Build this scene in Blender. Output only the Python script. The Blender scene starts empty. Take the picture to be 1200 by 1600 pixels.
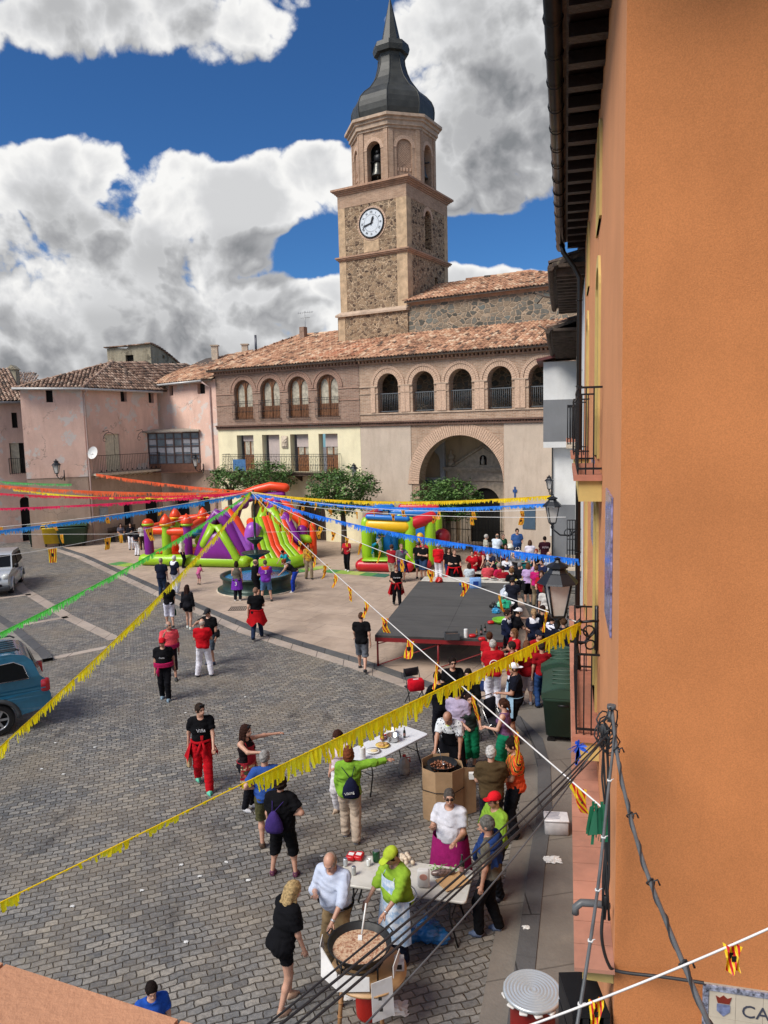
EXPO=1.02; SUN_E=2.1; SKYS=0.1; CLOUD=4.8; SKYR,SKYG,SKYB=.17,.33,.50
import bpy, bmesh, math, random
import numpy as np
from mathutils import Vector, Matrix, geometry
SC=bpy.context.scene; COL=SC.collection
PI=math.pi
rad=math.radians
# ------------------------------------------------------------ camera
FPX=1155.0; TH=math.atan(136/FPX); RO=rad(1.4); EYE=7.2
_ct,_st,_cr,_sr=math.cos(TH),math.sin(TH),math.cos(RO),math.sin(RO)
CF=Vector((0,_ct,-_st)); CR=Vector((_cr,-_sr*_st,-_sr*_ct)); CU=Vector((_sr,_cr*_st,_cr*_ct))
cam_d=bpy.data.cameras.new("camera"); cam=bpy.data.objects.new("camera",cam_d); COL.objects.link(cam)
cam_d.sensor_fit='VERTICAL'; cam_d.sensor_height=36; cam_d.lens=36*FPX/1600; cam_d.clip_start=.05; cam_d.clip_end=3000
mw=Matrix.Identity(4)
for i in range(3):
    mw[i][0]=CR[i]; mw[i][1]=CU[i]; mw[i][2]=-CF[i]
mw[2][3]=EYE
cam.matrix_world=mw; SC.camera=cam
def ray(px,py): return CF+(px-600)/FPX*CR-(py-800)/FPX*CU
def G(px,py,z=0.0):
    r=ray(px,py); t=(z-EYE)/r.z; return Vector((r.x*t,r.y*t,z))
def D(px,py,Y):
    r=ray(px,py); t=Y/r.y; return Vector((r.x*t,Y,EYE+r.z*t))
# ------------------------------------------------------------ world, sun, exposure
SUN_EL=rad(47); SUN_AZ=rad(-124)      # azimuth measured from +Y towards +X
w=bpy.data.worlds.new("World"); SC.world=w; w.use_nodes=True
SC.view_settings.view_transform='Standard'; SC.view_settings.look='None'; SC.view_settings.gamma=1
SC.view_settings.exposure=EXPO
sun_d=bpy.data.lights.new("sun",'SUN'); sun_d.energy=SUN_E; sun_d.angle=rad(30); sun_d.color=(1,.95,.87)
sun=bpy.data.objects.new("sun",sun_d); COL.objects.link(sun)
sv=Vector((math.sin(SUN_AZ)*math.cos(SUN_EL),math.cos(SUN_AZ)*math.cos(SUN_EL),math.sin(SUN_EL)))
sun.rotation_euler=sv.to_track_quat('Z','Y').to_euler()
SC.render.engine='CYCLES'
SC.cycles.max_bounces=5; SC.cycles.diffuse_bounces=3; SC.cycles.glossy_bounces=2; SC.cycles.transparent_max_bounces=8
# node helper
class NT:
    def __init__(s,nt): s.nt=nt
    def n(s,t,**kw):
        o=s.nt.nodes.new(t)
        for k,v in kw.items():
            if k.startswith('i_'):
                key=k[2:]; key=int(key) if key.isdigit() else key.replace('_',' ')
                s.set(o.inputs[key],v)
            else: setattr(o,k,v)
        return o
    def set(s,inp,v):
        if isinstance(v,bpy.types.NodeSocket): s.nt.links.new(v,inp)
        elif v is not None:
            if isinstance(v,(tuple,list)) and len(v)==3 and inp.type=='RGBA': v=(*v,1)
            inp.default_value=v
    def math(s,op,a,b=None,c=None,clamp=False):
        o=s.n('ShaderNodeMath',operation=op,use_clamp=clamp)
        s.set(o.inputs[0],a)
        if b is not None: s.set(o.inputs[1],b)
        if c is not None: s.set(o.inputs[2],c)
        return o.outputs[0]
    def vm(s,op,a,b=None,out=0):
        o=s.n('ShaderNodeVectorMath',operation=op); s.set(o.inputs[0],a)
        if b is not None: s.set(o.inputs[1] if op!='SCALE' else o.inputs[3],b)
        return o.outputs[out]
    def noise(s,vec,scale,detail=3,rough=.5,out=0,dist=0):
        o=s.n('ShaderNodeTexNoise'); s.set(o.inputs['Vector'],vec); o.inputs['Scale'].default_value=scale
        o.inputs['Detail'].default_value=detail; o.inputs['Roughness'].default_value=rough; o.inputs['Distortion'].default_value=dist
        return o.outputs[out]
    def mr(s,v,a,b,c=0.,d=1.,smooth=False):
        o=s.n('ShaderNodeMapRange'); s.set(o.inputs[0],v)
        for i,x in zip((1,2,3,4),(a,b,c,d)): o.inputs[i].default_value=x
        if smooth: o.interpolation_type='SMOOTHSTEP'
        return o.outputs[0]
    def mix(s,f,a,b,mode='MIX'):
        o=s.n('ShaderNodeMix',data_type='RGBA',blend_type=mode); s.set(o.inputs[0],f); s.set(o.inputs[6],a); s.set(o.inputs[7],b)
        return o.outputs[2]
    def ramp(s,f,stops,interp='LINEAR'):
        o=s.n('ShaderNodeValToRGB'); s.set(o.inputs[0],f); cr=o.color_ramp; cr.interpolation=interp
        while len(cr.elements)<len(stops): cr.elements.new(.5)
        for e,(p,c) in zip(cr.elements,stops): e.position=p; e.color=(*c,1)
        return o.outputs[0]
    def xyz(s,v):
        o=s.n('ShaderNodeSeparateXYZ'); s.set(o.inputs[0],v); return o.outputs
    def comb(s,x,y,z):
        o=s.n('ShaderNodeCombineXYZ')
        for i,v in enumerate((x,y,z)): s.set(o.inputs[i],v)
        return o.outputs[0]
wn=w.node_tree; wn.nodes.clear(); N=NT(wn)
sky=N.n('ShaderNodeTexSky',sky_type='NISHITA',sun_disc=False); sky.sun_elevation=SUN_EL; sky.sun_rotation=SUN_AZ
sky.altitude=900; sky.dust_density=.3; sky.ozone_density=2.5; sky.air_density=1
# cloud density as a node group so it can be sampled twice
cg=bpy.data.node_groups.new('cloud_density','ShaderNodeTree')
cg.interface.new_socket('dir',in_out='INPUT',socket_type='NodeSocketVector')
cg.interface.new_socket('den',in_out='OUTPUT',socket_type='NodeSocketFloat')
C=NT(cg); gi=C.n('NodeGroupInput'); go=C.n('NodeGroupOutput')
dv=gi.outputs[0]
sx,sy,sz=C.xyz(dv)
yy=C.math('MAXIMUM',sy,.15)
u=C.math('DIVIDE',sx,yy); v=C.math('DIVIDE',sz,yy)
uv=C.comb(u,v,0.0)
def pxuv(px,py):
    r=ray(px,py); return r.x/r.y, r.z/r.y
tot=None
# cloud banks seen from the square: centre, half sizes (in pixels of view), weight
BL=[(150,10,300,66,.52),(330,75,120,44,.26),(400,60,60,40,.15),(60,40,150,50,.25),(450,20,55,50,.3),(440,90,30,30,.12),
    (120,235,130,62,.60),(50,270,110,60,.40),(295,285,85,62,.62),(400,300,90,60,.55),(500,240,75,48,.62),(530,290,70,60,.45),(455,330,60,40,.3),
    (100,400,230,110,.75),(120,520,420,110,.8),(320,380,120,70,.5),(300,460,180,80,.5),(470,470,90,62,.62),(410,560,260,70,.5),
    (760,110,170,200,.85),(690,60,90,100,.25),(800,260,120,75,.55),(730,300,90,45,.45),(650,150,40,60,.1),(770,448,150,40,.75),
    (250,165,330,60,-.8),(40,140,110,40,-.4),(520,110,80,105,-.75),(215,235,26,42,-.3),(345,238,50,26,-.35),(790,378,170,36,-.8),(430,185,120,40,-.45),
    (485,395,52,40,-.62),(450,430,34,18,-.3),(1400,200,400,300,.5),(-500,300,400,300,.6),(600,640,1500,90,.25)]
for (cx,cy,rx,ry,wt) in BL:
    cu,cv=pxuv(cx,cy); au=rx/FPX; av=ry/FPX
    d=C.vm('SUBTRACT',uv,(cu,cv,0)); d=C.vm('MULTIPLY',d,(1/au,1/av,0)); l=C.vm('LENGTH',d,out=1)
    m=C.mr(l,.35,1.3,wt,0,True)
    tot=m if tot is None else C.math('ADD',tot,m)
tot=C.math('MINIMUM',tot,.72)
tot=C.math('ADD',tot,C.mr(sy,.1,-.1,0,.3))  # extra cloud cover behind the camera, unseen, added for fill light
wp=C.noise(dv,4,2,.5,1); wp=C.vm('SUBTRACT',wp,(.5,.5,.5)); wp=C.vm('SCALE',wp,.10)
pv=C.vm('ADD',dv,wp)
f1=C.noise(C.vm('MULTIPLY',pv,(1,1,1.25)),6.0,7,.55)
def billow(sc,a,det=0):
    return C.math('MULTIPLY',C.math('SUBTRACT',C.math('ABSOLUTE',C.math('SUBTRACT',C.noise(pv,sc,det),.5)),.12),a)
s1=C.math('MULTIPLY',C.math('SUBTRACT',f1,.5),1.7)
den=C.math('ADD',C.math('ADD',tot,s1),C.math('ADD',billow(13,1.7),C.math('ADD',billow(30,.9,1),billow(70,.35,2))))
den=C.math('SUBTRACT',den,.2)
cg.links.new(den,go.inputs[0])
tc=N.n('ShaderNodeTexCoord'); gd=tc.outputs['Generated']
def dens(off):
    g=wn.nodes.new('ShaderNodeGroup'); g.node_tree=cg
    N.set(g.inputs[0],gd if off is None else N.vm('ADD',gd,off)); return g.outputs[0]
d0=dens(None); d1=dens((-.016,-.006,.022)); d2=dens((-.05,-.02,.09))
cov=N.mr(N.math('ADD',d0,N.mr(N.noise(gd,38,5,.7),.3,.7,-.07,.07)),-.08,.2,0,1,True)
# edges and the side towards the sun are white, the thick undersides grey
lit=N.math('ADD',N.math('MULTIPLY',N.math('SUBTRACT',d0,d1),1.3),N.math('MULTIPLY',N.math('SUBTRACT',d0,d2),.75))
litf=N.mr(lit,-.42,.42,0,1)
thick=N.mr(d0,.05,.8,1,.0,True)
br=N.math('ADD',N.math('MULTIPLY',litf,.62),N.math('MULTIPLY',thick,.42))
gx,gy,gz=N.xyz(gd); gyy=N.math('MAXIMUM',gy,.15); guv=N.comb(N.math('DIVIDE',gx,gyy),N.math('DIVIDE',gz,gyy),0.0)
for (cx,cy,rx,ry,wt) in [(770,170,130,180,.26),(100,330,150,50,.20),(300,400,170,40,.13),(90,565,330,45,.22),(60,15,300,50,.20),(700,30,120,70,.10),(150,505,200,26,.13),(560,330,60,60,.1)]:
    cu,cv=pxuv(cx,cy); l=N.vm('LENGTH',N.vm('MULTIPLY',N.vm('SUBTRACT',guv,(cu,cv,0)),(FPX/rx,FPX/ry,0)),out=1)
    br=N.math('SUBTRACT',br,N.mr(l,.2,1.3,wt,0,True))
ccol=N.ramp(br,[(0,(.24,.25,.265)),(.2,(.36,.365,.38)),(.45,(.52,.525,.535)),(.68,(.73,.735,.745)),(.95,(.97,.965,.95))])
bluecol=N.mix(1.0,sky.outputs[0],(SKYR,SKYG,SKYB),'MULTIPLY')
# cloud light and shade are in the ramp colours; scaled to the units of the sky
ccs=N.vm('SCALE',ccol,CLOUD)
up=N.xyz(gd)[2]
gnd=N.mr(up,-.05,.0,0,1)
col=N.mix(cov,bluecol,ccs)
bg=N.n('ShaderNodeBackground'); N.set(bg.inputs[0],col); bg.inputs[1].default_value=SKYS
wo=N.n('ShaderNodeOutputWorld'); wn.links.new(bg.outputs[0],wo.inputs[0])
w.cycles.sampling_method='MANUAL'; w.cycles.sample_map_resolution=512
# ------------------------------------------------------------ materials
MATS={}
def newmat(name):
    m=bpy.data.materials.new(name); m.use_nodes=True; nt=m.node_tree
    b=nt.nodes['Principled BSDF']; MATS[name]=m
    return m,NT(nt),b
def bumpn(n,b,h,dist=.01,strength=1.0):
    o=n.n('ShaderNodeBump'); n.set(o.inputs['Height'],h); o.inputs['Distance'].default_value=dist; o.inputs['Strength'].default_value=strength
    n.nt.links.new(o.outputs[0],b.inputs['Normal'])
def M(name,col=None,rough=.6,metal=0.,var=.18,sc=6.,bump=0.,bsc=None,alpha=None,emit=0,spec=None,coat=0,dirt=None):
    if name in MATS: return MATS[name]
    m,n,b=newmat(name)
    oc=n.n('ShaderNodeTexCoord').outputs['Object']
    f=n.noise(oc,sc,4,.6)
    lo=tuple(max(0,c*(1-var)) for c in col); hi=tuple(min(1,c*(1+var)) for c in col)
    c=n.mix(n.mr(f,.3,.7),lo,hi)
    if dirt:
        g=n.noise(oc,dirt[1],5,.65); c=n.mix(n.mr(g,.5,.75,0,dirt[2]),c,dirt[0])
    n.set(b.inputs['Base Color'],c)
    b.inputs['Roughness'].default_value=rough; b.inputs['Metallic'].default_value=metal
    if spec is not None: b.inputs['Specular IOR Level'].default_value=spec
    if coat: b.inputs['Coat Weight'].default_value=coat; b.inputs['Coat Roughness'].default_value=.08
    if bump: bumpn(n,b,n.noise(oc,bsc or sc*4,4,.6),bump)
    return m
def hexc(h):
    h=h.lstrip('#'); v=[int(h[i:i+2],16)/255 for i in (0,2,4)]
    return tuple(x/12.92 if x<=.04045 else ((x+.055)/1.055)**2.4 for x in v)
def cloth(h,bump=.004):
    if h[0]=='P':
        if 'print_'+h in MATS: return MATS['print_'+h]
        m,n,b=newmat('print_'+h); oc=n.n('ShaderNodeTexCoord').outputs['Object']; x,y,z=n.xyz(oc)
        if h=='Pfloral':
            v=n.n('ShaderNodeTexVoronoi'); n.set(v.inputs['Vector'],oc); v.inputs['Scale'].default_value=26
            pat=n.ramp(n.xyz(v.outputs['Color'])[0],[(0,(.30,.02,.03)),(.3,(.62,.42,.22)),(.5,(.05,.06,.03)),(.7,(.45,.12,.08)),(.85,(.65,.55,.35)),(1,(.03,.02,.02))],'CONSTANT')
            band=n.math('MULTIPLY',n.mr(z,.98,1.0,1,0),n.mr(n.math('ABSOLUTE',n.math('SUBTRACT',z,.74)),.02,.03,0,1)); c=n.mix(band,(.33,.015,.03),pat)
        elif h=='Pleaf':
            v=n.n('ShaderNodeTexVoronoi'); n.set(v.inputs['Vector'],n.vm('MULTIPLY',oc,(1,1,.6))); v.inputs['Scale'].default_value=28
            c=n.mix(n.mr(v.outputs[0],.28,.34,1,0),(.62,.64,.66),(.03,.04,.06))
        elif h=='Pstripe':
            w_=n.n('ShaderNodeTexWave',bands_direction='DIAGONAL'); n.set(w_.inputs['Vector'],oc); w_.inputs['Scale'].default_value=5; w_.inputs['Distortion'].default_value=1.5
            c=n.mix(n.mr(z,1.12,1.2),(.62,.07,.02),n.ramp(w_.outputs[1],[(0,(.62,.07,.02)),(.55,(.75,.42,.04)),(.8,(.03,.02,.02))],'CONSTANT'))
        elif h=='Pcloud': c=n.mix(n.mr(n.noise(oc,9,4,.6),.42,.6),(.30,.43,.62),(.66,.70,.76))
        elif h=='Pcheck':
            w_=n.n('ShaderNodeTexWave',bands_direction='X'); n.set(w_.inputs['Vector'],oc); w_.inputs['Scale'].default_value=38
            c=n.mix(w_.outputs[1],(.40,.46,.62),(.56,.60,.70))
        n.set(b.inputs['Base Color'],c); b.inputs['Roughness'].default_value=.85; b.inputs['Specular IOR Level'].default_value=.2; bumpn(n,b,n.noise(oc,14,4,.65),.01)
        return m
    return M('cloth_'+h,hexc(h),.9,var=.22,sc=7,bump=bump*2.2,bsc=14,spec=.15)
def plastic(h,r=.35): return M('plastic_'+h,hexc(h),r,var=.05,sc=5)
def paint(h,r=.45,metal=0.): return M('paint_%s_%d'%(h,int(metal*10)),hexc(h),r,metal,var=.1,sc=8)
def mat_brick(name,c1,c2,mortar,bw=.26,bh=.062,ms=.014,ky=1.0,bump=.008):
    m,n,b=newmat(name); oc=n.n('ShaderNodeTexCoord').outputs['Object']
    x,y,z=n.xyz(oc)
    v=n.comb(n.math('ADD',x,n.math('MULTIPLY',y,ky)),z,0.0)
    dn=n.vm('SCALE',n.vm('SUBTRACT',n.noise(oc,5,2,.5,1),(.5,.5,.5)),.03); v=n.vm('ADD',v,dn)
    br=n.n('ShaderNodeTexBrick'); n.set(br.inputs['Vector'],v)
    n.set(br.inputs['Color1'],c1); n.set(br.inputs['Color2'],c2); n.set(br.inputs['Mortar'],mortar)
    br.inputs['Scale'].default_value=1; br.inputs['Mortar Size'].default_value=ms; br.inputs['Mortar Smooth'].default_value=.6
    br.inputs['Brick Width'].default_value=bw; br.inputs['Row Height'].default_value=bh
    c=n.mix(n.mr(n.noise(oc,1.1,5,.65),.3,.72),br.outputs[0],n.mix(1.0,br.outputs[0],(.72,.68,.64),'MULTIPLY'))
    c=n.mix(n.mr(n.noise(oc,7,4,.7),.45,.75,0,.45),c,mortar)
    c=n.mix(n.mr(n.noise(n.vm('MULTIPLY',oc,(6,6,.6)),1,3,.6),.55,.8,0,.35),c,(.10,.085,.07))
    n.set(b.inputs['Base Color'],c); b.inputs['Roughness'].default_value=.9; b.inputs['Specular IOR Level'].default_value=.2
    bumpn(n,b,n.math('ADD',n.math('MULTIPLY',br.outputs[1],-1),n.noise(oc,30,3)),bump)
    return m
def mat_rubble(name,sc,cols,mortar,mw=.06):
    m,n,b=newmat(name); oc=n.n('ShaderNodeTexCoord').outputs['Object']
    v=n.vm('ADD',oc,n.vm('SCALE',n.vm('SUBTRACT',n.noise(oc,3,3,.6,1),(.5,.5,.5)),.22))
    v=n.vm('MULTIPLY',v,(1,1,1.45))
    a=n.n('ShaderNodeTexVoronoi',feature='F1'); e=n.n('ShaderNodeTexVoronoi',feature='DISTANCE_TO_EDGE')
    for q in (a,e): n.set(q.inputs['Vector'],v); q.inputs['Scale'].default_value=sc; q.inputs['Randomness'].default_value=.9
    r=n.xyz(a.outputs['Color'])[0]
    st=n.ramp(r,cols)
    st=n.mix(n.mr(n.noise(oc,14,4,.7),.3,.7),n.mix(1.,st,(.6,.6,.6),'MULTIPLY'),st)
    en=n.math('ADD',e.outputs[0],n.mr(n.noise(oc,9,4,.7),.2,.8,-.08,.07))
    mk=n.mr(en,mw*.5,mw*1.6,0,1,True)
    mo=n.mix(n.mr(n.noise(oc,1.2,4),.3,.7),mortar,tuple(c*.78 for c in mortar))
    c=n.mix(mk,mo,st)
    n.set(b.inputs['Base Color'],c); b.inputs['Roughness'].default_value=.92; b.inputs['Specular IOR Level'].default_value=.2
    bumpn(n,b,n.math('ADD',mk,n.noise(oc,20,3)),.03)
    return m
def mat_plaster(name,col,stain,peel=None,st_amt=.5,bump=.004,cracks=0,bsc=35):
    m,n,b=newmat(name); oc=n.n('ShaderNodeTexCoord').outputs['Object']
    c=n.mix(n.mr(n.noise(oc,.8,5,.6),.3,.7),tuple(q*.88 for q in col),tuple(min(1,q*1.08) for q in col))
    c=n.mix(n.mr(n.noise(n.vm('MULTIPLY',oc,(2.2,2.2,.5)),1,6,.7),.48,.78,0,st_amt),c,stain)
    if peel:
        pz,pc=peel; c=n.mix(n.mr(n.noise(n.vm('ADD',oc,(7,3,1)),.9,7,.66),.555,.575,0,pz),c,pc)
    c=n.mix(n.mr(n.noise(oc,90,3,.7),.35,.65),n.mix(1.,c,(.86,.86,.86),'MULTIPLY'),n.mix(1.,c,(1.08,1.08,1.08),'MULTIPLY'))
    c=n.mix(n.mr(n.noise(n.vm('MULTIPLY',n.vm('ADD',oc,(3,8,2)),(1.6,1.6,.35)),1,5,.65),.5,.8,0,.30),c,n.mix(1.,c,(.72,.70,.68),'MULTIPLY'))
    if cracks:
        e=n.n('ShaderNodeTexVoronoi',feature='DISTANCE_TO_EDGE'); n.set(e.inputs['Vector'],n.vm('ADD',oc,n.vm('SCALE',n.noise(oc,1.5,6,.7,1),1.2))); e.inputs['Scale'].default_value=.35
        k=n.math('MULTIPLY',n.mr(e.outputs[0],0,.007,1,0),n.mr(n.noise(oc,.6,2),.5,.62,0,cracks))
        c=n.mix(k,c,(.06,.04,.035))
    n.set(b.inputs['Base Color'],c); b.inputs['Roughness'].default_value=.93; b.inputs['Specular IOR Level'].default_value=.15
    bumpn(n,b,n.noise(oc,bsc,4,.7),bump)
    return m
def mat_tiles(name,cols,moss=.35):
    m,n,b=newmat(name); oc=n.n('ShaderNodeTexCoord').outputs['Object']
    at=n.n('ShaderNodeAttribute',attribute_name='rnd')
    c=n.ramp(at.outputs['Fac'],cols)
    c=n.mix(n.mr(n.noise(oc,.35,4,.6),.42,.62,0,.55),c,n.mix(1.,c,(.55,.5,.46),'MULTIPLY'))
    c=n.mix(n.mr(n.noise(oc,9,4,.7),.5,.7,0,moss),c,(.30,.25,.17))
    c=n.mix(n.mr(n.noise(n.vm('ADD',oc,(5,5,5)),13,3,.7),.58,.7,0,moss),c,(.05,.04,.03))
    n.set(b.inputs['Base Color'],c); b.inputs['Roughness'].default_value=.85
    bumpn(n,b,n.noise(oc,40,3),.004)
    return m
# ------------------------------------------------------------ mesh builder
def fix(v): return Vector(v) if not isinstance(v,Vector) else v
class MB:
    def __init__(s): s.v=[];s.f=[];s.m=[];s.r=[];s.mi=0;s.rn=0.;s.sm=[];s.smooth=False;s.X=None
    def V(s,p):
        p=Vector(p)
        if s.X is not None: p=s.X@p
        s.v.append(tuple(p)); return len(s.v)-1
    def F(s,ids,sm=None):
        s.f.append(tuple(ids)); s.m.append(s.mi); s.r.append(s.rn); s.sm.append(s.smooth if sm is None else sm)
    def quad(s,*p): s.F([s.V(q) for q in p])
    def poly(s,pts): s.F([s.V(q) for q in pts])
    def box(s,c,d,rz=0,bev=0,R=None):
        c=fix(c); hx,hy,hz=d[0]/2,d[1]/2,d[2]/2
        R=R or (Matrix.Rotation(rz,3,'Z') if rz else None)
        def P(x,y,z):
            q=Vector((x,y,z)); return c+(R@q if R else q)
        if not bev:
            i=[s.V(P(x,y,z)) for z in (-hz,hz) for y in (-hy,hy) for x in (-hx,hx)]
            for a in ((0,2,3,1),(4,5,7,6),(0,1,5,4),(2,6,7,3),(0,4,6,2),(1,3,7,5)): s.F([i[k] for k in a],False)
        else:
            e=min(bev,hx*.49*2,hy*.98,hz*.98)
            lay=[]
            for z,k in ((-hz,e),(-hz+e,0),(hz-e,0),(hz,e)):
                a,b2=hx-k,hy-k; r=e if k==0 else e*.6
                pts=[(-a+r,-b2),(a-r,-b2),(a,-b2+r),(a,b2-r),(a-r,b2),(-a+r,b2),(-a,b2-r),(-a,-b2+r)]
                lay.append([s.V(P(x,y,z)) for x,y in pts])
            for A,B in zip(lay,lay[1:]):
                for k in range(8): s.F([A[k],A[(k+1)%8],B[(k+1)%8],B[k]],True)
            s.F(lay[0][::-1],False); s.F(lay[-1],False)
    def bx(s,x0,x1,y0,y1,z0,z1,bev=0): s.box(((x0+x1)/2,(y0+y1)/2,(z0+z1)/2),(abs(x1-x0),abs(y1-y0),abs(z1-z0)),bev=bev)
    def ring(s,c,ax,r,n,r2=None,ph=0,sx=None):
        ax=Vector(ax).normalized(); t=Vector((0,0,1)) if abs(ax.z)<.9 else Vector((1,0,0))
        a=t.cross(ax).normalized(); b=ax.cross(a)
        return [s.V(Vector(c)+a*math.cos(ph+2*PI*k/n)*r+b*math.sin(ph+2*PI*k/n)*(r2 or r)) for k in range(n)]
    def skin(s,A,B,sm=True):
        n=len(A)
        for k in range(n): s.F([A[k],A[(k+1)%n],B[(k+1)%n],B[k]],sm)
    def tube(s,pts,r,n=6,cap=True,rs=None,round_=False,closed=False):
        pts=[Vector(p) for p in pts]
        if round_:
            # hemispherical ends
            d0=(pts[0]-pts[1]).normalized(); d1=(pts[-1]-pts[-2]).normalized()
            R0=(rs[0] if rs else r); R1=(rs[-1] if rs else r)
            pre=[];pr=[];po=[];por=[]
            for a in (85,60,30):
                t=rad(a); pre.append(pts[0]+d0*R0*math.sin(t)); pr.append(R0*math.cos(t))
            for a in (30,60,85):
                t=rad(a); po.append(pts[-1]+d1*R1*math.sin(t)); por.append(R1*math.cos(t))
            rs=pr+(list(rs) if rs else [r]*len(pts))+por; pts=pre+pts+po
        rings=[]; up=None
        L=len(pts)
        for i,p in enumerate(pts):
            if closed: t=(pts[(i+1)%L]-pts[i-1])
            else: t=pts[min(i+1,L-1)]-pts[max(i-1,0)]
            if t.length<1e-9: t=Vector((0,0,1))
            t.normalize()
            if up is None:
                up=Vector((0,0,1)) if abs(t.z)<.9 else Vector((1,0,0))
            a=(up-t*up.dot(t))
            if a.length<1e-6: a=t.orthogonal()
            a.normalize(); up=a; b=t.cross(a); rr=rs[i] if rs else r
            rings.append([s.V(p+a*math.cos(2*PI*k/n)*rr+b*math.sin(2*PI*k/n)*rr) for k in range(n)])
        for A,B in zip(rings,rings[1:]): s.skin(A,B)
        if closed: s.skin(rings[-1],rings[0])
        elif cap: s.F(rings[0][::-1],False); s.F(rings[-1],False)
    def cyl(s,p0,p1,r,n=12,r1=None,cap=True):
        p0,p1=Vector(p0),Vector(p1); s.tube([p0,p1],r,n,cap,rs=[r,r1 if r1 is not None else r])
    def lathe(s,prof,c=(0,0,0),n=16,ph=0,sm=True,cap=True):
        c=Vector(c); rings=[]
        for r,z in prof: rings.append([s.V(c+Vector((math.cos(ph+2*PI*k/n)*r,math.sin(ph+2*PI*k/n)*r,z))) for k in range(n)])
        for A,B in zip(rings,rings[1:]): s.skin(A,B,sm)
        if cap: s.F(rings[0][::-1],False); s.F(rings[-1],False)
    def prism(s,loop,off,cap=True):
        off=Vector(off); A=[s.V(p) for p in loop]; B=[s.V(Vector(p)+off) for p in loop]; n=len(A)
        for k in range(n): s.F([A[k],A[(k+1)%n],B[(k+1)%n],B[k]],False)
        if cap:
            s.F(A[::-1],False); s.F(B,False)
    def sphere(s,c,r,n=10,m=6,sc=(1,1,1),R=None):
        c=Vector(c); rows=[]
        for i in range(m+1):
            t=PI*(i+ (0.02 if i==0 else -0.02 if i==m else 0))/m
            row=[]
            for k in range(n):
                q=Vector((math.sin(t)*math.cos(2*PI*k/n)*r*sc[0],math.sin(t)*math.sin(2*PI*k/n)*r*sc[1],math.cos(t)*r*sc[2]))
                row.append(s.V(c+(R@q if R else q)))
            rows.append(row)
        for A,B in zip(rows,rows[1:]): s.skin(B,A)
        s.F(rows[0],True); s.F(rows[-1][::-1],True)
    def build(s,name,mats,parent=None,loc=None):
        me=bpy.data.meshes.new(name); me.from_pydata(s.v,[],s.f)
        if not isinstance(mats,(list,tuple)): mats=[mats]
        for m in mats: me.materials.append(m)
        me.polygons.foreach_set('material_index',s.m); me.polygons.foreach_set('use_smooth',s.sm)
        if any(s.r):
            at=me.attributes.new('rnd','FLOAT','FACE'); at.data.foreach_set('value',s.r)
        me.update()
        o=bpy.data.objects.new(name,me); COL.objects.link(o)
        if parent is not None: o.parent=parent
        if loc is not None: o.location=loc
        return o
def tag(o,label=None,cat=None,group=None,kind=None):
    if label: o['label']=label
    if cat: o['category']=cat
    if group: o['group']=group
    if kind: o['kind']=kind
    return o
def thing(name,label,cat,loc=(0,0,0),rz=0,group=None,kind=None):
    o=bpy.data.objects.new(name,None); COL.objects.link(o); o.location=loc; o.rotation_euler=(0,0,rz)
    o.empty_display_size=.2
    return tag(o,label,cat,group,kind)
def dup(root,loc,rz=0,label=None,group=None,scale=None):
    r=root.copy(); COL.objects.link(r); r.location=loc; r.rotation_euler=(0,0,rz)
    if label: r['label']=label
    if group: r['group']=group
    if scale: r.scale=scale
    kids=[c for c in bpy.data.objects if c.parent==root]
    for ch in kids:
        c=ch.copy(); COL.objects.link(c); c.parent=r
        for g in [q for q in bpy.data.objects if q.parent==ch]:
            d=g.copy(); COL.objects.link(d); d.parent=c
    return r
def text_mesh(mb,s,size,loc,R,depth=.004,font_scale=(1,1),align='LEFT',bold=0):
    cu=bpy.data.curves.new('t','FONT'); cu.body=s; cu.size=size; cu.extrude=depth/2; cu.align_x=align; cu.offset=bold; cu.resolution_u=3
    o=bpy.data.objects.new('t',cu); COL.objects.link(o)
    bpy.context.view_layer.update()
    me=bpy.data.meshes.new_from_object(o.evaluated_get(bpy.context.evaluated_depsgraph_get()))
    b=len(mb.v)
    for v in me.vertices: mb.V(Vector(loc)+R@Vector((v.co.x*font_scale[0],v.co.y*font_scale[1],v.co.z)))
    for p in me.polygons: mb.F([b+i for i in p.vertices],False)
    bpy.data.objects.remove(o); bpy.data.curves.remove(cu); bpy.data.meshes.remove(me)
RX90=Matrix.Rotation(PI/2,3,'X')     # text upright, facing -Y
class Fac:
    """a wall line: local x to the right as seen from the square, y into the building, z up"""
    def __init__(s,O,ang): s.O=Vector((O[0],O[1],0)); s.ang=ang; s.d=Vector((math.cos(ang),math.sin(ang),0)); s.n=Vector((-s.d.y,s.d.x,0))
    def W(s,u,y,z): return s.O+s.d*u+s.n*y+Vector((0,0,z))
    def empty(s,name,label,cat,group=None): return thing(name,label,cat,s.O,s.ang,group)
def arch_loop(x0,x1,z0,zt,n=14,rise=None):
    """opening outline: jambs to the spring line, then a round head up to zt"""
    r=(x1-x0)/2; h=rise or r; zs=zt-h; cx=(x0+x1)/2
    return [(x0,z0),(x1,z0)]+[(cx+r*math.cos(PI*k/n),zs+h*math.sin(PI*k/n)) for k in range(n+1)]
def rect_loop(x0,x1,z0,z1): return [(x0,z0),(x1,z0),(x1,z1),(x0,z1)]
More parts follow.
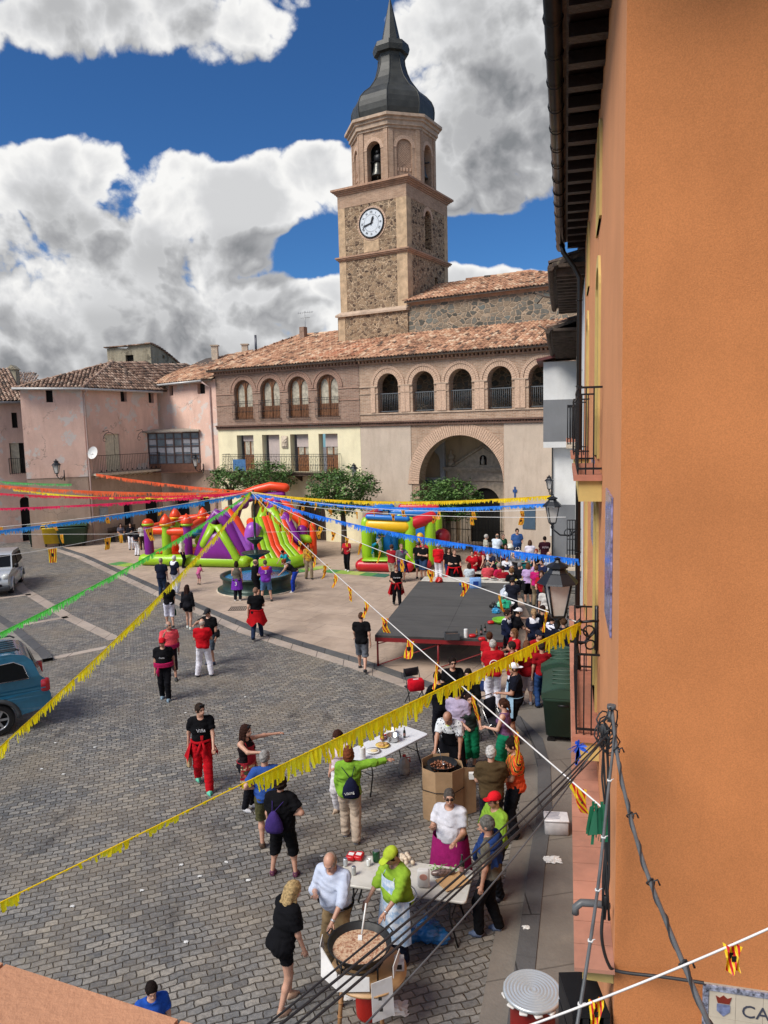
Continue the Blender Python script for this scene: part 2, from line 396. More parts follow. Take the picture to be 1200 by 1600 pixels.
def wall(mb,outer,holes,y0,y1,back=False,X=None):
    """flat wall with openings: front at y0, reveals back to y1"""
    L=[[Vector((x,z,0)) for x,z in lp] for lp in [outer]+holes]
    pts=[p for lp in L for p in lp]
    T=geometry.tessellate_polygon(L)
    ids=[mb.V((p.x,y0,p.y)) for p in pts]
    for t in T:
        a,b,c=[pts[i] for i in t]
        cr=(b-a).cross(c-a).z
        t=t if cr>0 else t[::-1]
        mb.F([ids[i] for i in t],False)
    for lp in [outer]+holes:
        n=len(lp)
        for k in range(n):
            (xa,za),(xb,zb)=lp[k],lp[(k+1)%n]
            mb.quad((xa,y0,za),(xb,y0,zb),(xb,y1,zb),(xa,y1,za))
    if back: mb.poly([(x,y1,z) for x,z in outer])
def arch_ring(mb,cx,zs,r0,r1,y0,y1,n,gap=.12,a0=0,a1=PI,jit=.0):
    for k in range(n):
        t0=a0+(a1-a0)*(k+gap/2)/n; t1=a0+(a1-a0)*(k+1-gap/2)/n
        mb.rn=random.random()
        P=lambda r,t,y:(cx+r*math.cos(t),y,zs+r*math.sin(t))
        yj=y0+random.uniform(-jit,jit)
        i=[mb.V(P(r,t,y)) for y in (yj,y1) for r,t in ((r0,t0),(r1,t0),(r1,t1),(r0,t1))]
        for q in ((0,1,2,3),(4,7,6,5),(0,4,5,1),(1,5,6,2),(2,6,7,3),(3,7,4,0)): mb.F([i[j] for j in q][::-1],False)
    mb.rn=0
def tiles(mb,poly,tw=.23,tl=.36,base=True,seed=1,h=.075,X=None):
    """curved clay tiles over a flat polygon; poly[0]->poly[1] is the eave"""
    rg=random.Random(seed); P=[Vector(p) for p in poly]
    a=(P[1]-P[0]).normalized(); nn=None
    for q in P[2:]:
        c=a.cross(q-P[0])
        if nn is None or c.length>nn.length: nn=c
    nn=nn.normalized(); 
    if nn.z<0: nn=-nn
    b=nn.cross(a); 
    if b.z<0: b=-b
    Q=[((p-P[0]).dot(a),(p-P[0]).dot(b)) for p in P]
    if base:
        mb.rn=.02; mb.poly([tuple(p) for p in P]); 
        mb.poly([tuple(p-Vector((0,0,.1))) for p in P][::-1])
        n=len(P)
        for k in range(n):
            p,q=P[k],P[(k+1)%n]; mb.quad(p,q,q-Vector((0,0,.1)),p-Vector((0,0,.1)))
    def inside(x,y):
        c=False; n=len(Q)
        for i in range(n):
            (x0,y0),(x1,y1)=Q[i],Q[(i+1)%n]
            if (y0>y)!=(y1>y) and x<(x1-x0)*(y-y0)/(y1-y0)+x0: c=not c
        return c
    xs=[q[0] for q in Q]; ys=[q[1] for q in Q]
    x=min(xs)
    mb.smooth=True
    while x<max(xs):
        y=-.06; 
        while y<max(ys):
            if inside(x+tw/2,max(y,0)+tl*.3):
                j=rg.uniform(-.02,.02); z0=rg.uniform(.02,.045); rr=rg.random(); mb.rn=.03+.97*rr
                y1=y+tl*1.12
                def row(yy,z,w):
                    ids=[]
                    for k in range(4):
                        t=PI*k/3; ids.append(mb.V(P[0]+a*(x+tw/2+j+math.cos(t)*w)+b*yy+nn*(z+math.sin(t)*h)))
                    return ids
                A=row(y,z0+.02,tw*.44); B=row(y1,z0-.02,tw*.36)
                for k in range(3): mb.F([A[k],A[k+1],B[k+1],B[k]],True)
                A2=row(y,z0-.01,tw*.36)
                for k in range(3): mb.F([A2[k],A2[k+1],A[k+1],A[k]],False)
            y+=tl
        x+=tw
    mb.smooth=False; mb.rn=0
def ridge(mb,p0,p1,r=.11,l=.4,seed=3):
    rg=random.Random(seed); p0,p1=Vector(p0),Vector(p1); n=max(1,int((p1-p0).length/l))
    for k in range(n):
        mb.rn=rg.random(); a=p0.lerp(p1,k/n); b=p0.lerp(p1,(k+1.1)/n); j=Vector((0,0,rg.uniform(0,.03)))
        mb.tube([a+j,b+j],r,8,rs=[r*1.1,r*.9])
    mb.rn=0
# ------------------------------------------------------------ setting materials
def make_cobble():
    m,n,b=newmat('cobble'); oc=n.n('ShaderNodeTexCoord').outputs['Object']
    mp=n.n('ShaderNodeMapping'); n.set(mp.inputs['Vector'],oc); mp.inputs['Rotation'].default_value=(0,0,-rad(19))
    v=mp.outputs[0]
    v=n.vm('ADD',v,n.vm('SCALE',n.vm('SUBTRACT',n.noise(v,1.1,2,.5,1),(.5,.5,.5)),.16))
    v2=n.vm('ADD',v,n.vm('SCALE',n.vm('SUBTRACT',n.noise(v,8,2,.5,1),(.5,.5,.5)),.05))
    br=n.n('ShaderNodeTexBrick'); n.set(br.inputs['Vector'],v2); br.inputs['Scale'].default_value=1
    for k,val in (('Mortar Size',.013),('Mortar Smooth',.9),('Brick Width',.195),('Row Height',.118)): br.inputs[k].default_value=val
    n.set(br.inputs['Color1'],(0,0,0,1)); n.set(br.inputs['Color2'],(1,1,1,1)); n.set(br.inputs['Mortar'],(.5,.5,.5,1))
    st=n.ramp(n.xyz(br.outputs[0])[0],[(0,(.115,.115,.117)),(.35,(.155,.155,.156)),(.7,(.205,.201,.195)),(1,(.28,.262,.235))])
    fine=n.noise(oc,16,5,.7)
    st=n.mix(n.mr(fine,.3,.7),n.mix(1.,st,(.62,.62,.62),'MULTIPLY'),n.mix(1.,st,(1.35,1.33,1.3),'MULTIPLY'))
    dirt=n.noise(oc,.55,6,.68)
    st=n.mix(n.mr(dirt,.42,.66,0,.6),st,(.245,.205,.155))
    st=n.mix(n.mr(n.noise(n.vm('ADD',oc,(9,2,0)),2.6,4,.7),.58,.72,0,.5),st,(.30,.27,.21))
    mo=n.mix(n.mr(dirt,.35,.65),(.065,.058,.05),(.17,.14,.105))
    c=n.mix(br.outputs[1],st,mo)
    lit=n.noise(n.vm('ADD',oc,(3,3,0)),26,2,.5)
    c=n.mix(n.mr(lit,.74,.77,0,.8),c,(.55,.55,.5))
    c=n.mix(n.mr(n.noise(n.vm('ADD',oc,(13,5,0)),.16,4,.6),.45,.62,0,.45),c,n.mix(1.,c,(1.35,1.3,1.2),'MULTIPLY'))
    c=n.mix(n.mr(n.noise(n.vm('MULTIPLY',n.vm('ADD',oc,(2,17,0)),(1,.5,1)),.9,5,.7),.60,.68,0,.6),c,(.05,.045,.042))
    n.set(b.inputs['Base Color'],c); n.set(b.inputs['Roughness'],n.mr(fine,.3,.7,.34,.62)); b.inputs['Specular IOR Level'].default_value=.35
    bumpn(n,b,n.math('ADD',n.math('MULTIPLY',br.outputs[1],-1.),n.math('MULTIPLY',fine,.5)),.022)
make_cobble()
def make_paving(name,c1,c2,line,rot=0,w=1.2,h=.8,ln=.5):
    m,n,b=newmat(name); oc=n.n('ShaderNodeTexCoord').outputs['Object']
    mp=n.n('ShaderNodeMapping'); n.set(mp.inputs['Vector'],oc); mp.inputs['Rotation'].default_value=(0,0,rot)
    br=n.n('ShaderNodeTexBrick'); n.set(br.inputs['Vector'],mp.outputs[0]); br.inputs['Scale'].default_value=1
    for k,val in (('Mortar Size',.012),('Mortar Smooth',.3),('Brick Width',w),('Row Height',h)): br.inputs[k].default_value=val
    n.set(br.inputs['Color1'],c1); n.set(br.inputs['Color2'],c2); n.set(br.inputs['Mortar'],line)
    c=br.outputs[0]
    c=n.mix(n.mr(n.noise(oc,.45,6,.7),.38,.66,0,.75),c,n.mix(1.,c,(.62,.60,.58),'MULTIPLY'))
    c=n.mix(n.mr(n.noise(n.vm('ADD',oc,(4,4,0)),1.8,5,.75),.5,.72,0,.55),c,n.mix(1.,c,(1.3,1.27,1.2),'MULTIPLY'))
    # meandering cracks and worn joints
    e=n.n('ShaderNodeTexVoronoi',feature='DISTANCE_TO_EDGE'); n.set(e.inputs['Vector'],n.vm('ADD',oc,n.vm('SCALE',n.noise(oc,.8,4,.6,1),.8))); e.inputs['Scale'].default_value=.5
    c=n.mix(n.mr(e.outputs[0],0,.012,ln,0),c,line)
    c=n.mix(n.mr(n.noise(oc,30,3,.6),.66,.72,0,.35),c,(.06,.05,.045))
    n.set(b.inputs['Base Color'],c); b.inputs['Roughness'].default_value=.78; b.inputs['Specular IOR Level'].default_value=.3
    bumpn(n,b,n.math('ADD',n.math('MULTIPLY',br.outputs[1],-1.),n.noise(oc,25,4)),.006)
make_paving('plaza_stone',(.50,.385,.30),(.45,.345,.27),(.31,.24,.19),rad(28),1.9,1.3,.6)
make_paving('sidewalk',(.20,.178,.155),(.185,.165,.145),(.13,.115,.10),rad(-11),3.2,1.4,.3)
make_paving('kerb_light',(.46,.38,.32),(.40,.335,.285),(.12,.1,.09),0,.9,5,.1)
make_paving('kerb_dark',(.095,.095,.10),(.12,.12,.12),(.04,.04,.04),0,.8,5,.2)
make_paving('asphalt_pave',(.26,.24,.21),(.22,.2,.18),(.1,.09,.08),rad(20),1,1,.3)
BR1=mat_brick('brick_church',(.52,.345,.245),(.36,.22,.15),(.55,.44,.34),.3,.08,.018)
BR2=mat_brick('brick_house',(.38,.235,.175),(.25,.15,.11),(.40,.31,.25),.34,.085,.02)
BRT=mat_brick('brick_tower',(.53,.34,.235),(.36,.22,.15),(.52,.40,.30),ky=1.0)
BRD=mat_brick('brick_dark',(.16,.085,.06),(.22,.12,.09),(.14,.1,.085),.2,.09,.015)
RUB=mat_rubble('rubble_tower',3.8,[(0,(.09,.06,.045)),(.25,(.26,.17,.11)),(.5,(.42,.285,.175)),(.75,(.20,.145,.10)),(1,(.52,.36,.225))],(.56,.41,.275),.05)
RUBN=mat_rubble('rubble_nave',2.6,[(0,(.10,.095,.08)),(.3,(.19,.185,.16)),(.6,(.32,.24,.165)),(.85,(.18,.20,.185)),(1,(.38,.28,.19))],(.42,.32,.23),.07)
QUO=M('quoin_stone',(.47,.33,.205),.9,var=.3,sc=2.5,bump=.01)
MOLD=M('brick_moulding',(.40,.24,.16),.9,var=.25,sc=8,bump=.01,dirt=((.12,.08,.06),2.,.7))
MOLD2=M('pale_moulding',(.46,.34,.25),.9,var=.2,sc=3,bump=.01,dirt=((.15,.11,.085),2.,.6))
VOU=M('voussoir_brick',(.54,.37,.265),.9,var=.25,sc=14,bump=.006)
VOUD=M('voussoir_dark',(.34,.21,.155),.9,var=.3,sc=14,bump=.006)
PLC=mat_plaster('plaster_church',(.56,.46,.37),(.38,.29,.23),None,.6)
CRM=mat_plaster('plaster_cream',(.84,.76,.52),(.6,.5,.34),None,.35,.003)
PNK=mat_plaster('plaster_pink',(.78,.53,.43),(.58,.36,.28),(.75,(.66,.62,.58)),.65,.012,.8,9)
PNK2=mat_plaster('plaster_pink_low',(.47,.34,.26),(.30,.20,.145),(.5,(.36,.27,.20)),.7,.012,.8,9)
ORG=mat_plaster('plaster_orange',(.62,.235,.085),(.52,.185,.07),None,.25,.0045,0,170)
ORG_LIT=mat_plaster('plaster_orange_lit',(.66,.295,.14),(.55,.25,.12),None,.3,.004,0,170)  # lighter copy of the orange: brighter light on the street face put into colour
WHT=mat_plaster('plaster_white',(.70,.70,.69),(.5,.49,.47),None,.3,.003)
GRY=mat_plaster('plaster_grey',(.20,.205,.215),(.16,.16,.17),None,.3,.004)
RUI=mat_plaster('ruin_wall',(.42,.37,.27),(.2,.165,.115),(.8,(.17,.15,.11)),.8,.03,.9,6)
VAN=mat_plaster('porch_vault',(.70,.54,.37),(.32,.24,.16),None,.5)
BLU=mat_plaster('porch_niche',(.66,.68,.72),(.30,.31,.33),None,.5)
TCOL=[(0,(.07,.05,.04)),(.02,(.07,.05,.04)),(.2,(.40,.20,.12)),(.5,(.52,.275,.165)),(.78,(.60,.35,.215)),(1,(.72,.54,.38))]
TILE=mat_tiles('roof_tiles',TCOL,.3)
TILN=mat_tiles('roof_tiles_new',[(0,(.12,.06,.04)),(.02,(.12,.06,.04)),(.3,(.50,.20,.11)),(.7,(.56,.30,.18)),(1,(.70,.50,.34))],.25)
TILO=mat_tiles('roof_tiles_old',[(0,(.06,.045,.04)),(.02,(.06,.045,.04)),(.3,(.25,.145,.10)),(.7,(.40,.25,.18)),(1,(.56,.41,.31))],.6)
SLATE=M('lead_dome',(.035,.036,.033),.5,.0,var=.35,sc=2.2,bump=.006,dirt=((.05,.048,.04),3.,.5),spec=.4)
IRON=M('wrought_iron',(.018,.018,.02),.45,.5)
IRONG=M('grey_iron',(.13,.14,.15),.5,.4)
WOOD=M('door_wood',(.20,.085,.035),.5,var=.35,sc=7,bump=.003)
WOODD=M('dark_wood',(.055,.032,.02),.7,var=.4,sc=7,bump=.006)
WOODR=M('rotten_wood',(.085,.06,.045),.9,var=.5,sc=5,bump=.02)
SHUT=M('shutter_grey',(.52,.43,.40),.7,var=.08,sc=3)
GLS=M('window_glass',(.05,.06,.07),.06,var=.3,sc=2,spec=.8)
GLW=M('curtain_glass',(.40,.36,.28),.5,var=.4,sc=5)
DARK=M('painted_dark',(.012,.011,.010),.95)  # near-black colour paints the shade inside openings; also serves black print
WPAINT=M('white_paint',(.72,.72,.70),.5,var=.05)
GUTW=M('pale_gutter',(.50,.49,.48),.45,.2,var=.15)
GUTB=M('black_gutter',(.022,.021,.022),.28,.5,var=.2,spec=.6)
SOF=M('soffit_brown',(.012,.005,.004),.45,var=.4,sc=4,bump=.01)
STONE=M('pale_stone',(.52,.43,.33),.85,var=.25,sc=5,bump=.01)
# ------------------------------------------------------------ ground
mb=MB(); mb.quad((-160,-30,0),(160,-30,0),(160,260,0),(-160,260,0))
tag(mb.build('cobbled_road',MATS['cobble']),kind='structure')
KERB=[(-23.5,49.2),(-17.58,42.5),(-10.14,32.56),(-4.92,25.85),(-2.86,23.75),(-.89,21.82),(.6,20.13),(1.59,19.07),(2.45,18.15),(2.98,17.2),(3.22,16.0),(3.1,14.7),(2.72,12.9),(2.3,11.5),(1.36,8.12),(.7,5.5),(0,2.5)]
def offs(pts,d):
    out=[]
    for i,p in enumerate(pts):
        a=Vector(pts[max(i-1,0)]); b=Vector(pts[min(i+1,len(pts)-1)]); t=(b-a).normalized(); out.append((p[0]-t.y*d,p[1]+t.x*d))
    return out
PZ=.06
K2=offs(KERB,0)
plz=[(x,y,PZ) for x,y in KERB[:9]]+[(4.6,18.15,PZ),(8,60,PZ),(-23.5,60,PZ)]
mb=MB(); mb.poly(plz[::-1]); mb.mi=0
tag(mb.build('plaza_pavement',MATS['plaza_stone']),kind='structure')
mb=MB(); mb.poly(([(x,y,PZ-.004) for x,y in KERB[8:]]+[(8,2.5,PZ-.004),(8,18.15,PZ-.004)])); 
tag(mb.build('pavement',MATS['sidewalk']),kind='structure')
def strip(name,pts,d0,d1,z0,z1,mat):
    A=offs(pts,d0); B=offs(pts,d1); mb=MB()
    for i in range(len(pts)-1):
        a,b,c,d=A[i],A[i+1],B[i+1],B[i]
        mb.quad((*a,z1),(*b,z1),(*c,z1),(*d,z1)); mb.quad((*a,z0),(*b,z0),(*b,z1),(*a,z1)); mb.quad((*d,z0),(*c,z0),(*c,z1),(*d,z1))
    o=mb.build(name,mat); return tag(o,kind='structure')
strip('kerb',KERB,-.02,.24,0,PZ+.012,MATS['kerb_dark'])
strip('kerb_strip',KERB[:9],-.42,-.022,0,.012,MATS['kerb_light'])
strip('kerb_strip',KERB[8:],-.36,-.022,0,.012,MATS['sidewalk'])
for pts,wd in (([(-17.8,35.2),(-17.03,33.97),(-12.54,28.44),(-9.48,25.12)],.22),([(-14.24,27.02),(-12.54,28.44)],.16),([(-10.81,23.09),(-9.4,24.2)],.16),([(-17.06,32.05),(-16.0,32.7)],.16)):
    strip('parking_line',pts,-wd,wd,0,.008,MATS['kerb_light'])
q=[(-10.9,22.7),(-11.3,23.3),(-13.9,26.6),(-18,31.2),(-24,30),(-24,20),(-13,21)]
mb=MB(); mb.prism([(x,y,0) for x,y in q][::-1],(0,0,.10))
tag(mb.build('parking_pavement',MATS['asphalt_pave']),kind='structure')
strip('kerb_strip',q[:4],-.3,0.02,0,.11,MATS['kerb_dark'])
# ------------------------------------------------------------ church
CA=math.atan2(-.508,.861)
FC=Fac((8.936,38.34),CA); FT=Fac((1.81,46.8),CA)
ch=FC.empty('church','brick and rubble church with arched porch, arcaded gallery and domed clock tower','church')
TO=Vector(((FT.O-FC.O).dot(FC.d),(FT.O-FC.O).dot(FC.n),0))   # tower corner in church coordinates
UL,UR=-11.85,3.2
gal=[arch_loop(u0+.0,u0+1.37,7.9,10.15) for u0 in (-10.6,-8.3,-6.01,-3.72,-1.42)]
mb=MB(); wall(mb,rect_loop(UL,UR,7.42,10.72),gal,0,.55); 
for x in (UL+.02,): pass
mb.build('gallery_wall',BR1,ch)
mb=MB()
for u0 in (-10.6,-8.3,-6.01,-3.72,-1.42):
    c=u0+.685; arch_ring(mb,c,9.465,.70,.94,-.03,.1,21); arch_ring(mb,c,9.465,.97,1.12,-.055,.1,31)
    for s in (-1,1): mb.bx(c+s*1.0-.14,c+s*1.0+.14,-.05,.05,7.93,9.40)
mb.build('arch_moulding',VOU,ch)
mb=MB()
xs=[UL]+[v for u0 in (-10.6,-8.3,-6.01,-3.72,-1.42) for v in (u0-.01,u0+1.38)]+[UR]
for a_,b_ in zip(xs[::2],xs[1::2]):
    mb.bx(a_,b_,-.065,-.002,9.40,9.47); mb.build('string_course',MOLD2,ch); mb=MB(); mb.bx(a_,b_,-.05,-.003,9.0,9.05); mb.build('string_course',MOLD2,ch); mb=MB()
mb.bx(UL,UR,-.06,-.002,7.82,7.89)
mb.build('string_course',MOLD2,ch)
# cut string course visually inside openings: the openings sit in front of a dark gallery room
for u0 in (-10.6,-8.3,-6.01,-3.72,-1.42):
    mb=MB(); x0,x1=u0,u0+1.37
    mb.bx(x0,x1,.2,.24,8.98,9.03); mb.bx(x0,x1,.2,.24,7.96,8.0)
    k=x0+.06
    while k<x1: mb.cyl((k,.22,7.98),(k,.22,9.0),.013,5); k+=.115
    mb.build('gallery_railing',IRONG,ch)
mb=MB(); mb.bx(UL+.01,UR,2.2,2.3,7.42,10.9); mb.bx(UL,UR,.56,2.3,7.3,7.4); mb.bx(UL+.02,UR,.5,2.3,10.73,10.8)
mb.build('gallery_back_wall',RUBN,ch)
# lower wall with the great arch
cx,zs,ra=-5.4,3.98,2.56
big=[(cx-ra,.0),(cx+ra,.0)]+[(cx+ra*math.cos(PI*k/28),zs+ra*math.sin(PI*k/28)) for k in range(29)]
mb=MB(); wall(mb,rect_loop(-8.45,-2.8,.0,7.15),[[(x,max(z,.01)) for x,z in big]],0,.75); mb.build('porch_wall',BR1,ch)
for a_,b_ in ((UL,-8.452),(-2.798,UR)):
    mb=MB(); mb.bx(a_,b_,-.03,.5,0,7.15); mb.build('plaster_panel',PLC,ch)
mb=MB()
for k in range(70):
    t0=PI*(k+.08)/70; t1=PI*(k+.92)/70; mb.rn=random.random()
    for r0,r1 in ((ra,ra+.68),):
        P=lambda r,t,y:(min(cx+r*math.cos(t),-2.81),y,zs+r*math.sin(t))
        i=[mb.V(P(r,t,y)) for y in (-.045,.06) for r,t in ((r0,t0),(r1,t0),(r1,t1),(r0,t1))]
        for q_ in ((0,1,2,3),(0,4,5,1),(1,5,6,2),(2,6,7,3),(3,7,4,0)): mb.F([i[j] for j in q_][::-1],False)
mb.rn=0
mb.bx(cx-ra-.72,cx-ra,-.08,.74,3.78,3.97)
mb.build('porch_arch',VOU,ch)
# porch interior
mb=MB(); mb.bx(UL+.3,UR,3.4,3.5,0,7.1); mb.bx(UL+.3,UL+.4,.76,3.4,0,7.1); mb.build('porch_inner_wall',VAN,ch)
mb=MB(); mb.bx(UL+.3,UR,.76,3.4,7.05,7.14)
for x in (-8.15,-2.5): mb.bx(x-.2,x+.2,.76,3.38,6.6,7.05)
mb.build('porch_vault',VAN,ch)
mb=MB(); wall(mb,rect_loop(-10.6,-7.9,3.7,6.6),[arch_loop(-9.7,-8.2,3.9,5.6)],3.2,3.38); mb.build('niche_wall',BLU,ch)
mb=MB(); mb.bx(-9.8,-8.0,3.15,3.2,3.55,3.75); mb.build('niche_sill',M('blue_paint',(.13,.17,.28),.6),ch)
pt=MB()
pt.bx(-7.7,-2.3,3.05,3.38,3.76,3.95); pt.bx(-7.65,-2.35,3.1,3.38,3.95,4.35); pt.bx(-7.8,-2.2,2.9,3.38,4.35,4.47); pt.bx(-7.85,-2.15,2.82,3.38,4.47,4.58)
pc=-5.25
pt.prism([(pc-1.95,2.95,4.58),(pc+1.95,2.95,4.58),(pc,2.95,5.72)],(0,.43,0))
for s in (-1,1):
    a=Vector((pc+s*2.1,0,4.6)); b_=Vector((pc,0,5.85)); 
    pt.tube([a+Vector((0,2.95,0)),b_+Vector((0,2.95,0))],.09,6)
    pt.lathe([(.22,4.58),(.22,4.9),(.12,4.92),(.1,5.0),(.24,5.15),(.2,5.3),(.08,5.4),(.12,5.5),(.03,5.62)],(pc+s*2.15,3.1,0),10)
    for q_ in (1.35,2.1): pt.bx(pc+s*q_-.2,pc+s*q_+.2,3.1,3.38,.4,3.76); pt.bx(pc+s*q_-.26,pc+s*q_+.26,3.04,3.38,0,.4)
wall(pt,rect_loop(pc-1.15,pc+1.15,0,3.76),[arch_loop(pc-.95,pc+.95,.01,3.35)],3.15,3.39)
pt.build('church_portal',STONE,ch)
mb=MB(); mb.prism([(x,2.93,z) for x,z in arch_loop(pc-.22,pc+.22,4.72,5.3)],(0,.02,0)); mb.bx(pc-.94,pc+.94,3.36,3.385,.02,3.3); mb.build('portal_dark_panel',DARK,ch)  # near-black panels paint the shade in the niche and doorway
mb=MB(); mb.lathe([(.1,0),(.12,.2),(.08,.32),(.05,.36),(.07,.42),(.02,.5)],(pc,2.9,4.74),8); mb.build('niche_figure',M('figure_stone',(.5,.45,.38),.9),ch)
mb=MB()
for k in range(26):
    x=cx-ra+.1+k*(2*ra-.2)/25; mb.cyl((x,.45,.02),(x,.45,2.55),.014,5)
for z in (.15,1.2,2.5): mb.bx(cx-ra,cx+ra,.43,.47,z,z+.04)
mb.build('porch_gate',IRON,ch)
mb=MB(); mb.bx(-1.75,-1.05,-.07,-.032,1.5,2.7); mb.build('wall_noticeboard',paint('44586a'),ch)
mb=MB(); mb.bx(-.25,.45,-.05,-.032,1.2,1.75); mb.build('paper_notice',WPAINT,ch)
mb=MB(); mb.bx(-2.22,-2.14,-.08,-.04,3.05,3.75); mb.bx(-2.30,-2.06,-.07,-.05,3.45,3.6); mb.build('blue_cross',paint('2f4f86'),ch)
# cornices
def dentils(par,x0,x1,y,z,mat,n='brick_cornice',step=.24):
    mb=MB(); mb.bx(x0,x1,y-.10,y+.3,z,z+.08); mb.bx(x0,x1,y-.22,y+.3,z+.2,z+.3)
    k=x0+.06
    while k<x1-.1: mb.bx(k,k+.11,y-.2,y+.1,z+.081,z+.199); k+=step
    mb.build(n,mat,par)
dentils(ch,UL+.003,UR,0,10.72,MOLD)
mb=MB(); mb.bx(UL,UR,-.14,.3,7.152,7.23); mb.bx(UL,UR,-.20,.3,7.33,7.418)
k=UL
while k<UR: mb.box((k,-.07,7.28),(.10,.17,.096),rz=rad(45)); k+=.16
mb.build('sawtooth_band',BRD,ch)
ty=TO.y
mb=MB(); tiles(mb,[(UL+.1,-.45,11.05),(UR+.3,-.45,11.05),(UR+.3,ty,12.75),(UL+.1,ty,12.75)],seed=5); mb.build('porch_roof',TILE,ch)
# nave
tx=TO.x
mb=MB(); mb.bx(tx-5.25,UR+6,ty-.001,ty+.5,7,14.45); mb.build('nave_wall',RUBN,ch)
mb=MB()
for i_,(a_,b_) in enumerate(((.05,14.45),(.12,14.53),(.2,14.61))): mb.bx(tx+.02,UR+6,ty-a_,ty+.3,b_,b_+.079)
mb.build('nave_cornice',MOLD,ch)
mb=MB(); A=(tx-.1,ty-.35,14.68);B=(tx+11.6,ty-.35,14.68)
tiles(mb,[A,B,(tx+6.3,ty+4.3,16.35),(tx-.2,ty+4.3,16.35)],seed=8)
tiles(mb,[B,(tx+11.6,ty+9,14.68),(tx+6.3,ty+4.3,16.35)],seed=9)
ridge(mb,(tx+2,ty+4.3,16.42),(tx+6.3,ty+4.3,16.42)); ridge(mb,(tx+6.3,ty+4.3,16.42),B)
mb.build('nave_roof',TILE,ch)
# ---- bell tower
tw=thing('bell_tower',None,None); tw.parent=ch; tw.location=(tx,ty,0)
W_,DP=4.97,5.75
mb=MB()
mb.bx(-W_-.14,.0-.001,-.1,1,6.8,14.2)
win=arch_loop(2.45,3.35,18.35,20.75)
wall(mb,rect_loop(-W_,0,14.5,20.98),[],0,.4)
o=mb.build('tower_shaft',RUB,tw)
side=MB(); M90=Matrix.Rotation(PI/2,4,'Z')
side.X=M90
wall(side,rect_loop(0,DP,12,20.98),[win,rect_loop(3.75,4.2,15.85,16.75)],0,.5)
side.X=None; side.bx(-W_,-.41,DP-.3,DP,12,20.9); side.bx(-W_-.001,-W_+.3,.4,DP-.31,12,20.9)
side.build('tower_side',RUB,tw)
mb=MB(); 
mb.bx(-W_-.015,-W_+.5,-.015,.2,14.5,20.98); mb.build('tower_quoins',QUO,tw); mb=MB(); mb.bx(-.72,.015,-.015,.2,14.5,20.98)
mb.bx(-.4,.015,.201,.62,14.5,20.98); mb.build('tower_quoins',QUO,tw)
mb=MB(); mb.bx(-.4,.012,DP-.5,DP+.01,14.5,20.98); mb.build('tower_quoins',QUO,tw)
mb=MB()
mb.bx(-W_-.16,-W_+.35,-.12,.2,6.8,14.2); mb.build('tower_quoins',QUO,tw); mb=MB()
mb.bx(-3.1,-2.0,-.012,.1,18.05,18.95)
mb.build('tower_quoins',QUO,tw)
mb=MB(); mb.bx(-W_-.02,.02,-.02,DP,20.981,21.75)
wall(mb,rect_loop(-W_-.02,.02,18.62+.0,18.62+.001),[],-.02,0)
mb.build('tower_brick_top',BRT,tw)
mb=MB(); mb.X=M90; arch_ring(mb,2.9,20.3,.45,.68,-.02,.1,15); mb.X=None
arch_ring(mb,-2.47,19.75,.86,1.04,-.035,.05,40,a0=0,a1=2*PI); mb.build('window_arch',VOU,tw)
def band(mb,e,z0,z1): mb.bx(-W_-e,e,-e,DP+e,z0,z1)
mb=MB()
for e,z0,z1 in ((.08,21.751,21.84),(.16,21.841,21.93),(.26,21.931,22.0),(.34,22.001,22.12)): band(mb,e,z0,z1)
for e,z0,z1 in ((.07,17.7,17.78),(.16,17.781,17.86),(.22,17.861,17.95)): band(mb,e,z0,z1)
mb.build('tower_cornice',MOLD,tw)
mb=MB(); mb.prism([(-W_-.3,-.28,14.2),(-W_-.3,-.28,14.32),(-W_-.02,-.02,14.52),(-W_-.02,.4,14.52),(-W_-.02,.4,14.2)],(W_+.3,0,0))
mb.build('tower_ledge',MOLD2,tw)
# clock
ck=MB(); cxk,czk=-2.47,19.75
ck.prism([(cxk+.86*math.cos(2*PI*k/40),-.02,czk+.86*math.sin(2*PI*k/40)) for k in range(40)][::-1],(0,-.05,0)); 
clock=ck.build('clock_face',M('clock_enamel',(.62,.66,.70),.35,var=.05),tw)
ck=MB(); ck.tube([(cxk+.87*math.cos(2*PI*k/36),-.06,czk+.87*math.sin(2*PI*k/36)) for k in range(36)],.055,6,closed=True)
ck.build('clock_rim',IRON,clock)
ck=MB()
for k in range(12):
    t=PI/2-2*PI*k/12; rm=Matrix.Rotation(-(t-PI/2),3,'Y')
    s=['XII','I','II','III','IIII','V','VI','VII','VIII','IX','X','XI'][k]
    text_mesh(ck,s,.21,Vector((cxk+.66*math.cos(t),-.078,czk+.66*math.sin(t)))+rm@Vector((0,0,-.07)),rm@RX90,.006,(.8,1),'CENTER')
for k in range(60):
    t=2*PI*k/60; ck.box((cxk+.52*math.cos(t),-.075,czk+.52*math.sin(t)),(.05,.008,.012),R=Matrix.Rotation(-t,3,'Y'))
ck.build('clock_numerals',IRON,clock)
for nm,ang_,ln,wd in (('hour_hand',rad(68),.45,.07),('minute_hand',rad(196),.68,.05)):
    ck=MB(); d_=Vector((math.cos(ang_),0,math.sin(ang_))); c_=Vector((cxk,-.1,czk)); pr=Vector((-d_.z,0,d_.x))
    ck.prism([c_-d_*.12+pr*wd*.5,c_-d_*.12-pr*wd*.5,c_+d_*ln*.7-pr*wd,c_+d_*ln,c_+d_*ln*.7+pr*wd],(0,-.012,0)); ck.build(nm,IRON,clock)
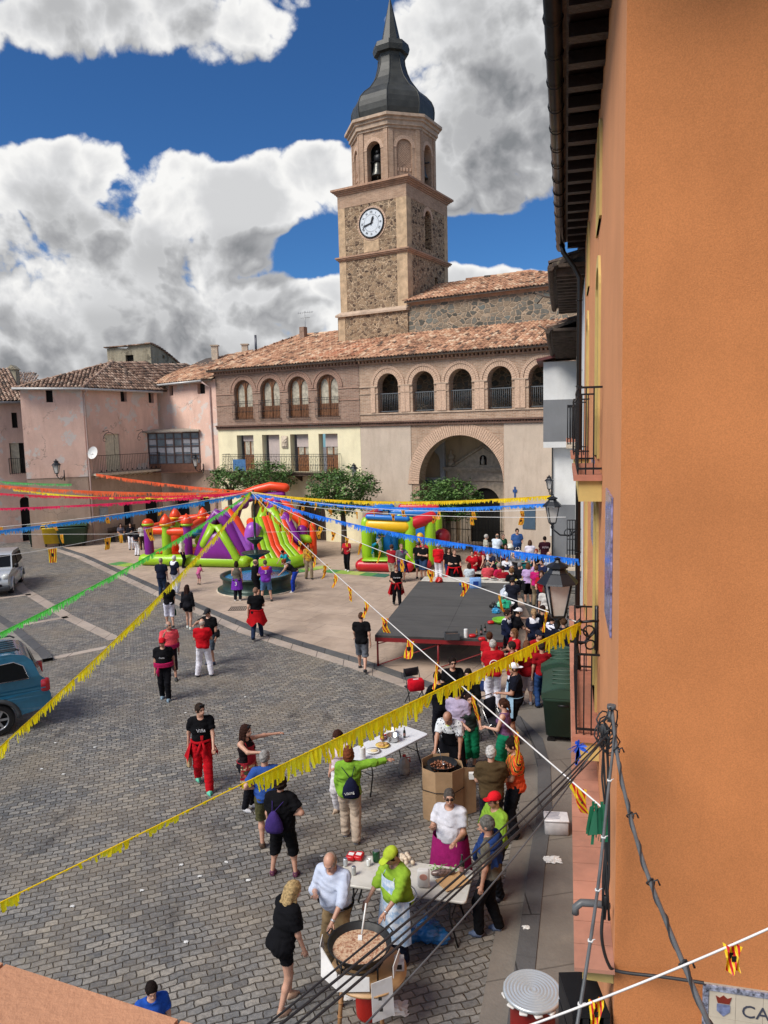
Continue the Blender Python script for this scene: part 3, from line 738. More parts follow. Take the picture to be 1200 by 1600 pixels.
# octagonal belfry
OC=Vector((-2.42,2.85,0)); AP=2.5
bf=MB(); vr=MB(); pil=MB(); dk=MB(); lat=MB()
sd=2*AP*math.tan(PI/8)
for k in range(8):
    Mx=Matrix.Translation(OC)@Matrix.Rotation(k*PI/4,4,'Z')@Matrix.Translation((0,-AP,0))
    vr.X=Mx
    for q_ in (bf,pil,dk,lat): q_.X=Mx
    open_=(k%2==0)
    lp=arch_loop(-.5,.5,22.3,24.72)
    wall(bf,rect_loop(-sd/2,sd/2,22.12,25.3),[lp],0,.5 if open_ else .12)
    if not open_: wall(lat,rect_loop(-.52,.52,22.2,24.8),[],.11,.2)
    if not open_:
        for i in range(9):
            for j in range(2):
                z=23.35+i*.14; 
                if z<24.45: vr.box((0,.085,z),(1.0,.03,.03),R=Matrix.Rotation(rad(42 if j else -42),3,'Y'))
        for i in range(5): vr.box((-.4+i*.2,.09,22.95),(.1,.06,.2))
    arch_ring(vr,0,24.22,.5,.72,-.03,.1,17)
    vr.X=None; vr.build('belfry_brickwork',VOU,tw); vr=MB()
    for s in (-1,1):
        pil.bx(s*(sd/2-.16)-.15,s*(sd/2-.16)+.15,-.06,.1,22.12,25.3)
for q_ in (bf,vr,pil,dk,lat): q_.X=None
bf.build('belfry_wall',BRT,tw); pil.build('belfry_pilaster',BRT,tw); lat.build('blind_arch_panel',BRT,tw)
mb=MB()
prof=[(AP+.02,25.3),(AP+.1,25.32),(AP+.1,25.45),(AP+.2,25.47),(AP+.2,25.72),(AP+.3,25.75),(AP+.3,25.9),(AP+.45,25.93),(AP+.45,26.1),(AP+.1,26.15)]
mb.lathe([(r/math.cos(PI/8),z) for r,z in prof],OC,8,PI/8,False); mb.build('belfry_cornice',MOLD2,tw)
mb=MB(); dp=[(2.45,26.15),(2.6,26.35),(2.68,26.65),(2.7,27.0),(2.67,27.3),(2.52,27.65),(2.2,28.0),(1.75,28.35),(1.5,28.68),(1.22,29.05),(1.02,29.5),(.88,30.0),(.84,30.4),(.88,30.6),(1.12,30.66),(1.2,30.95),(1.12,31.25),(.66,31.36),(.62,31.5),(.42,32.4),(.2,33.4),(.03,34.1)]
mb.lathe(dp,OC,8,PI/8,False)
for k in range(8):
    t=PI/8+k*PI/4; mb.tube([OC+Vector((r*math.cos(t)*1.003,r*math.sin(t)*1.003,z)) for r,z in dp[:13]],.035,4)
mb.build('dome',SLATE,tw)
for i_,(bx_,by_) in enumerate(((0,-AP+.45),(AP-.45,0))):
    bl=MB(); c_=OC+Vector((bx_,by_,0))
    bl.lathe([(.42,22.75),(.40,22.82),(.30,23.0),(.25,23.3),(.22,23.5),(.1,23.58)],c_,14)
    bl.cyl(c_+Vector((0,0,22.9)),c_+Vector((0,0,22.62)),.05,6,.07)
    b_=bl.build('bell',M('bronze',(.10,.10,.09),.35,.7,var=.3),tw)
    yk=MB(); yk.box(c_+Vector((0,0,23.85)),(.5,.25,.5),bev=.1); yk.cyl(c_+Vector((-.55,0,23.66)),c_+Vector((.55,0,23.66)),.05,6); yk.box(c_+Vector((0,0,24.2)),(.25,.2,.25),bev=.06)
    yk.build('bell_yoke',IRON,b_)
mb=MB(); mb.lathe([(AP*.72,22.13),(AP*.72,25.2)],OC,8,PI/8,False); mb.build('belfry_dark_core',DARK,tw)  # added near-black core paints the shade inside the belfry
mb=MB(); mb.X=Matrix.Rotation(PI/2,4,'Z'); mb.bx(2.4,3.4,.48,.55,18.3,20.8); mb.build('window_dark_panel',DARK,tw); mb=MB(); mb.X=Matrix.Rotation(PI/2,4,'Z'); mb.bx(3.7,4.25,.48,.55,15.8,16.8); mb.build('window_dark_panel',DARK,tw)
# ------------------------------------------------------------ arcaded brick house
HL,HR=-23.2,-11.87
hs=FC.empty('arcaded_house','house with four arched windows in dark brick above a cream floor','house')
ha=[-21.6,-19.38,-17.15,-14.92]
mb=MB(); wall(mb,rect_loop(HL,HR,7.42,10.72),[arch_loop(u0,u0+1.55,7.8,10.32) for u0 in ha],-.02,.45); mb.build('brick_wall',BR2,hs)
mb=MB()
for u0 in ha:
    c=u0+.775; arch_ring(mb,c,9.545,.79,1.0,-.05,.05,24); arch_ring(mb,c,9.545,1.02,1.12,-.08,.05,34)
mb.build('arch_moulding',VOUD,hs)
mb=MB()
xs=[HL]+[v for u0 in ha for v in (u0-.02,u0+1.57)]+[HR]
for a_,b_ in zip(xs[::2],xs[1::2]):
    for z in (8.72,9.42): mb=MB(); mb.bx(a_,b_,-.06,-.021,z,z+.07); mb.build('string_course',VOUD,hs)
def iron_panel(mb,x0,x1,y,z0,z1,step=.13,deco=True):
    for z in (z0,z0+.08,z1-.14,z1): mb.bx(x0,x1,y-.012,y+.012,z-.012,z+.012)
    k=x0
    while k<=x1+.001:
        mb.cyl((k,y,z0),(k,y,z1),.011,4)
        if deco: mb.sphere((k,y,(z0+z1)/2-.1),.035,5,4,(1,.6,1.6))
        k+=step
for u0 in ha:
    mb=MB(); lp=arch_loop(u0,u0+1.55,7.8,10.32)
    wall(mb,lp,[[(x,z) for x,z in arch_loop(u0+.12,u0+.70,8.6,10.1,8,.5)],[(x,z) for x,z in arch_loop(u0+.85,u0+1.43,8.6,10.1,8,.5)]],.2,.27); 
    mb.bx(u0+.745,u0+.805,.16,.199,7.8,10.2)
    f_=mb.build('window',WOOD,hs)
    mb=MB(); mb.bx(u0+.05,u0+1.5,.262,.268,8.5,10.2); mb.build('pane',GLW,f_)
    mb=MB(); iron_panel(mb,u0-.08,u0+1.63,-.16,7.78,8.95,.12); 
    for x in (u0-.08,u0+1.63): mb.bx(x-.012,x+.012,-.16,.0,8.93,8.955); mb.bx(x-.012,x+.012,-.16,.0,7.77,7.8)
    mb.build('window_railing',IRON,hs)
dr=[-21.55,-19.41,-17.13,-14.93]
mb=MB(); wall(mb,rect_loop(HL,HR,0,7.15),[rect_loop(u0,u0+1.42,4.38,6.75) for u0 in dr]+[arch_loop(-20.6,-19.2,.01,2.6),arch_loop(-16.9,-14.6,.01,2.9)],-.02,.45); mb.build('cream_wall',CRM,hs)
for i,u0 in enumerate(dr):
    mb=MB(); mb.bx(u0+.3,u0+1.42,.36,.42,4.38,6.75)
    for a_ in (.36,.88): mb.bx(u0+a_,u0+a_+.46,.34,.359,4.5,5.3)
    dd=mb.build('balcony_door',WOOD,hs)
    mb=MB(); 
    for a_ in (.42,.92): mb.bx(u0+a_,u0+a_+.36,.33,.355,5.45,6.45)
    mb.build('pane',GLW if i!=1 else SHUT,dd)
    top=[6.35,4.4,5.95,5.95][i]
    mb=MB(); z=top
    while z<6.74: mb.bx(u0+.3,u0+1.42,.29,.325,z,z+.05); z+=.055
    mb.build('roller_shutter',SHUT,dd)
mb=MB(); mb.bx(-22.3,-13.3,-.75,-.022,4.18,4.33); mb.bx(-22.35,-13.25,-.8,-.021,4.331,4.37)
for k in range(7):
    x=-22.1+k*1.43; mb.prism([(x,-.7,4.17),(x,-.03,4.17),(x,-.03,3.8)],(.12,0,0))
bc=mb.build('balcony_slab',WOODD,hs)
mb=MB(); iron_panel(mb,-22.25,-13.35,-.74,4.4,5.53,.13)
for x in (-22.25,-13.35):
    for k in range(5): mb.cyl((x,-.74+k*.15,4.4),(x,-.74+k*.15,5.53),.011,4)
    mb.bx(x-.012,x+.012,-.74,-.03,5.51,5.54)
for k in range(23):
    x=-22.25+.2+k*.39
    for a_ in (0,1):
        mb.tube([(x+.1*math.cos(t),-.75,4.95+(.25 if a_ else -.25)+.17*math.sin(t)) for t in [i*PI/3 for i in range(6)]],.012,4,closed=True)
mb.build('balcony_railing',IRON,hs)
mb=MB(); mb.bx(-21.3,-20.25,-.77,-.75,4.45,5.2); mb.build('balcony_cloth',cloth('4a6f9a'),hs)
mb=MB(); mb.box((-17.55,-.07,6.28),(.5,.08,.78),bev=.1)
rg=random.Random(4)
for k in range(14): mb.sphere((-17.55+rg.uniform(-.17,.17),-.11,6.28+rg.uniform(-.3,.3)),rg.uniform(.05,.09),6,4,(1,.5,1))
mb.build('coat_of_arms',STONE,hs)
mb=MB(); mb.prism([(x,.3,z) for x,z in arch_loop(-20.6,-19.2,.0,2.6)],(0,.05,0)); mb.build('street_door',WOODD,hs)
mb=MB(); mb.prism([(x,.3,z) for x,z in arch_loop(-16.9,-14.6,0,2.9)],(0,.05,0))
for k in range(12): mb.bx(-16.9+k*.19+.02,-16.9+(k+1)*.19-.01,.27,.299,.05,2.2)
mb.build('street_door',WOODD,hs)
dentils(hs,HL,HR-.003,-.02,10.72,VOUD)
mb=MB(); mb.bx(HL,HR,-.14,.3,7.152,7.23); mb.bx(HL,HR,-.22,.3,7.33,7.418)
k=HL
while k<HR: mb.box((k,-.08,7.28),(.10,.18,.096),rz=rad(45)); k+=.16
mb.build('sawtooth_band',BRD,hs)
mb=MB(); e0=(HL-.35,-.5,11.05); e1=(HR+.06,-.5,11.05); r0=(-20.9,6.6,13.75); r1=(HR+.06,6.6,13.75)
tiles(mb,[e0,e1,r1,r0],seed=11); tiles(mb,[(HL-.35,13,11.05),e0,r0],seed=12)
ridge(mb,r0,r1,seed=5); ridge(mb,(-20.9,6.6,13.78),(HL-.3,-.45,11.15),seed=6)
mb.build('roof',TILE,hs)
mb=MB(); tiles(mb,[(-15.6,-.1,11.2+.075),(UL,-.1,11.2+.075),(UL,4.3,12.86),(-13.4,4.3,12.86)],base=False,seed=13); mb.build('new_roof_tiles',TILN,hs)
mb=MB(); mb.bx(HL,HL+.2,.46,10,0,10.8); mb.bx(-20.2,-19.8,5.5,5.9,13,14.2); mb.build('side_wall',BR2,hs)
# ------------------------------------------------------------ pink houses on the left
def FX(A,B,o=(0,0)):
    """transform of a facade frame from A to B"""
    a=math.atan2(B[1]-A[1],B[0]-A[0]); return Matrix.Translation((A[0],A[1],0))@Matrix.Rotation(a,4,'Z'), math.hypot(B[0]-A[0],B[1]-A[1])
PA=(-22.18,46.0);PB=(-18.77,47.0);PC=(-15.58,52.0);PD=(-15.94,53.0);PE=(-11.06,50.12)
XL,LL=FX(PA,PB);XR,LR=FX(PB,PC);XW,LW=FX(PD,PE)
ph=thing('pink_house','pink plastered corner house with long iron balcony, clay roof and satellite dish','house')
def facade(par,X,L,z0,z1,holes,mat,name='wall',y0=0,y1=.4,x0=0):
    mb=MB(); mb.X=X; wall(mb,rect_loop(x0,L,z0,z1),holes,y0,y1); return mb.build(name,mat,par)
facade(ph,XL,LL,4.4,10.0,[rect_loop(1.45,1.85,9.1,9.85)],PNK)
facade(ph,XR,LR,4.4,10.0,[rect_loop(2.9,3.4,9.15,9.9),rect_loop(5.2,5.65,9.1,9.8),rect_loop(1.45,2.6,4.6,7.05)],PNK)
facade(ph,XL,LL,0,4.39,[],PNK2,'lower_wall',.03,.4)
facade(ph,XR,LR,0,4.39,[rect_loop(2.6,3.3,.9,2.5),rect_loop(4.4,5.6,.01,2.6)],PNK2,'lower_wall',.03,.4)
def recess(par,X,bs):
    for q in bs: mb=MB(); mb.X=X; mb.bx(*q); mb.build('window_dark_panel',DARK,par)  # near-black panel paints the shade of the room behind each opening
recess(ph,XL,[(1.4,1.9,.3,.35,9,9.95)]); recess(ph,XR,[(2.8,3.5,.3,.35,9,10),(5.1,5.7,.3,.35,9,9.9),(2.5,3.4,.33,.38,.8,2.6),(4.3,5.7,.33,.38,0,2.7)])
mb=MB(); mb.X=XR; mb.bx(1.45,2.6,.12,.16,4.6,7.05)
for z in (5.0,5.7,6.4): 
    for x in (1.52,2.06): mb.bx(x,x+.46,.1,.119,z,z+.55)
mb.build('balcony_door',M('cream_shutter',(.58,.53,.40),.6),ph)
mb=MB(); mb.X=XR; mb.bx(.3,5.45,-.72,-.01,4.42,4.56); 
for k in range(12): mb.prism([(.5+k*.42,-.6,4.41),(.5+k*.42,-.02,4.41),(.5+k*.42,-.02,4.2)],(.08,0,0))
mb.build('balcony_slab',STONE,ph)
mb=MB(); mb.X=XR
def rail(mb,x0,x1,y,z0,z1,step=.13,r=.011,ends=True):
    mb.bx(x0,x1,y-.015,y+.015,z1-.015,z1+.015); mb.bx(x0,x1,y-.012,y+.012,z0+.05,z0+.075)
    n=max(1,int(abs(x1-x0)/step))
    for i in range(n+1): mb.cyl((x0+(x1-x0)*i/n,y,z0),(x0+(x1-x0)*i/n,y,z1),r,4)
    if ends:
        for x in (x0,x1):
            mb.bx(x-.012,x+.012,y,-.01,z1-.015,z1+.013)
            for i in range(1,5): yy=y*(1-i/5); mb.cyl((x,yy,z0),(x,yy,z1),r,4)
rail(mb,.35,5.4,-.68,4.57,5.7)
for k in range(13): mb.sphere((.5+k*.4,-.7,4.72),.06,6,4,(1,.4,1))
for c_ in (1.3,4.0):
    mb.cyl((c_+.35,-.66,5.7),(c_+.35,-.66,6.9),.016,4)
    mb.tube([(c_+.35+.45*math.cos(t)-.45+.1,-.66,6.75+.4*math.sin(t)) for t in [i*PI/8 for i in range(9)]],.018,4)
    mb.tube([(c_-.35+.14*math.cos(t),-.66,6.7+.12*math.sin(t)) for t in [i*PI/4 for i in range(8)]],.014,4)
    mb.tube([(c_,-.66,7.15),(c_+.05,-.5,7.3),(c_,-.02,7.2)],.014,4)
mb.build('balcony_railing',IRON,ph)
Pk=D(176,566,52.3)
def gz(P_,z): return (P_[0],P_[1],z)
def out(X,u,y,z): return tuple(X@Vector((u,y,z)))
mb=MB(); E0=out(XL,-.3,-.4,9.95);E1=out(XL,LL+.1,-.45,9.95);E2=out(XR,LR+.2,-.4,9.95)
tiles(mb,[E0,E1,tuple(Pk)],seed=21); tiles(mb,[E1,E2,tuple(Pk)],seed=22)
P2=D(120,560,60); tiles(mb,[(-26,60,9.9),E0,tuple(Pk),(-23,62,11.6)],seed=23)
tiles(mb,[E2,(-12,60,10.6),(-15,60,12.2),tuple(Pk)],seed=24)
ridge(mb,tuple(Pk),E1,seed=2)
mb.build('roof',TILO,ph)
def gutter(par,pts,r=.075,mat=GUTW,name='gutter'):
    mb=MB(); mb.tube(pts,r,8); return mb.build(name,mat,par)
gutter(ph,[out(XL,-.35,-.5,9.93),out(XL,LL+.1,-.52,9.88),out(XR,LR+.1,-.5,9.82)])
gutter(ph,[out(XR,.05,-.5,9.85),out(XR,.1,-.08,9.6),out(XR,.1,-.08,4.4),out(XR,.15,-.05,.1)],.05,M('pink_pipe',(.50,.36,.32),.6),'downpipe')
mb=MB(); c_=XR@Vector((.15,-.45,5.9)); R_=Vector((-.3,-1,.35)).to_track_quat('Z','Y').to_matrix()
rows=[]
for r_,z_ in ((.02,-.1),(.15,-.085),(.28,-.04),(.36,0.02)):
    rows.append([mb.V(c_+R_@Vector((r_*math.cos(t),r_*math.sin(t)*1.15,z_))) for t in [2*PI*k/16 for k in range(16)]])
for A_,B_ in zip(rows,rows[1:]): mb.skin(A_,B_)
mb.F(rows[0][::-1]); mb.tube([c_+R_@Vector((0,-.35,0)),c_+R_@Vector((0,0,.3))],.012,4); mb.tube([c_-Vector((0,0,.05)),XR@Vector((.15,0,5.7))],.02,5)
mb.build('satellite_dish',WPAINT,ph)
mb=MB(); mb.X=XR; mb.bx(.7,1.3,-.06,.02,1.3,2.3); mb.bx(.75,1.25,-.07,-.061,1.4,2.2); mb.build('letter_box',M('box_grey',(.30,.32,.34),.5),ph)
# wing
wg=thing('pink_wing_house','pink house wing between the corner house and the brick arcade, with glazed balcony','house')
facade(wg,XW,LW,4.4,10.45,[rect_loop(1.3,1.7,9.6,10.25),rect_loop(4.0,4.7,9.6,10.3)],PNK)
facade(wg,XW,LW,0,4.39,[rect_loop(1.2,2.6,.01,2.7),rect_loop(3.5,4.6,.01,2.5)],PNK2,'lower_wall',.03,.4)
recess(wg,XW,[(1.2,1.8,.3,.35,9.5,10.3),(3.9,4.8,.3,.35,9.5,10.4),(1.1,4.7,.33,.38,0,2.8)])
ga=XR@Vector((4.9,-.05,0)); gb=XW@Vector((3.95,-.05,0)); XG,LG=FX((ga.x,ga.y),(gb.x,gb.y))
mb=MB(); mb.X=XG; mb.bx(0,LG,0,.1,4.35,4.9); mb.bx(-.2,LG+.1,-.25,.8,4.28,4.349); mb.build('balcony_panel',M('brown_panel',(.19,.085,.05),.6),wg)
mb=MB(); mb.X=XG; mb.bx(0,LG,.06,.08,4.9,7.0); gl=mb.build('glazing',M('grey_glass',(.16,.18,.21),.12,var=.5,sc=1.5),wg)
mb=MB(); mb.X=XG
for i in range(7): x=LG*i/6; mb.bx(x-.04,x+.04,-.005,.1,4.9,7.02)
for z in (4.9,5.5,6.1,6.6,7.0): mb.bx(0,LG,.0,.09,z-.03,z+.03)
mb.build('frame',M('brown_frame',(.10,.06,.05),.5),gl)
rg=random.Random(8)
mb=MB(); mb.X=XG
for i in range(6):
    for z in (5.5,6.1):
        if rg.random()<.75: mb.bx(LG*i/6+.05,LG*(i+1)/6-.05,.045,.055,z+.2-rg.random()*.1,z+.5)
mb.build('blind',M('blind_grey',(.42,.42,.44),.6),gl)
mb=MB(); mb.X=XG; mb.prism([(-.5,-.35,7.15),(-.5,.6,7.3),(-.5,.6,7.22),(-.5,-.35,7.07)],(LG+.6,0,0)); mb.build('awning_slab',M('slab_dirty',(.33,.29,.24),.9,var=.3),wg)
mb=MB(); a_,b_=out(XW,-.2,-.45,10.4),out(XW,LW+.1,-.45,10.5)
tiles(mb,[a_,b_,tuple(D(396,547,58)),tuple(D(322,560,58)),tuple(D(262,586,55))],seed=31); mb.build('roof',TILE,wg)
gutter(wg,[out(XW,-.3,-.52,10.3),out(XW,4.9,-.52,10.42)])
gutter(wg,[out(XW,4.9,-.5,10.35),out(XW,5.2,-.08,10.0),out(XW,5.2,-.08,7),out(XW,5.25,-.08,.1)],.05,M('pink_pipe'),'downpipe')
for (px,py,Y,h) in ((336,552,57,.9),(383,548,58,.7)):
    c_=D(px,py,Y); mb=MB(); mb.box(c_+Vector((0,0,-.2)),(.45,.45,h+.6)); mb.box(c_+Vector((0,0,h/2+.12)),(.6,.6,.08)); mb.build('chimney',STONE,wg)
c_=D(400,548,59); mb=MB(); mb.cyl(c_-Vector((0,0,.5)),c_+Vector((0,0,1.2)),.09,8); mb.build('flue_pipe',paint('55555c',.4,.5),wg)
# ruin
ru=thing('ruined_wall_house','roofless crumbling earth and stone house shell rising behind the pink house','house')
a0=D(168,560,60);a1=D(236,560,59.5);a2=D(294,580,65)
XU,LU=FX((a0.x,a0.y),(a1.x,a1.y)); 
top=[(LU,14.0),(LU*.8,14.02),(LU*.5,13.85),(LU*.45,13.7),(LU*.2,13.8),(0,13.75)]
mb=MB(); mb.X=XU; wall(mb,[(0,8),(LU,8)]+top,[rect_loop(LU*.42,LU*.6,12.5,13.2)],0,.5,back=True); mb.build('wall',RUI,ru)
XV,LV=FX((a1.x,a1.y),(a2.x,a2.y)); mb=MB(); mb.X=XV
wall(mb,[(0,8),(LV,8),(LV,12.1),(LV*.75,12.75),(LV*.5,13.3),(LV*.25,13.75),(0,14.0)],[rect_loop(LV*.3,LV*.36,13.0,13.25),rect_loop(LV*.55,LV*.6,12.6,12.85)],0,.5,back=True); mb.build('wall',RUI,ru)
mb=MB(); mb.X=XU; mb.bx(LU*.4,LU*.62,.3,.4,12.4,13.3); mb.build('window_dark_panel',DARK,ru)
mb=MB(); mb.X=XU; 
for k in range(14):
    x=LU*k/14; mb.rn=rg.random(); mb.box((x,.1,13.85+.012*k),(.45,.6,.07),rz=rg.uniform(-.2,.2))
mb.X=XV
for k in range(16):
    x=LV*k/16; mb.rn=rg.random(); mb.box((x,.1,14.05-1.95*(k/16)**1.4),(.5,.5,.07),R=Matrix.Rotation(.35*(k/16),3,'Y'))
mb.build('wall_cap',TILO,ru)
# far left house
fl=thing('far_left_house','pink house with damp stains at the left edge, behind the street','house')
A_=D(-60,700,47.5);B_=D(40,700,49.5); XF,LF=FX((A_.x,A_.y),(B_.x,B_.y))
wq=XF.inverted()
def ux(px): 
    r=ray(px,700); n=XF.to_3x3()@Vector((0,1,0)); k=Vector((A_.x,A_.y,0)).dot(n)/Vector((r.x,r.y,0)).dot(n); return (wq@Vector((r.x*k,r.y*k,0))).x
facade(fl,XF,LF+.3,0,9.3,[rect_loop(ux(22),ux(31),7.6,8.6),rect_loop(ux(15),ux(38),4.6,6.6),arch_loop(ux(24),ux(40),.01,3.0)],PNK)
mb=MB(); mb.X=XF; mb.bx(ux(10),LF+.2,.28,.33,0,9); mb.build('window_dark_panel',DARK,fl)
mb=MB(); mb.X=XF; mb.bx(ux(17),ux(30),.15,.2,4.6,6.6); mb.build('door_leaf',M('cream_shutter'),fl)
mb=MB(); mb.X=XF; rail(mb,ux(12),ux(38),-.2,4.55,5.6,.12); mb.build('balcony_railing',IRON,fl)
mb=MB(); tiles(mb,[out(XF,-3,-.5,9.2),out(XF,LF+.2,-.5,9.35),out(XF,LF+.2,7,12.0),out(XF,-3,7,11.8)],seed=41); mb.build('roof',TILO,fl)
gutter(fl,[out(XF,-3,-.55,9.2),out(XF,LF+.1,-.55,9.25)])
c_=D(22,590,58); mb=MB(); mb.box(c_,(.6,.6,1.2)); mb.prism([c_+Vector((-.4,-.4,.6)),c_+Vector((.4,-.4,.6)),c_+Vector((0,-.4,.95))],(0,.8,0)); mb.build('chimney',RUI,fl)
# distant filler house roof behind
mb=MB(); hb=thing('background_house','low tiled roof far behind the left pink house','house')
tiles(mb,[tuple(D(-90,618,62)),tuple(D(60,610,64)),tuple(D(62,600,70)),tuple(D(-90,580,70))],seed=43); mb.build('roof',TILO,hb)
mb=MB(); a_=D(-90,618,62.3);b_=D(60,612,64.3); mb.prism([(a_.x,a_.y,0),(b_.x,b_.y,0),(b_.x+1,b_.y+8,0),(a_.x,a_.y+8,0)],(0,0,9.5)); mb.build('wall',PNK,hb)
# aerials
def aerial(px,py,Y,h,label):
    c_=D(px,py,Y); mb=MB(); mb.cyl(c_,c_+Vector((0,0,-h)),.02,5)
    mb.cyl(c_+Vector((-.5,0,-.15)),c_+Vector((.6,.1,-.05)),.012,4)
    for k in range(7): p=c_+Vector((-.45+k*.16,0,-.14+k*.014)); mb.cyl(p+Vector((0,-.25,-.12)),p+Vector((0,.25,.12)),.008,4)
    mb.cyl(c_+Vector((-.3,0,-.5)),c_+Vector((.35,0,-.45)),.012,4)
    o=mb.build('tv_aerial',paint('9a9a9a',.4,.6)); tag(o,label,'aerial')
aerial(476,486,54,1.8,'thin tv aerial standing on the tiled ridge left of the tower')
aerial(36,580,60,1.2,'small tv aerial above the far left roof')
# ------------------------------------------------------------ right hand side
CO=D(965,1100,5.8); dW=Vector((ray(885,656).x,ray(885,656).y,0)).normalized()
RF=Fac((CO.x,CO.y),math.atan2(-dW.y,-dW.x))       # x grows towards the camera
og=RF.empty('orange_house','tall orange rendered house with black gutter, street balconies and a tiled ledge','house')
LW_=12.6
wn_=[arch_loop(-4.9,-4.0,9.72,11.0,10,.25),arch_loop(-4.9,-4.0,6.7,9.2,10,.3),arch_loop(-4.9,-4.0,3.3,6.05,10,.3),arch_loop(-9.9,-9.0,6.7,9.2,10,.3),arch_loop(-9.9,-9.0,9.72,11.0,10,.25),arch_loop(-9.9,-9.0,3.3,6.05,10,.3)]
mb=MB(); wall(mb,rect_loop(-LW_,0,0,11.4),wn_,0,.25); mb.build('street_wall',ORG_LIT,og)
mb=MB()
mb.quad((.004,0.002,0),(.004,10,0),(.004,10,16),(.004,0.002,16))
mb.bx(-LW_,-.02,.3,10,11.3,11.4); mb.bx(-LW_,-LW_+.2,.26,10,0,11.3)
mb.build('side_wall',ORG,og)
YT=M('yellow_trim',(.55,.40,.14),.8,var=.1,sc=3,bump=.003)
for lp in wn_:
    mb=MB()
    for k in range(len(lp)):
        (xa,za),(xb,zb)=lp[k],lp[(k+1)%len(lp)]
        cxx=sum(p[0] for p in lp)/len(lp); czz=sum(p[1] for p in lp)/len(lp)
        def ex(x,z):
            return (cxx+(x-cxx)*1.35, z+(.14 if z>czz+.4 else 0) )
        e1,e2=ex(xa,za),ex(xb,zb)
        mb.quad((xa,-.03,za),(xb,-.03,zb),(e2[0],-.03,e2[1]),(e1[0],-.03,e1[1])); mb.quad((e1[0],-.03,e1[1]),(e2[0],-.03,e2[1]),(e2[0],0,e2[1]),(e1[0],0,e1[1])); mb.quad((xa,-.03,za),(xb,-.03,zb),(xb,.2,zb),(xa,.2,za))
    mb.build('window_surround',YT,og)
OLV=M('olive_shutter',(.20,.19,.07),.6,var=.1)
for x in (-4.9,-9.9):
    for z0,z1 in ((9.72,10.9),(6.7,9.1),(3.3,6.0)):
        mb=MB(); mb.bx(x+.02,x+.88,.12,.16,z0,z1); 
        for k in range(int((z1-z0)/.09)): mb.bx(x+.08,x+.82,.1,.119,z0+.05+k*.09,z0+.1+k*.09)
        mb.build('shutter',OLV,og)
for z in (3.3,6.55):
    for xc in ((-4.3,) if z<4 else (-4.3,-9.45)):
        mb=MB(); mb.bx(xc-1.25,xc+1.25,-.27,-.003,z-.32,z-.07); ys=mb.build('balcony_fascia',YT,og)
        mb=MB(); mb.bx(xc-1.3,xc+1.3,-.33,-.004,z-.069,z); mb.build('balcony_tile',M('terracotta',(.42,.17,.11),.6,var=.15,sc=6),og)
        mb=MB(); x0,x1=xc-1.22,xc+1.22
        for zz in (z+.06,z+.92,z+1.02): mb.bx(x0,x1,-.29,-.265,zz,zz+.025)
        k=x0
        while k<=x1+.01: mb.bx(k-.008,k+.008,-.286,-.27,z,z+1.03); k+=.135
        for x in (x0,x1):
            for zz in (z+.06,z+1.02): mb.bx(x-.012,x+.012,-.29,-.004,zz,zz+.025)
            for yy in (-.19,-.10): mb.bx(x-.008,x+.008,yy-.008,yy+.008,z,z+1.03)
        mb.build('balcony_railing',IRON,og)
# tiled ledge above the ground floor
TER=M('ledge_terracotta',(.40,.185,.125),.75,var=.22,sc=1.6,bump=.003,dirt=((.2,.12,.09),3.,.5))
mb=MB(); k=-LW_
while k<-.05: mb.box((k+.155,-.165,2.58),(.302,.33,.035),R=Matrix.Rotation(.06,3,'X')); k+=.31
mb.build('ledge_tiles',TER,og)
mb=MB(); mb.bx(-LW_,-.01,-.26,-.003,2.40,2.555); mb.build('ledge_fascia',YT,og)
# ceramic street plaques seen edge-on
for xc,z0,z1 in ((-1.35,5.2,6.5),(-5.9,5.3,6.6)):
    mb=MB(); mb.bx(xc-.5,xc+.5,-.02,-.003,z0,z1); mb.build('ceramic_plaque',M('azulejo',(.20,.20,.38),.2,var=.8,sc=14),og)
# eaves and gutter
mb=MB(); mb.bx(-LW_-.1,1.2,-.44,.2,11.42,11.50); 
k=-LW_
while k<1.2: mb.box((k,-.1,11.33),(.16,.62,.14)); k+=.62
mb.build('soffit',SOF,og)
mb=MB(); tiles(mb,[(-LW_-.1,-.50,11.5),(1.2,-.50,11.5),(1.2,5,13.2),(-LW_-.1,5,13.2)],tw=.2,seed=51); mb.build('roof',TILE,og)
mb=MB(); mb.tube([(-LW_-.4,-.57,11.36),(1.2,-.57,11.44)],.10,10)
k=-LW_-.3
while k<1.2: mb.tube([(k,-.57+.103*math.cos(t),11.385+.105*math.sin(t)) for t in [i*PI/6 for i in range(12)]],.009,4,closed=True); k+=.75
mb.build('gutter',GUTB,og)
mb=MB(); mb.tube([(-LW_+.3,-.55,11.3),(-LW_+.3,-.5,11.1),(-LW_+.25,-.25,10.75),(-LW_+.25,-.13,10.5),(-LW_+.25,-.13,.1)],.06,8); 
for z in (10,8,6,4,2): mb.tube([(-LW_+.25+.07*math.cos(t),-.13+.07*math.sin(t),z) for t in [i*PI/4 for i in range(8)]],.015,4,closed=True)
mb.build('downpipe',GUTB,og)
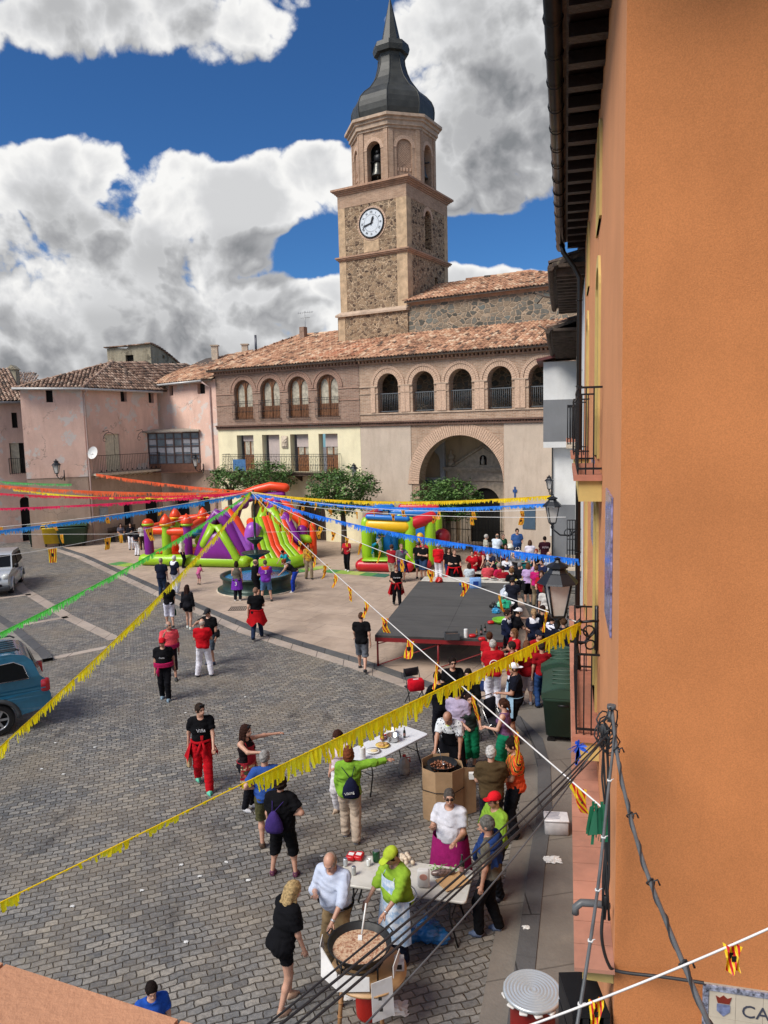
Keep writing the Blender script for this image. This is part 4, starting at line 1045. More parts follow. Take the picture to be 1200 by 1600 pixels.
# white house beyond and the grey-banded bay house
wh=RF.empty('white_house','narrow white house with old rotten eaves beyond the orange house','house')
mb=MB(); wall(mb,rect_loop(-30,-LW_-.01,0,10.6),[rect_loop(-16,-15,6.6,8.6),rect_loop(-20,-19,6.6,8.6),rect_loop(-16,-15,3.3,5.4),rect_loop(-20,-19,3.3,5.4),rect_loop(-15.2,-14.2,.02,2.3)],.0,.3); mb.build('wall',WHT,wh)
mb=MB(); mb.bx(-30,-LW_-.3,.25,.3,0,10.5); mb.build('window_dark_panel',DARK,wh)
for x0,x1,z,yo in ((-19.5,-LW_-.05,10.95,-.62),(-30,-19.51,10.25,-.85)):
    mb=MB(); mb.bx(x0,x1,yo,.1,z-.1,z-.02)
    k=x0+.1
    while k<x1-.1: mb.box((k,yo/2,z-.19),(.14,-yo+.1,.16),rz=rg.uniform(-.04,.04)); k+=.5
    mb.build('eaves',WOODR,wh)
    mb=MB(); tiles(mb,[(x0,yo-.15,z),(x1,yo-.15,z),(x1,4,z+1.6),(x0,4,z+1.6)],seed=61,tw=.2); mb.build('roof',TILO,wh)
    mb=MB(); mb.tube([(x0,yo-.2,z-.12),((x0+x1)/2,yo-.22,z-.05),(x1,yo-.18,z-.1)],.08,7); mb.build('rotten_gutter',WOODR,wh)
mb=MB()
for x,z in ((-18.5,11.0),(-21.5,10.3),(-25.5,10.3)): mb.tube([(x,-.6,z),(x-.1,-1.1,z+.12),(x-.2,-1.4,z+.3)],.03,5); mb.tube([(x-.1,-1.15,z+.13),(x-.3,-1.35,z-.05)],.02,5)
mb.build('bent_bracket',WOODR,wh)
for i_,(xc,z) in enumerate(((-15.5,6.55),(-19.5,6.6),(-15.5,3.2))):
    mb=MB(); mb.bx(xc-1,xc+1,-.42,-.003,z-.1,z); mb.build('balcony_slab',[STONE,M('terracotta'),STONE][i_%2],wh)
    mb=MB(); rail(mb,xc-.95,xc+.95,-.38,z,z+1.05,.13,.012); mb.build('balcony_railing',IRON,wh)
by=thing('bay_house','white house with a projecting grey banded bay at the end of the street','house')
Y0=34.0; A0=D(849,567,Y0); XB=Matrix.Translation((A0.x,Y0,0))@Matrix.Rotation(-math.atan2(dW.x,dW.y),4,'Z')
def bbx(*a): 
    mb=MB(); mb.X=XB; mb.bx(*a); return mb
bbx(0,1.62,0,3,8.15,9.85).build('bay_wall',WHT,by); bbx(0,1.62,0,3,5.98,6.25).build('bay_wall',WHT,by)
bbx(-.002,1.62,-.003,3,6.251,8.149).build('bay_band',GRY,by)
mb=MB(); mb.X=XB; mb.prism([(-.3,-.35,9.86),(-.3,-.35,9.98),(1.7,-.35,10.36),(1.7,-.35,10.24)],(0,4,0)); mb.build('bay_roof',M('dark_red_board',(.12,.035,.03),.5),by)
bbx(.42,3,.5,8,3.3,5.979).build('wall',WHT,by); bbx(1.63,3,.3,8,5.98,10.2).build('wall',WHT,by); bbx(.42,3,.49,8,0,3.299).build('lower_wall',GRY,by)
bbx(.37,.42,.42,.48,0,5.97).build('corner_pipe',IRON,by)
# ------------------------------------------------------------ trees
LEAF=None
def leafmat():
    m,n,b=newmat('leaves'); at=n.n('ShaderNodeAttribute',attribute_name='rnd')
    c=n.ramp(at.outputs['Fac'],[(0,(.03,.07,.016)),(.5,(.075,.16,.035)),(.85,(.15,.27,.065)),(1,(.28,.38,.13))])
    n.set(b.inputs['Base Color'],c); b.inputs['Roughness'].default_value=.55
    b.inputs['Subsurface Weight'].default_value=0
    return m
LEAF=leafmat(); BARK=M('bark',(.10,.075,.055),.95,var=.4,sc=6,bump=.02)
def tree(px,py,Y,zc,R,hz,label,seed,base=0.06,leaf=.15,nclump=110):
    rg=random.Random(seed); c=D(px,py,Y); t=thing('plane_tree',label,'tree',(c.x,c.y,base),rg.uniform(0,6),'trees in front of the church')
    mb=MB(); zt=zc-hz*.5
    mb.tube([(0,0,0),(.04,.02,zt*.5),(0,.05,zt*.9)],.15,9,rs=[.2,.15,.14])
    for k in range(7):
        a=k*.9+rg.random()*.4; e=R*rg.uniform(.5,.8)
        mb.tube([(0,.05,zt*.85),(math.cos(a)*e*.4,math.sin(a)*e*.4,zc-hz*.25),(math.cos(a)*e,math.sin(a)*e,zc+hz*.1)],.05,5,rs=[.09,.06,.025])
    mb.build('trunk',BARK,t)
    mb=MB()
    for k in range(nclump):
        while True:
            q=Vector((rg.uniform(-1,1),rg.uniform(-1,1),rg.uniform(-1,1)))
            if .35<q.length<1: break
        q=Vector((q.x*R,q.y*R,zc+q.z*hz)); q.x*=1+.12*math.sin(3*q.y+seed); cr=rg.uniform(.22,.42); tone=rg.uniform(-.22,.22)
        for j in range(34):
            o=Vector((rg.gauss(0,1),rg.gauss(0,1),rg.gauss(0,.65))).normalized()*cr*rg.random()**.4
            p=q+o; s=leaf*rg.uniform(.6,1.25)
            d=Vector((rg.uniform(-1,1),rg.uniform(-1,1),rg.uniform(-.7,.2))).normalized(); sd=d.cross(Vector((rg.uniform(-.4,.4),rg.uniform(-.4,.4),1))).normalized(); up=sd.cross(d)
            mb.rn=min(1,max(.01,.45+tone+rg.gauss(0,.18)))
            mb.poly([p,p+d*s*.45+sd*s*.42+up*s*.08,p+d*s,p+d*s*.45-sd*s*.42+up*s*.08])
    mb.rn=0; mb.build('crown',LEAF,t)
    return t
tree(538,860,41,3.6,2.05,1.35,'leafy green tree beside the green and red bouncy castle',1,nclump=240)
tree(700,860,40.5,3.0,1.85,1.15,'leafy tree in front of the dark church porch',2,nclump=210)
tree(363,840,46,3.9,1.3,.95,'small round tree crown in front of the iron balcony, left of its neighbour',3,nclump=80)
tree(423,840,45.5,4.1,1.7,1.05,'broader tree crown under the iron balcony of the cream house',4,nclump=110)
# ------------------------------------------------------------ lanterns
LGL=M('lantern_glass',(.55,.53,.50),.35,var=.12,sc=8)
LCAP=M('lantern_black',(.022,.024,.03),.35,.4,var=.2)
def lantern(c,s,arm,label,rz=0,name='wall_lantern'):
    t=thing(name,label,'street lamp',c,rz,'lanterns around the square')
    mb=MB(); mb.lathe([(.0,.0),(.26,.02),(.25,.05),(.15,.2),(.13,.21),(.1,.29),(.14,.31),(.14,.34),(.05,.40),(.03,.44),(.045,.47),(.0,.5)],n=8,ph=PI/4,sm=False,cap=False)
    mb.v=[(x*s*1.06,y*s*1.06,z*.72*s) for x,y,z in mb.v]; mb.build('lamp_cap',LCAP,t)
    mb=MB(); mb.lathe([(.105,-.42),(.2,0)],n=4,ph=PI/4,sm=False); mb.v=[(x*s,y*s,z*s) for x,y,z in mb.v]; mb.build('lamp_glass',LGL,t)
    mb=MB()
    for k in range(4):
        a=PI/4+k*PI/2; mb.tube([(.11*math.cos(a),.11*math.sin(a),-.43),(.21*math.cos(a),.21*math.sin(a),.01)],.014,4)
    mb.lathe([(.12,-.45),(.12,-.42),(.0,-.41)],n=4,ph=PI/4,sm=False); mb.lathe([(.02,-.62),(.05,-.55),(.03,-.5),(.09,-.45)],n=8)
    mb.v=[(x*s,y*s,z*s) for x,y,z in mb.v]; mb.build('lamp_frame',LCAP,t)
    mb=MB(); a=Vector(arm)
    mb.tube([(0,0,-.6*s),(a.x*.3,a.y*.3,-.78*s),(a.x*.7,a.y*.7,-.8*s),(a.x,a.y,-.6*s)],.022*s,6)
    mb.tube([(a.x,a.y,-.9*s),(a.x,a.y,-.3*s)],.03*s,6)
    mb.tube([Vector((a.x*.6,a.y*.6,-.72*s))+Vector((a.x,a.y,0)).normalized()*.1*s*math.cos(q)+Vector((0,0,.1*s*math.sin(q))) for q in [i*PI/4 for i in range(8)]],.014*s,4,closed=True)
    mb.build('lamp_bracket',LCAP,t); return t
def wallpt(fac_X,u,y,z): return tuple(fac_X@Vector((u,y,z)))
lantern(wallpt(XL,1.85,-.75,5.2),1.1,(.15,.7),'black lantern on the pink corner house beside the satellite dish')
lantern(wallpt(XW,4.25,-.8,5.2),1.1,(.35,.65),'black lantern between the glazed balcony and the iron balcony')
c_=D(553,733,43.5); lantern(tuple(c_),1.0,(.45,.8),'black lantern on the edge of the cream wall above the tree')
c_=D(863,792,21.); lantern(tuple(c_),1.05,(.75,0),'black lantern hanging over the street by the grey bay house')
c_=D(871,912,9.4); lantern(tuple(c_),.98,(.5,-.05),'large black lantern projecting from the orange house, nearest of all')
c_=D(858,752,33.5); lantern(tuple(c_),.8,(.2,.4),'small dark lantern on the church corner beside the bay house')
# ------------------------------------------------------------ inflatables
def inf(h): 
    return M('vinyl_'+h,hexc(h),.32,var=.06,sc=2,bump=.004,bsc=5,spec=.5)
LIME,ORA,PUR,VIO,BLUE,RED,YEL,CYA=inf('93c01f'),inf('e8481c'),inf('7a1f86'),inf('9a52b8'),inf('1f6fc0'),inf('c2202c'),inf('e6b416'),inf('2a9ad0')
o=G(216,884,PZ); e=G(480,884,PZ); a_=math.atan2(e.y-o.y,e.x-o.x)
bi=thing('inflatable_castle','big purple, orange and lime inflatable castle with posts, ramps and a slide','bouncy castle',(o.x,o.y,PZ),a_)
def T(name,mat,*specs,par=bi,n=12):
    for sp in specs:
        mb=MB(); r,pts=sp[0],sp[1:]; mb.tube(pts,r,n,round_=True); mb.build(name,mat,par)
T('base_tube',LIME,(.33,(.3,.2,.33),(6.6,-.5,.33)),(.33,(.3,.3,.33),(.5,3.5,.33)),(.33,(.5,3.5,.33),(8,3.3,.33)),(.33,(6.6,-.5,.33),(7.0,.3,.33)))
mb=MB(); mb.box((3.7,1.6,.42),(6.6,3.2,.3),bev=.1); mb.build('floor',ORA,bi)
posts=[(.6,.3,PUR),(1.75,.15,LIME),(3.05,.1,PUR),(1.0,3.2,LIME),(2.75,3.3,LIME),(4.3,3.2,LIME)]
for x,y,m_ in posts:
    mb=MB(); mb.tube([(x,y,.5),(x,y,2.15)],.27,12,round_=True,rs=[.27,.25]); p_=mb.build('post',m_,bi)
    mb=MB(); mb.lathe([(.30,2.28),(.36,2.34),(.33,2.42),(.0,2.5)],(x,y,0),14); mb.build('post_collar',LIME if m_ is PUR else YEL,p_)
    mb=MB(); 
    if m_ is PUR and x<1: mb.sphere((x,y,2.42),.33,14,8,(1,1,.8))
    else: mb.lathe([(.33,2.42),(.36,2.5),(.22,2.75),(.02,2.98)],(x,y,0),14)
    mb.build('post_cap',ORA,p_)
T('beam',ORA,(.23,(.7,.3,2.0),(1.6,.15,2.0)),(.23,(1.9,.15,1.95),(2.9,.1,1.95)),(.22,(.55,.3,2.1),(.9,3.1,2.1)),(.22,(1.0,3.2,2.25),(2.7,3.3,2.35)),(.22,(2.75,3.3,2.3),(4.2,3.2,2.3)),(.22,(3.05,.2,2.1),(2.8,3.1,2.2)))
T('inner_roller',CYA,(.42,(2.2,2.3,1.6),(2.7,2.3,1.6)),(.4,(3.6,2.6,1.5),(4.1,2.6,1.6)),(.35,(1.2,2.4,1.4),(1.6,2.4,1.4)))
T('inner_block',ORA,(.35,(1.6,1.9,.8),(1.6,1.9,1.4)),(.4,(3.5,1.2,.9),(4.2,1.2,.9)))
T('inner_block',LIME,(.3,(2.4,1.5,.7),(2.4,1.5,1.6)),(.35,(3.5,.9,1.3),(4.2,.9,1.3)))
# A frames
T('arch_tube',PUR,(.33,(3.75,.0,.6),(4.55,.0,2.45),(4.9,.0,2.95),(5.35,.0,2.6),(6.4,-.2,.6)))
T('arch_tube',ORA,(.32,(4.0,.6,.7),(4.9,.6,2.7),(5.3,.6,3.0),(5.8,.5,2.5),(6.7,.1,.9)))
T('arch_tube',LIME,(.24,(4.2,-.35,1.3),(4.75,-.35,2.35),(5.1,-.35,2.3),(5.7,-.5,1.3),(6.2,-.6,.5)))
T('arch_tube',VIO,(.28,(5.2,.3,2.9),(5.9,.2,2.0),(6.7,.0,.9)))
T('arch_tube',PUR,(.3,(4.4,2.8,.8),(5.2,2.8,3.0),(5.6,2.8,3.2)),(.3,(6.6,2.9,1.6),(7.2,2.8,2.8),(7.6,2.8,3.2)))
mb=MB(); N_=8
def bulge(P4,dep,nn=8,mb=None):
    A,B,C_,D_=[Vector(p) for p in P4]; nrm=(B-A).cross(D_-A).normalized(); ids=[]
    for i in range(nn+1):
        r_=[]
        for j in range(nn+1):
            u_,v_=i/nn,j/nn; p=A.lerp(B,u_).lerp(D_.lerp(C_,u_),v_)+nrm*dep*(16*u_*(1-u_)*v_*(1-v_))**.5
            r_.append(mb.V(p))
        ids.append(r_)
    for i in range(nn):
        for j in range(nn): mb.F([ids[i][j],ids[i+1][j],ids[i+1][j+1],ids[i][j+1]],True)
bulge([(3.75,-.45,.5),(6.3,-.75,.5),(5.25,-.35,2.0),(4.75,-.35,2.0)],.22,8,mb); mb.build('ramp_panel',PUR,bi)
mb=MB(); bulge([(3.9,-.2,.5),(3.75,-.45,.5),(4.75,-.35,2.0),(4.6,.2,2.3)],.1,6,mb); bulge([(6.3,-.75,.5),(6.7,-.1,.6),(5.5,.2,2.3),(5.25,-.35,2.0)],.1,6,mb); mb.build('ramp_side',ORA,bi)
mb=MB(); bulge([(3.75,.25,.5),(6.4,.1,.5),(5.35,.35,2.75),(4.6,.4,2.75)],.2,8,mb); mb.build('arch_panel',ORA,bi)
mb=MB(); bulge([(5.6,.5,.5),(7.3,.35,.5),(5.9,.6,2.7),(5.2,.6,2.9)],.2,8,mb); mb.build('arch_panel',PUR,bi)
mb=MB(); bulge([(6.9,2.6,.5),(9.5,2.4,.5),(8.2,2.7,2.4),(6.9,2.8,2.9)],.15,8,mb); mb.build('arch_panel',PUR,bi)
T('side_block',VIO,(.45,(6.6,.3,.9),(6.9,.3,2.0)))
T('side_block',PUR,(.4,(6.9,.6,.8),(7.1,.9,1.8)))
# slide
for k in range(8):
    f_=k/7; a=Vector((6.55,1.0,2.35)).lerp(Vector((8.1,2.1,2.45)),f_); m1=a.lerp(Vector((7.5,-.7,.75)).lerp(Vector((9.0,.9,.75)),f_),.85); b2=Vector((7.9,-1.2,.3)).lerp(Vector((9.8,.5,.3)),f_)
    T('slide_lane',(LIME if k in (1,2,5,6) else ORA),(.25,a,m1,b2),n=8)
T('slide_side',PUR,(.26,(8.3,2.2,2.5),(9.1,1.6,1.2)),(.2,(6.5,1.0,2.2),(7.4,-.7,.9)))
T('slide_foot',LIME,(.34,(7.6,-1.5,.33),(9.3,-1.0,.33),(10.0,.3,.33)))
T('frame_tube',LIME,(.28,(6.3,2.6,1.5),(6.9,2.6,2.9),(7.4,2.6,2.9),(8.4,2.4,1.3),(9.6,2.3,1.1)))
T('frame_tube',ORA,(.3,(7.0,3.3,3.3),(7.6,3.3,3.5),(8.3,3.2,2.8),(9.3,2.8,1.9)))
T('frame_tube',VIO,(.24,(8.2,2.0,2.4),(9.0,2.2,1.2)))
T('side_block',PUR,(.35,(9.2,2.6,.8),(9.2,2.6,1.6)))
T('post',ORA,(.2,(9.9,2.4,.3),(9.9,2.4,1.9)),(.35,(9.2,2.2,.5),(9.6,2.1,.6)))
T('top_arch',ORA,(.27,(5.5,3.2,3.75),(6.3,3.2,4.0),(7.2,3.2,4.2),(8.1,3.2,4.1)))
T('top_arch',PUR,(.2,(5.6,3.2,3.4),(6.6,3.2,3.65),(7.9,3.2,3.7)))
# smaller one
o=G(560,893,PZ); e=G(640,893,PZ)
bj=thing('bouncy_castle','small red, lime and blue bouncy castle with a yellow front beam','bouncy castle',(o.x,o.y,PZ),rad(-12))
def T2(*a,**k): T(*a,par=bj,**k)
T2('base_tube',RED,(.3,(.1,.1,.3),(3.0,.1,.3)),(.3,(.1,.1,.3),(.1,3.6,.3)),(.3,(3.9,.9,.3),(3.9,3.6,.3)))
mb=MB(); mb.box((2.0,1.9,.36),(3.8,3.6,.35),bev=.1); mb.build('floor',LIME,bj)
mb=MB(); mb.box((1.6,.1,.62),(2.7,.7,.12),bev=.06); mb.build('front_step',LIME,bj)
for x,y in ((.35,.9),(3.0,.75),(.5,3.4),(4.1,1.2),(1.9,3.4),(4.2,3.4)):
    mb=MB(); mb.tube([(x,y,.5),(x,y,2.45)],.33,12,round_=True); mb.build('post',LIME,bj)
T2('beam',YEL,(.33,(.6,.8,2.35),(2.8,.7,2.3)))
T2('beam',RED,(.28,(.4,1.2,2.65),(.6,3.2,2.75)),(.33,(3.1,.8,2.4),(4.2,1.2,2.7)),(.2,(2.0,3.4,3.0),(4.2,3.3,3.0)))
T2('beam',BLUE,(.26,(1.4,3.4,2.7),(4.1,3.3,2.7)),(.2,(.5,3.0,3.0),(1.4,3.3,3.0)),(.14,(.5,.6,2.8),(2.9,.5,2.7)))
mb=MB(); mb.box((2.2,3.45,1.3),(3.6,.25,1.7),bev=.1); mb.build('back_wall',BLUE,bj)
mb=MB(); mb.box((.25,2.2,1.1),(.25,2.3,1.2),bev=.1); mb.build('side_wall',LIME,bj)
mb=MB(); mb.box((4.05,2.3,1.15),(.25,2.0,1.4),bev=.1); mb.build('side_wall',RED,bj)
mb=MB(); mb.box((3.65,.85,.85),(.9,.25,.9),rz=.35,bev=.1); mb.build('front_panel',RED,bj)
T2('inner_roller',BLUE,(.28,(2.7,2.2,.8),(2.7,2.2,1.8)),(.25,(1.6,2.9,.8),(1.6,2.9,2.0)))
T2('inner_roller',YEL,(.24,(3.3,2.4,.8),(3.3,2.4,1.5)))
T2('corner_ball',BLUE,(.2,(4.2,3.4,2.95),(4.2,3.4,3.0)),(.2,(.5,3.4,3.05),(.5,3.4,3.1)))
bi.scale=(.915,.95,.93); bj.scale=(.84,.85,.95)
# foam mats
MG=[M('mat_'+h,hexc(h),.8,var=.1,bump=.003) for h in ('4f8a4a','8fae45','2f6a58','a9b861')]
def mats(p0,p1,nx,ny,label,s=.0):
    o=G(*p0,PZ); e=G(*p1,PZ); L=(e-o).length/nx; a=math.atan2(e.y-o.y,e.x-o.x)
    t=thing('foam_mat',label,'play mat',(o.x,o.y,PZ),a)
    for i in range(nx):
        for j in range(ny):
            mb=MB(); mb.box(((i+.5)*L,-(j+.5)*L,.012),(L*.985,L*.985,.02)); mb.build('mat_tile',MG[(i+2*j+(i//2))%4],t)
mats((515,890),(612,898),5,1,'row of green foam mats before the small bouncy castle')
mats((450,893),(505,884),3,1,'green foam mats at the foot of the big slide')
mats((188,878),(216,882),2,1,'yellow green foam mat left of the big inflatable')
# ------------------------------------------------------------ fountain
fc=Vector((-5.75,32.5,PZ)); ft=thing('fountain','round dark green iron fountain with blue water and a tall central mast','fountain',fc)
FG=M('fountain_green',(.02,.045,.035),.4,.3,var=.3,sc=4,bump=.004)
mb=MB(); mb.lathe([(1.75,0),(1.75,.1),(1.6,.12),(1.55,.2),(1.5,.3),(1.52,.55),(1.62,.62),(1.62,.7),(1.48,.7),(1.45,.5),(0,.5)],n=36,cap=False); mb.build('basin',FG,ft)
mb=MB(); mb.lathe([(1.47,.58),(0,.581)],n=36,cap=False)
m,n,b=newmat('fountain_water'); n.set(b.inputs['Base Color'],(.03,.22,.42,1)); b.inputs['Roughness'].default_value=.05; bumpn(n,b,n.noise(n.n('ShaderNodeTexCoord').outputs['Object'],9,3),.02); mb.build('water',m,ft)
mb=MB(); mb.lathe([(.3,.5),(.22,.7),(.12,.9),(.1,1.3),(.16,1.4),(.62,1.62),(.64,1.66),(.55,1.66),(.1,1.55),(.08,2.0),(.36,2.25),(.37,2.3),(.07,2.2),(.045,2.5),(.06,2.9),(.03,3.2),(.03,4.35),(.06,4.4),(0,4.45)],n=18,cap=False); mb.build('mast',FG,ft)
mb=MB(); mb.lathe([(1.8,-.02),(1.8,.05),(1.7,.06)],n=30); mb.build('plinth',STONE,ft)
# ------------------------------------------------------------ stage
sx_=Vector((.975,-.22,0)); sy_=Vector((.22,.975,0)); so=Vector((-.36,21.3,0))
st=thing('stage','low black boarded stage on a red steel frame','stage',so,math.atan2(-.22,.975))
SW,SD=3.75,7.6
m,n,b=newmat('stage_deck'); oc=n.n('ShaderNodeTexCoord').outputs['Object']
br=n.n('ShaderNodeTexBrick'); n.set(br.inputs['Vector'],oc); br.offset=0; br.inputs['Scale'].default_value=1
for k,v in (('Mortar Size',.012),('Brick Width',2.05),('Row Height',1.25)): br.inputs[k].default_value=v
n.set(br.inputs['Color1'],(.055,.054,.053,1)); n.set(br.inputs['Color2'],(.072,.071,.069,1)); n.set(br.inputs['Mortar'],(.012,.012,.012,1))
c=n.mix(n.mr(n.noise(n.vm('MULTIPLY',oc,(1,3,1)),1.2,6,.7),.35,.7,0,.6),br.outputs[0],(.105,.10,.095)); n.set(b.inputs['Base Color'],c); b.inputs['Roughness'].default_value=.75; bumpn(n,b,n.noise(oc,40,3),.003)
mb=MB(); mb.bx(0,SW,0,SD,.965,1.03); mb.build('deck',m,st)
SR=paint('7a1418',.5)
mb=MB(); mb.bx(0,SW,.0,.05,.84,.962); mb.bx(0,SW,SD-.05,SD,.84,.962); mb.bx(0,.05,.051,SD-.051,.84,.962); mb.bx(SW-.05,SW,.051,SD-.051,.84,.962); mb.build('edge_beam',SR,st)
for i in range(3):
    for j in range(4):
        mb=MB(); x,y=.06+i*(SW-.12)/2,.06+j*(SD-.12)/3; mb.cyl((x,y,0),(x,y,.84),.03,6); mb.box((x,y,.01+.0),(.12,.12,.02)); mb.build('leg',SR,st)
mb=MB()
for j in range(4):
    y=.06+j*(SD-.12)/3
    for i in range(2): x=.06+i*(SW-.12)/2; mb.cyl((x,y,.1),(x+(SW-.12)/2,y,.8),.016,4)
for i in range(3):
    x=.06+i*(SW-.12)/2
    for j in range(3): y=.06+j*(SD-.12)/3; mb.cyl((x,y,.75),(x,y+(SD-.12)/3,.15),.016,4)
mb.build('brace',SR,st)
def SP(px,py,z=1.03): return G(px,py,z)
# ------------------------------------------------------------ refuse containers
def container(c,rz,col,label,L=1.5,Wd=.95,H=1.25,group=None,hump=True):
    t=thing('refuse_container',label,'container',c,rz,group)
    m_=M('bin_'+col,hexc(col),.55,var=.12,sc=3,bump=.004)
    mb=MB(); l=[]
    for z,k in ((.2,.84),(H*.8,1),(H*.82,1.04),(H*.88,1.04)):
        a,b_=L/2*k,Wd/2*k; e=.07; l.append([mb.V(p) for p in ((-a+e,-b_,z),(a-e,-b_,z),(a,-b_+e,z),(a,b_-e,z),(a-e,b_,z),(-a+e,b_,z),(-a,b_-e,z),(-a,-b_+e,z))])
    for A,B in zip(l,l[1:]): mb.skin(A,B)
    mb.F(l[0][::-1]); mb.F(l[-1]); mb.build('body',m_,t)
    mb=MB(); a,b_=L/2*1.06,Wd/2*1.06
    N_=8; rows=[]
    for i in range(N_+1):
        u=i/N_; y=-b_+2*b_*u; z=H*.89+.22*math.sin(PI*min(1,u*.8+.12)); rows.append([mb.V((-a,y,z-.03)),mb.V((-a+.08,y,z)),mb.V((a-.08,y,z)),mb.V((a,y,z-.03))])
    for A,B in zip(rows,rows[1:]):
        for k in range(3): mb.F([A[k],A[k+1],B[k+1],B[k]],True)
    for k in (0,3): mb.F([r[k] for r in rows]+[mb.V((-a if k==0 else a,b_,H*.87)),mb.V((-a if k==0 else a,-b_,H*.87))],False)
    for x in (-.45,-.15,.15,.45): mb.box((x*L/1.5,0.05,H*.89+.215),(.05,Wd*.7,.03),bev=.01)
    mb.build('lid',m_,t)
    for x in (-1,1):
        for y in (-1,1):
            mb=MB(); mb.cyl((x*L*.36-.03,y*Wd*.3,.09),(x*L*.36+.03,y*Wd*.3,.09),.09,12); mb.box((x*L*.36,y*Wd*.3,.17),(.09,.06,.08)); mb.build('wheel',IRON,t)
    mb=MB(); 
    for x in (-1,1): mb.cyl((x*L*.53,-.12,H*.75),(x*L*.53,.12,H*.75),.025,6)
    mb.build('lift_pin',IRON,t); return t
ra=math.atan2(dW.y,dW.x)
gc='green bins against the orange house'
container((4.02,16.35,0),ra+PI,'2a4436','green wheeled bin beside the tiled ledge, nearer of the pair',1.45,.9,1.3,gc)
container((4.38,18.1,0),ra+PI,'2c4a3a','green wheeled bin behind the nearer one, next to the crowd in red',1.45,.9,1.3,gc)
gl_='street bins by the pink house'
for px,col,lb,L in ((115,'24402c','dark green bin right of the yellow one, by the pink house',1.75),(84,'c9a514','yellow recycling bin by the pink house',1.1),(62,'22382a','dark green bin left of the yellow one by the pink house',1.1)):
    g_=G(px,853,PZ); container((g_.x,g_.y,PZ),rad(12),col,lb,L,1.0,1.4,gl_)
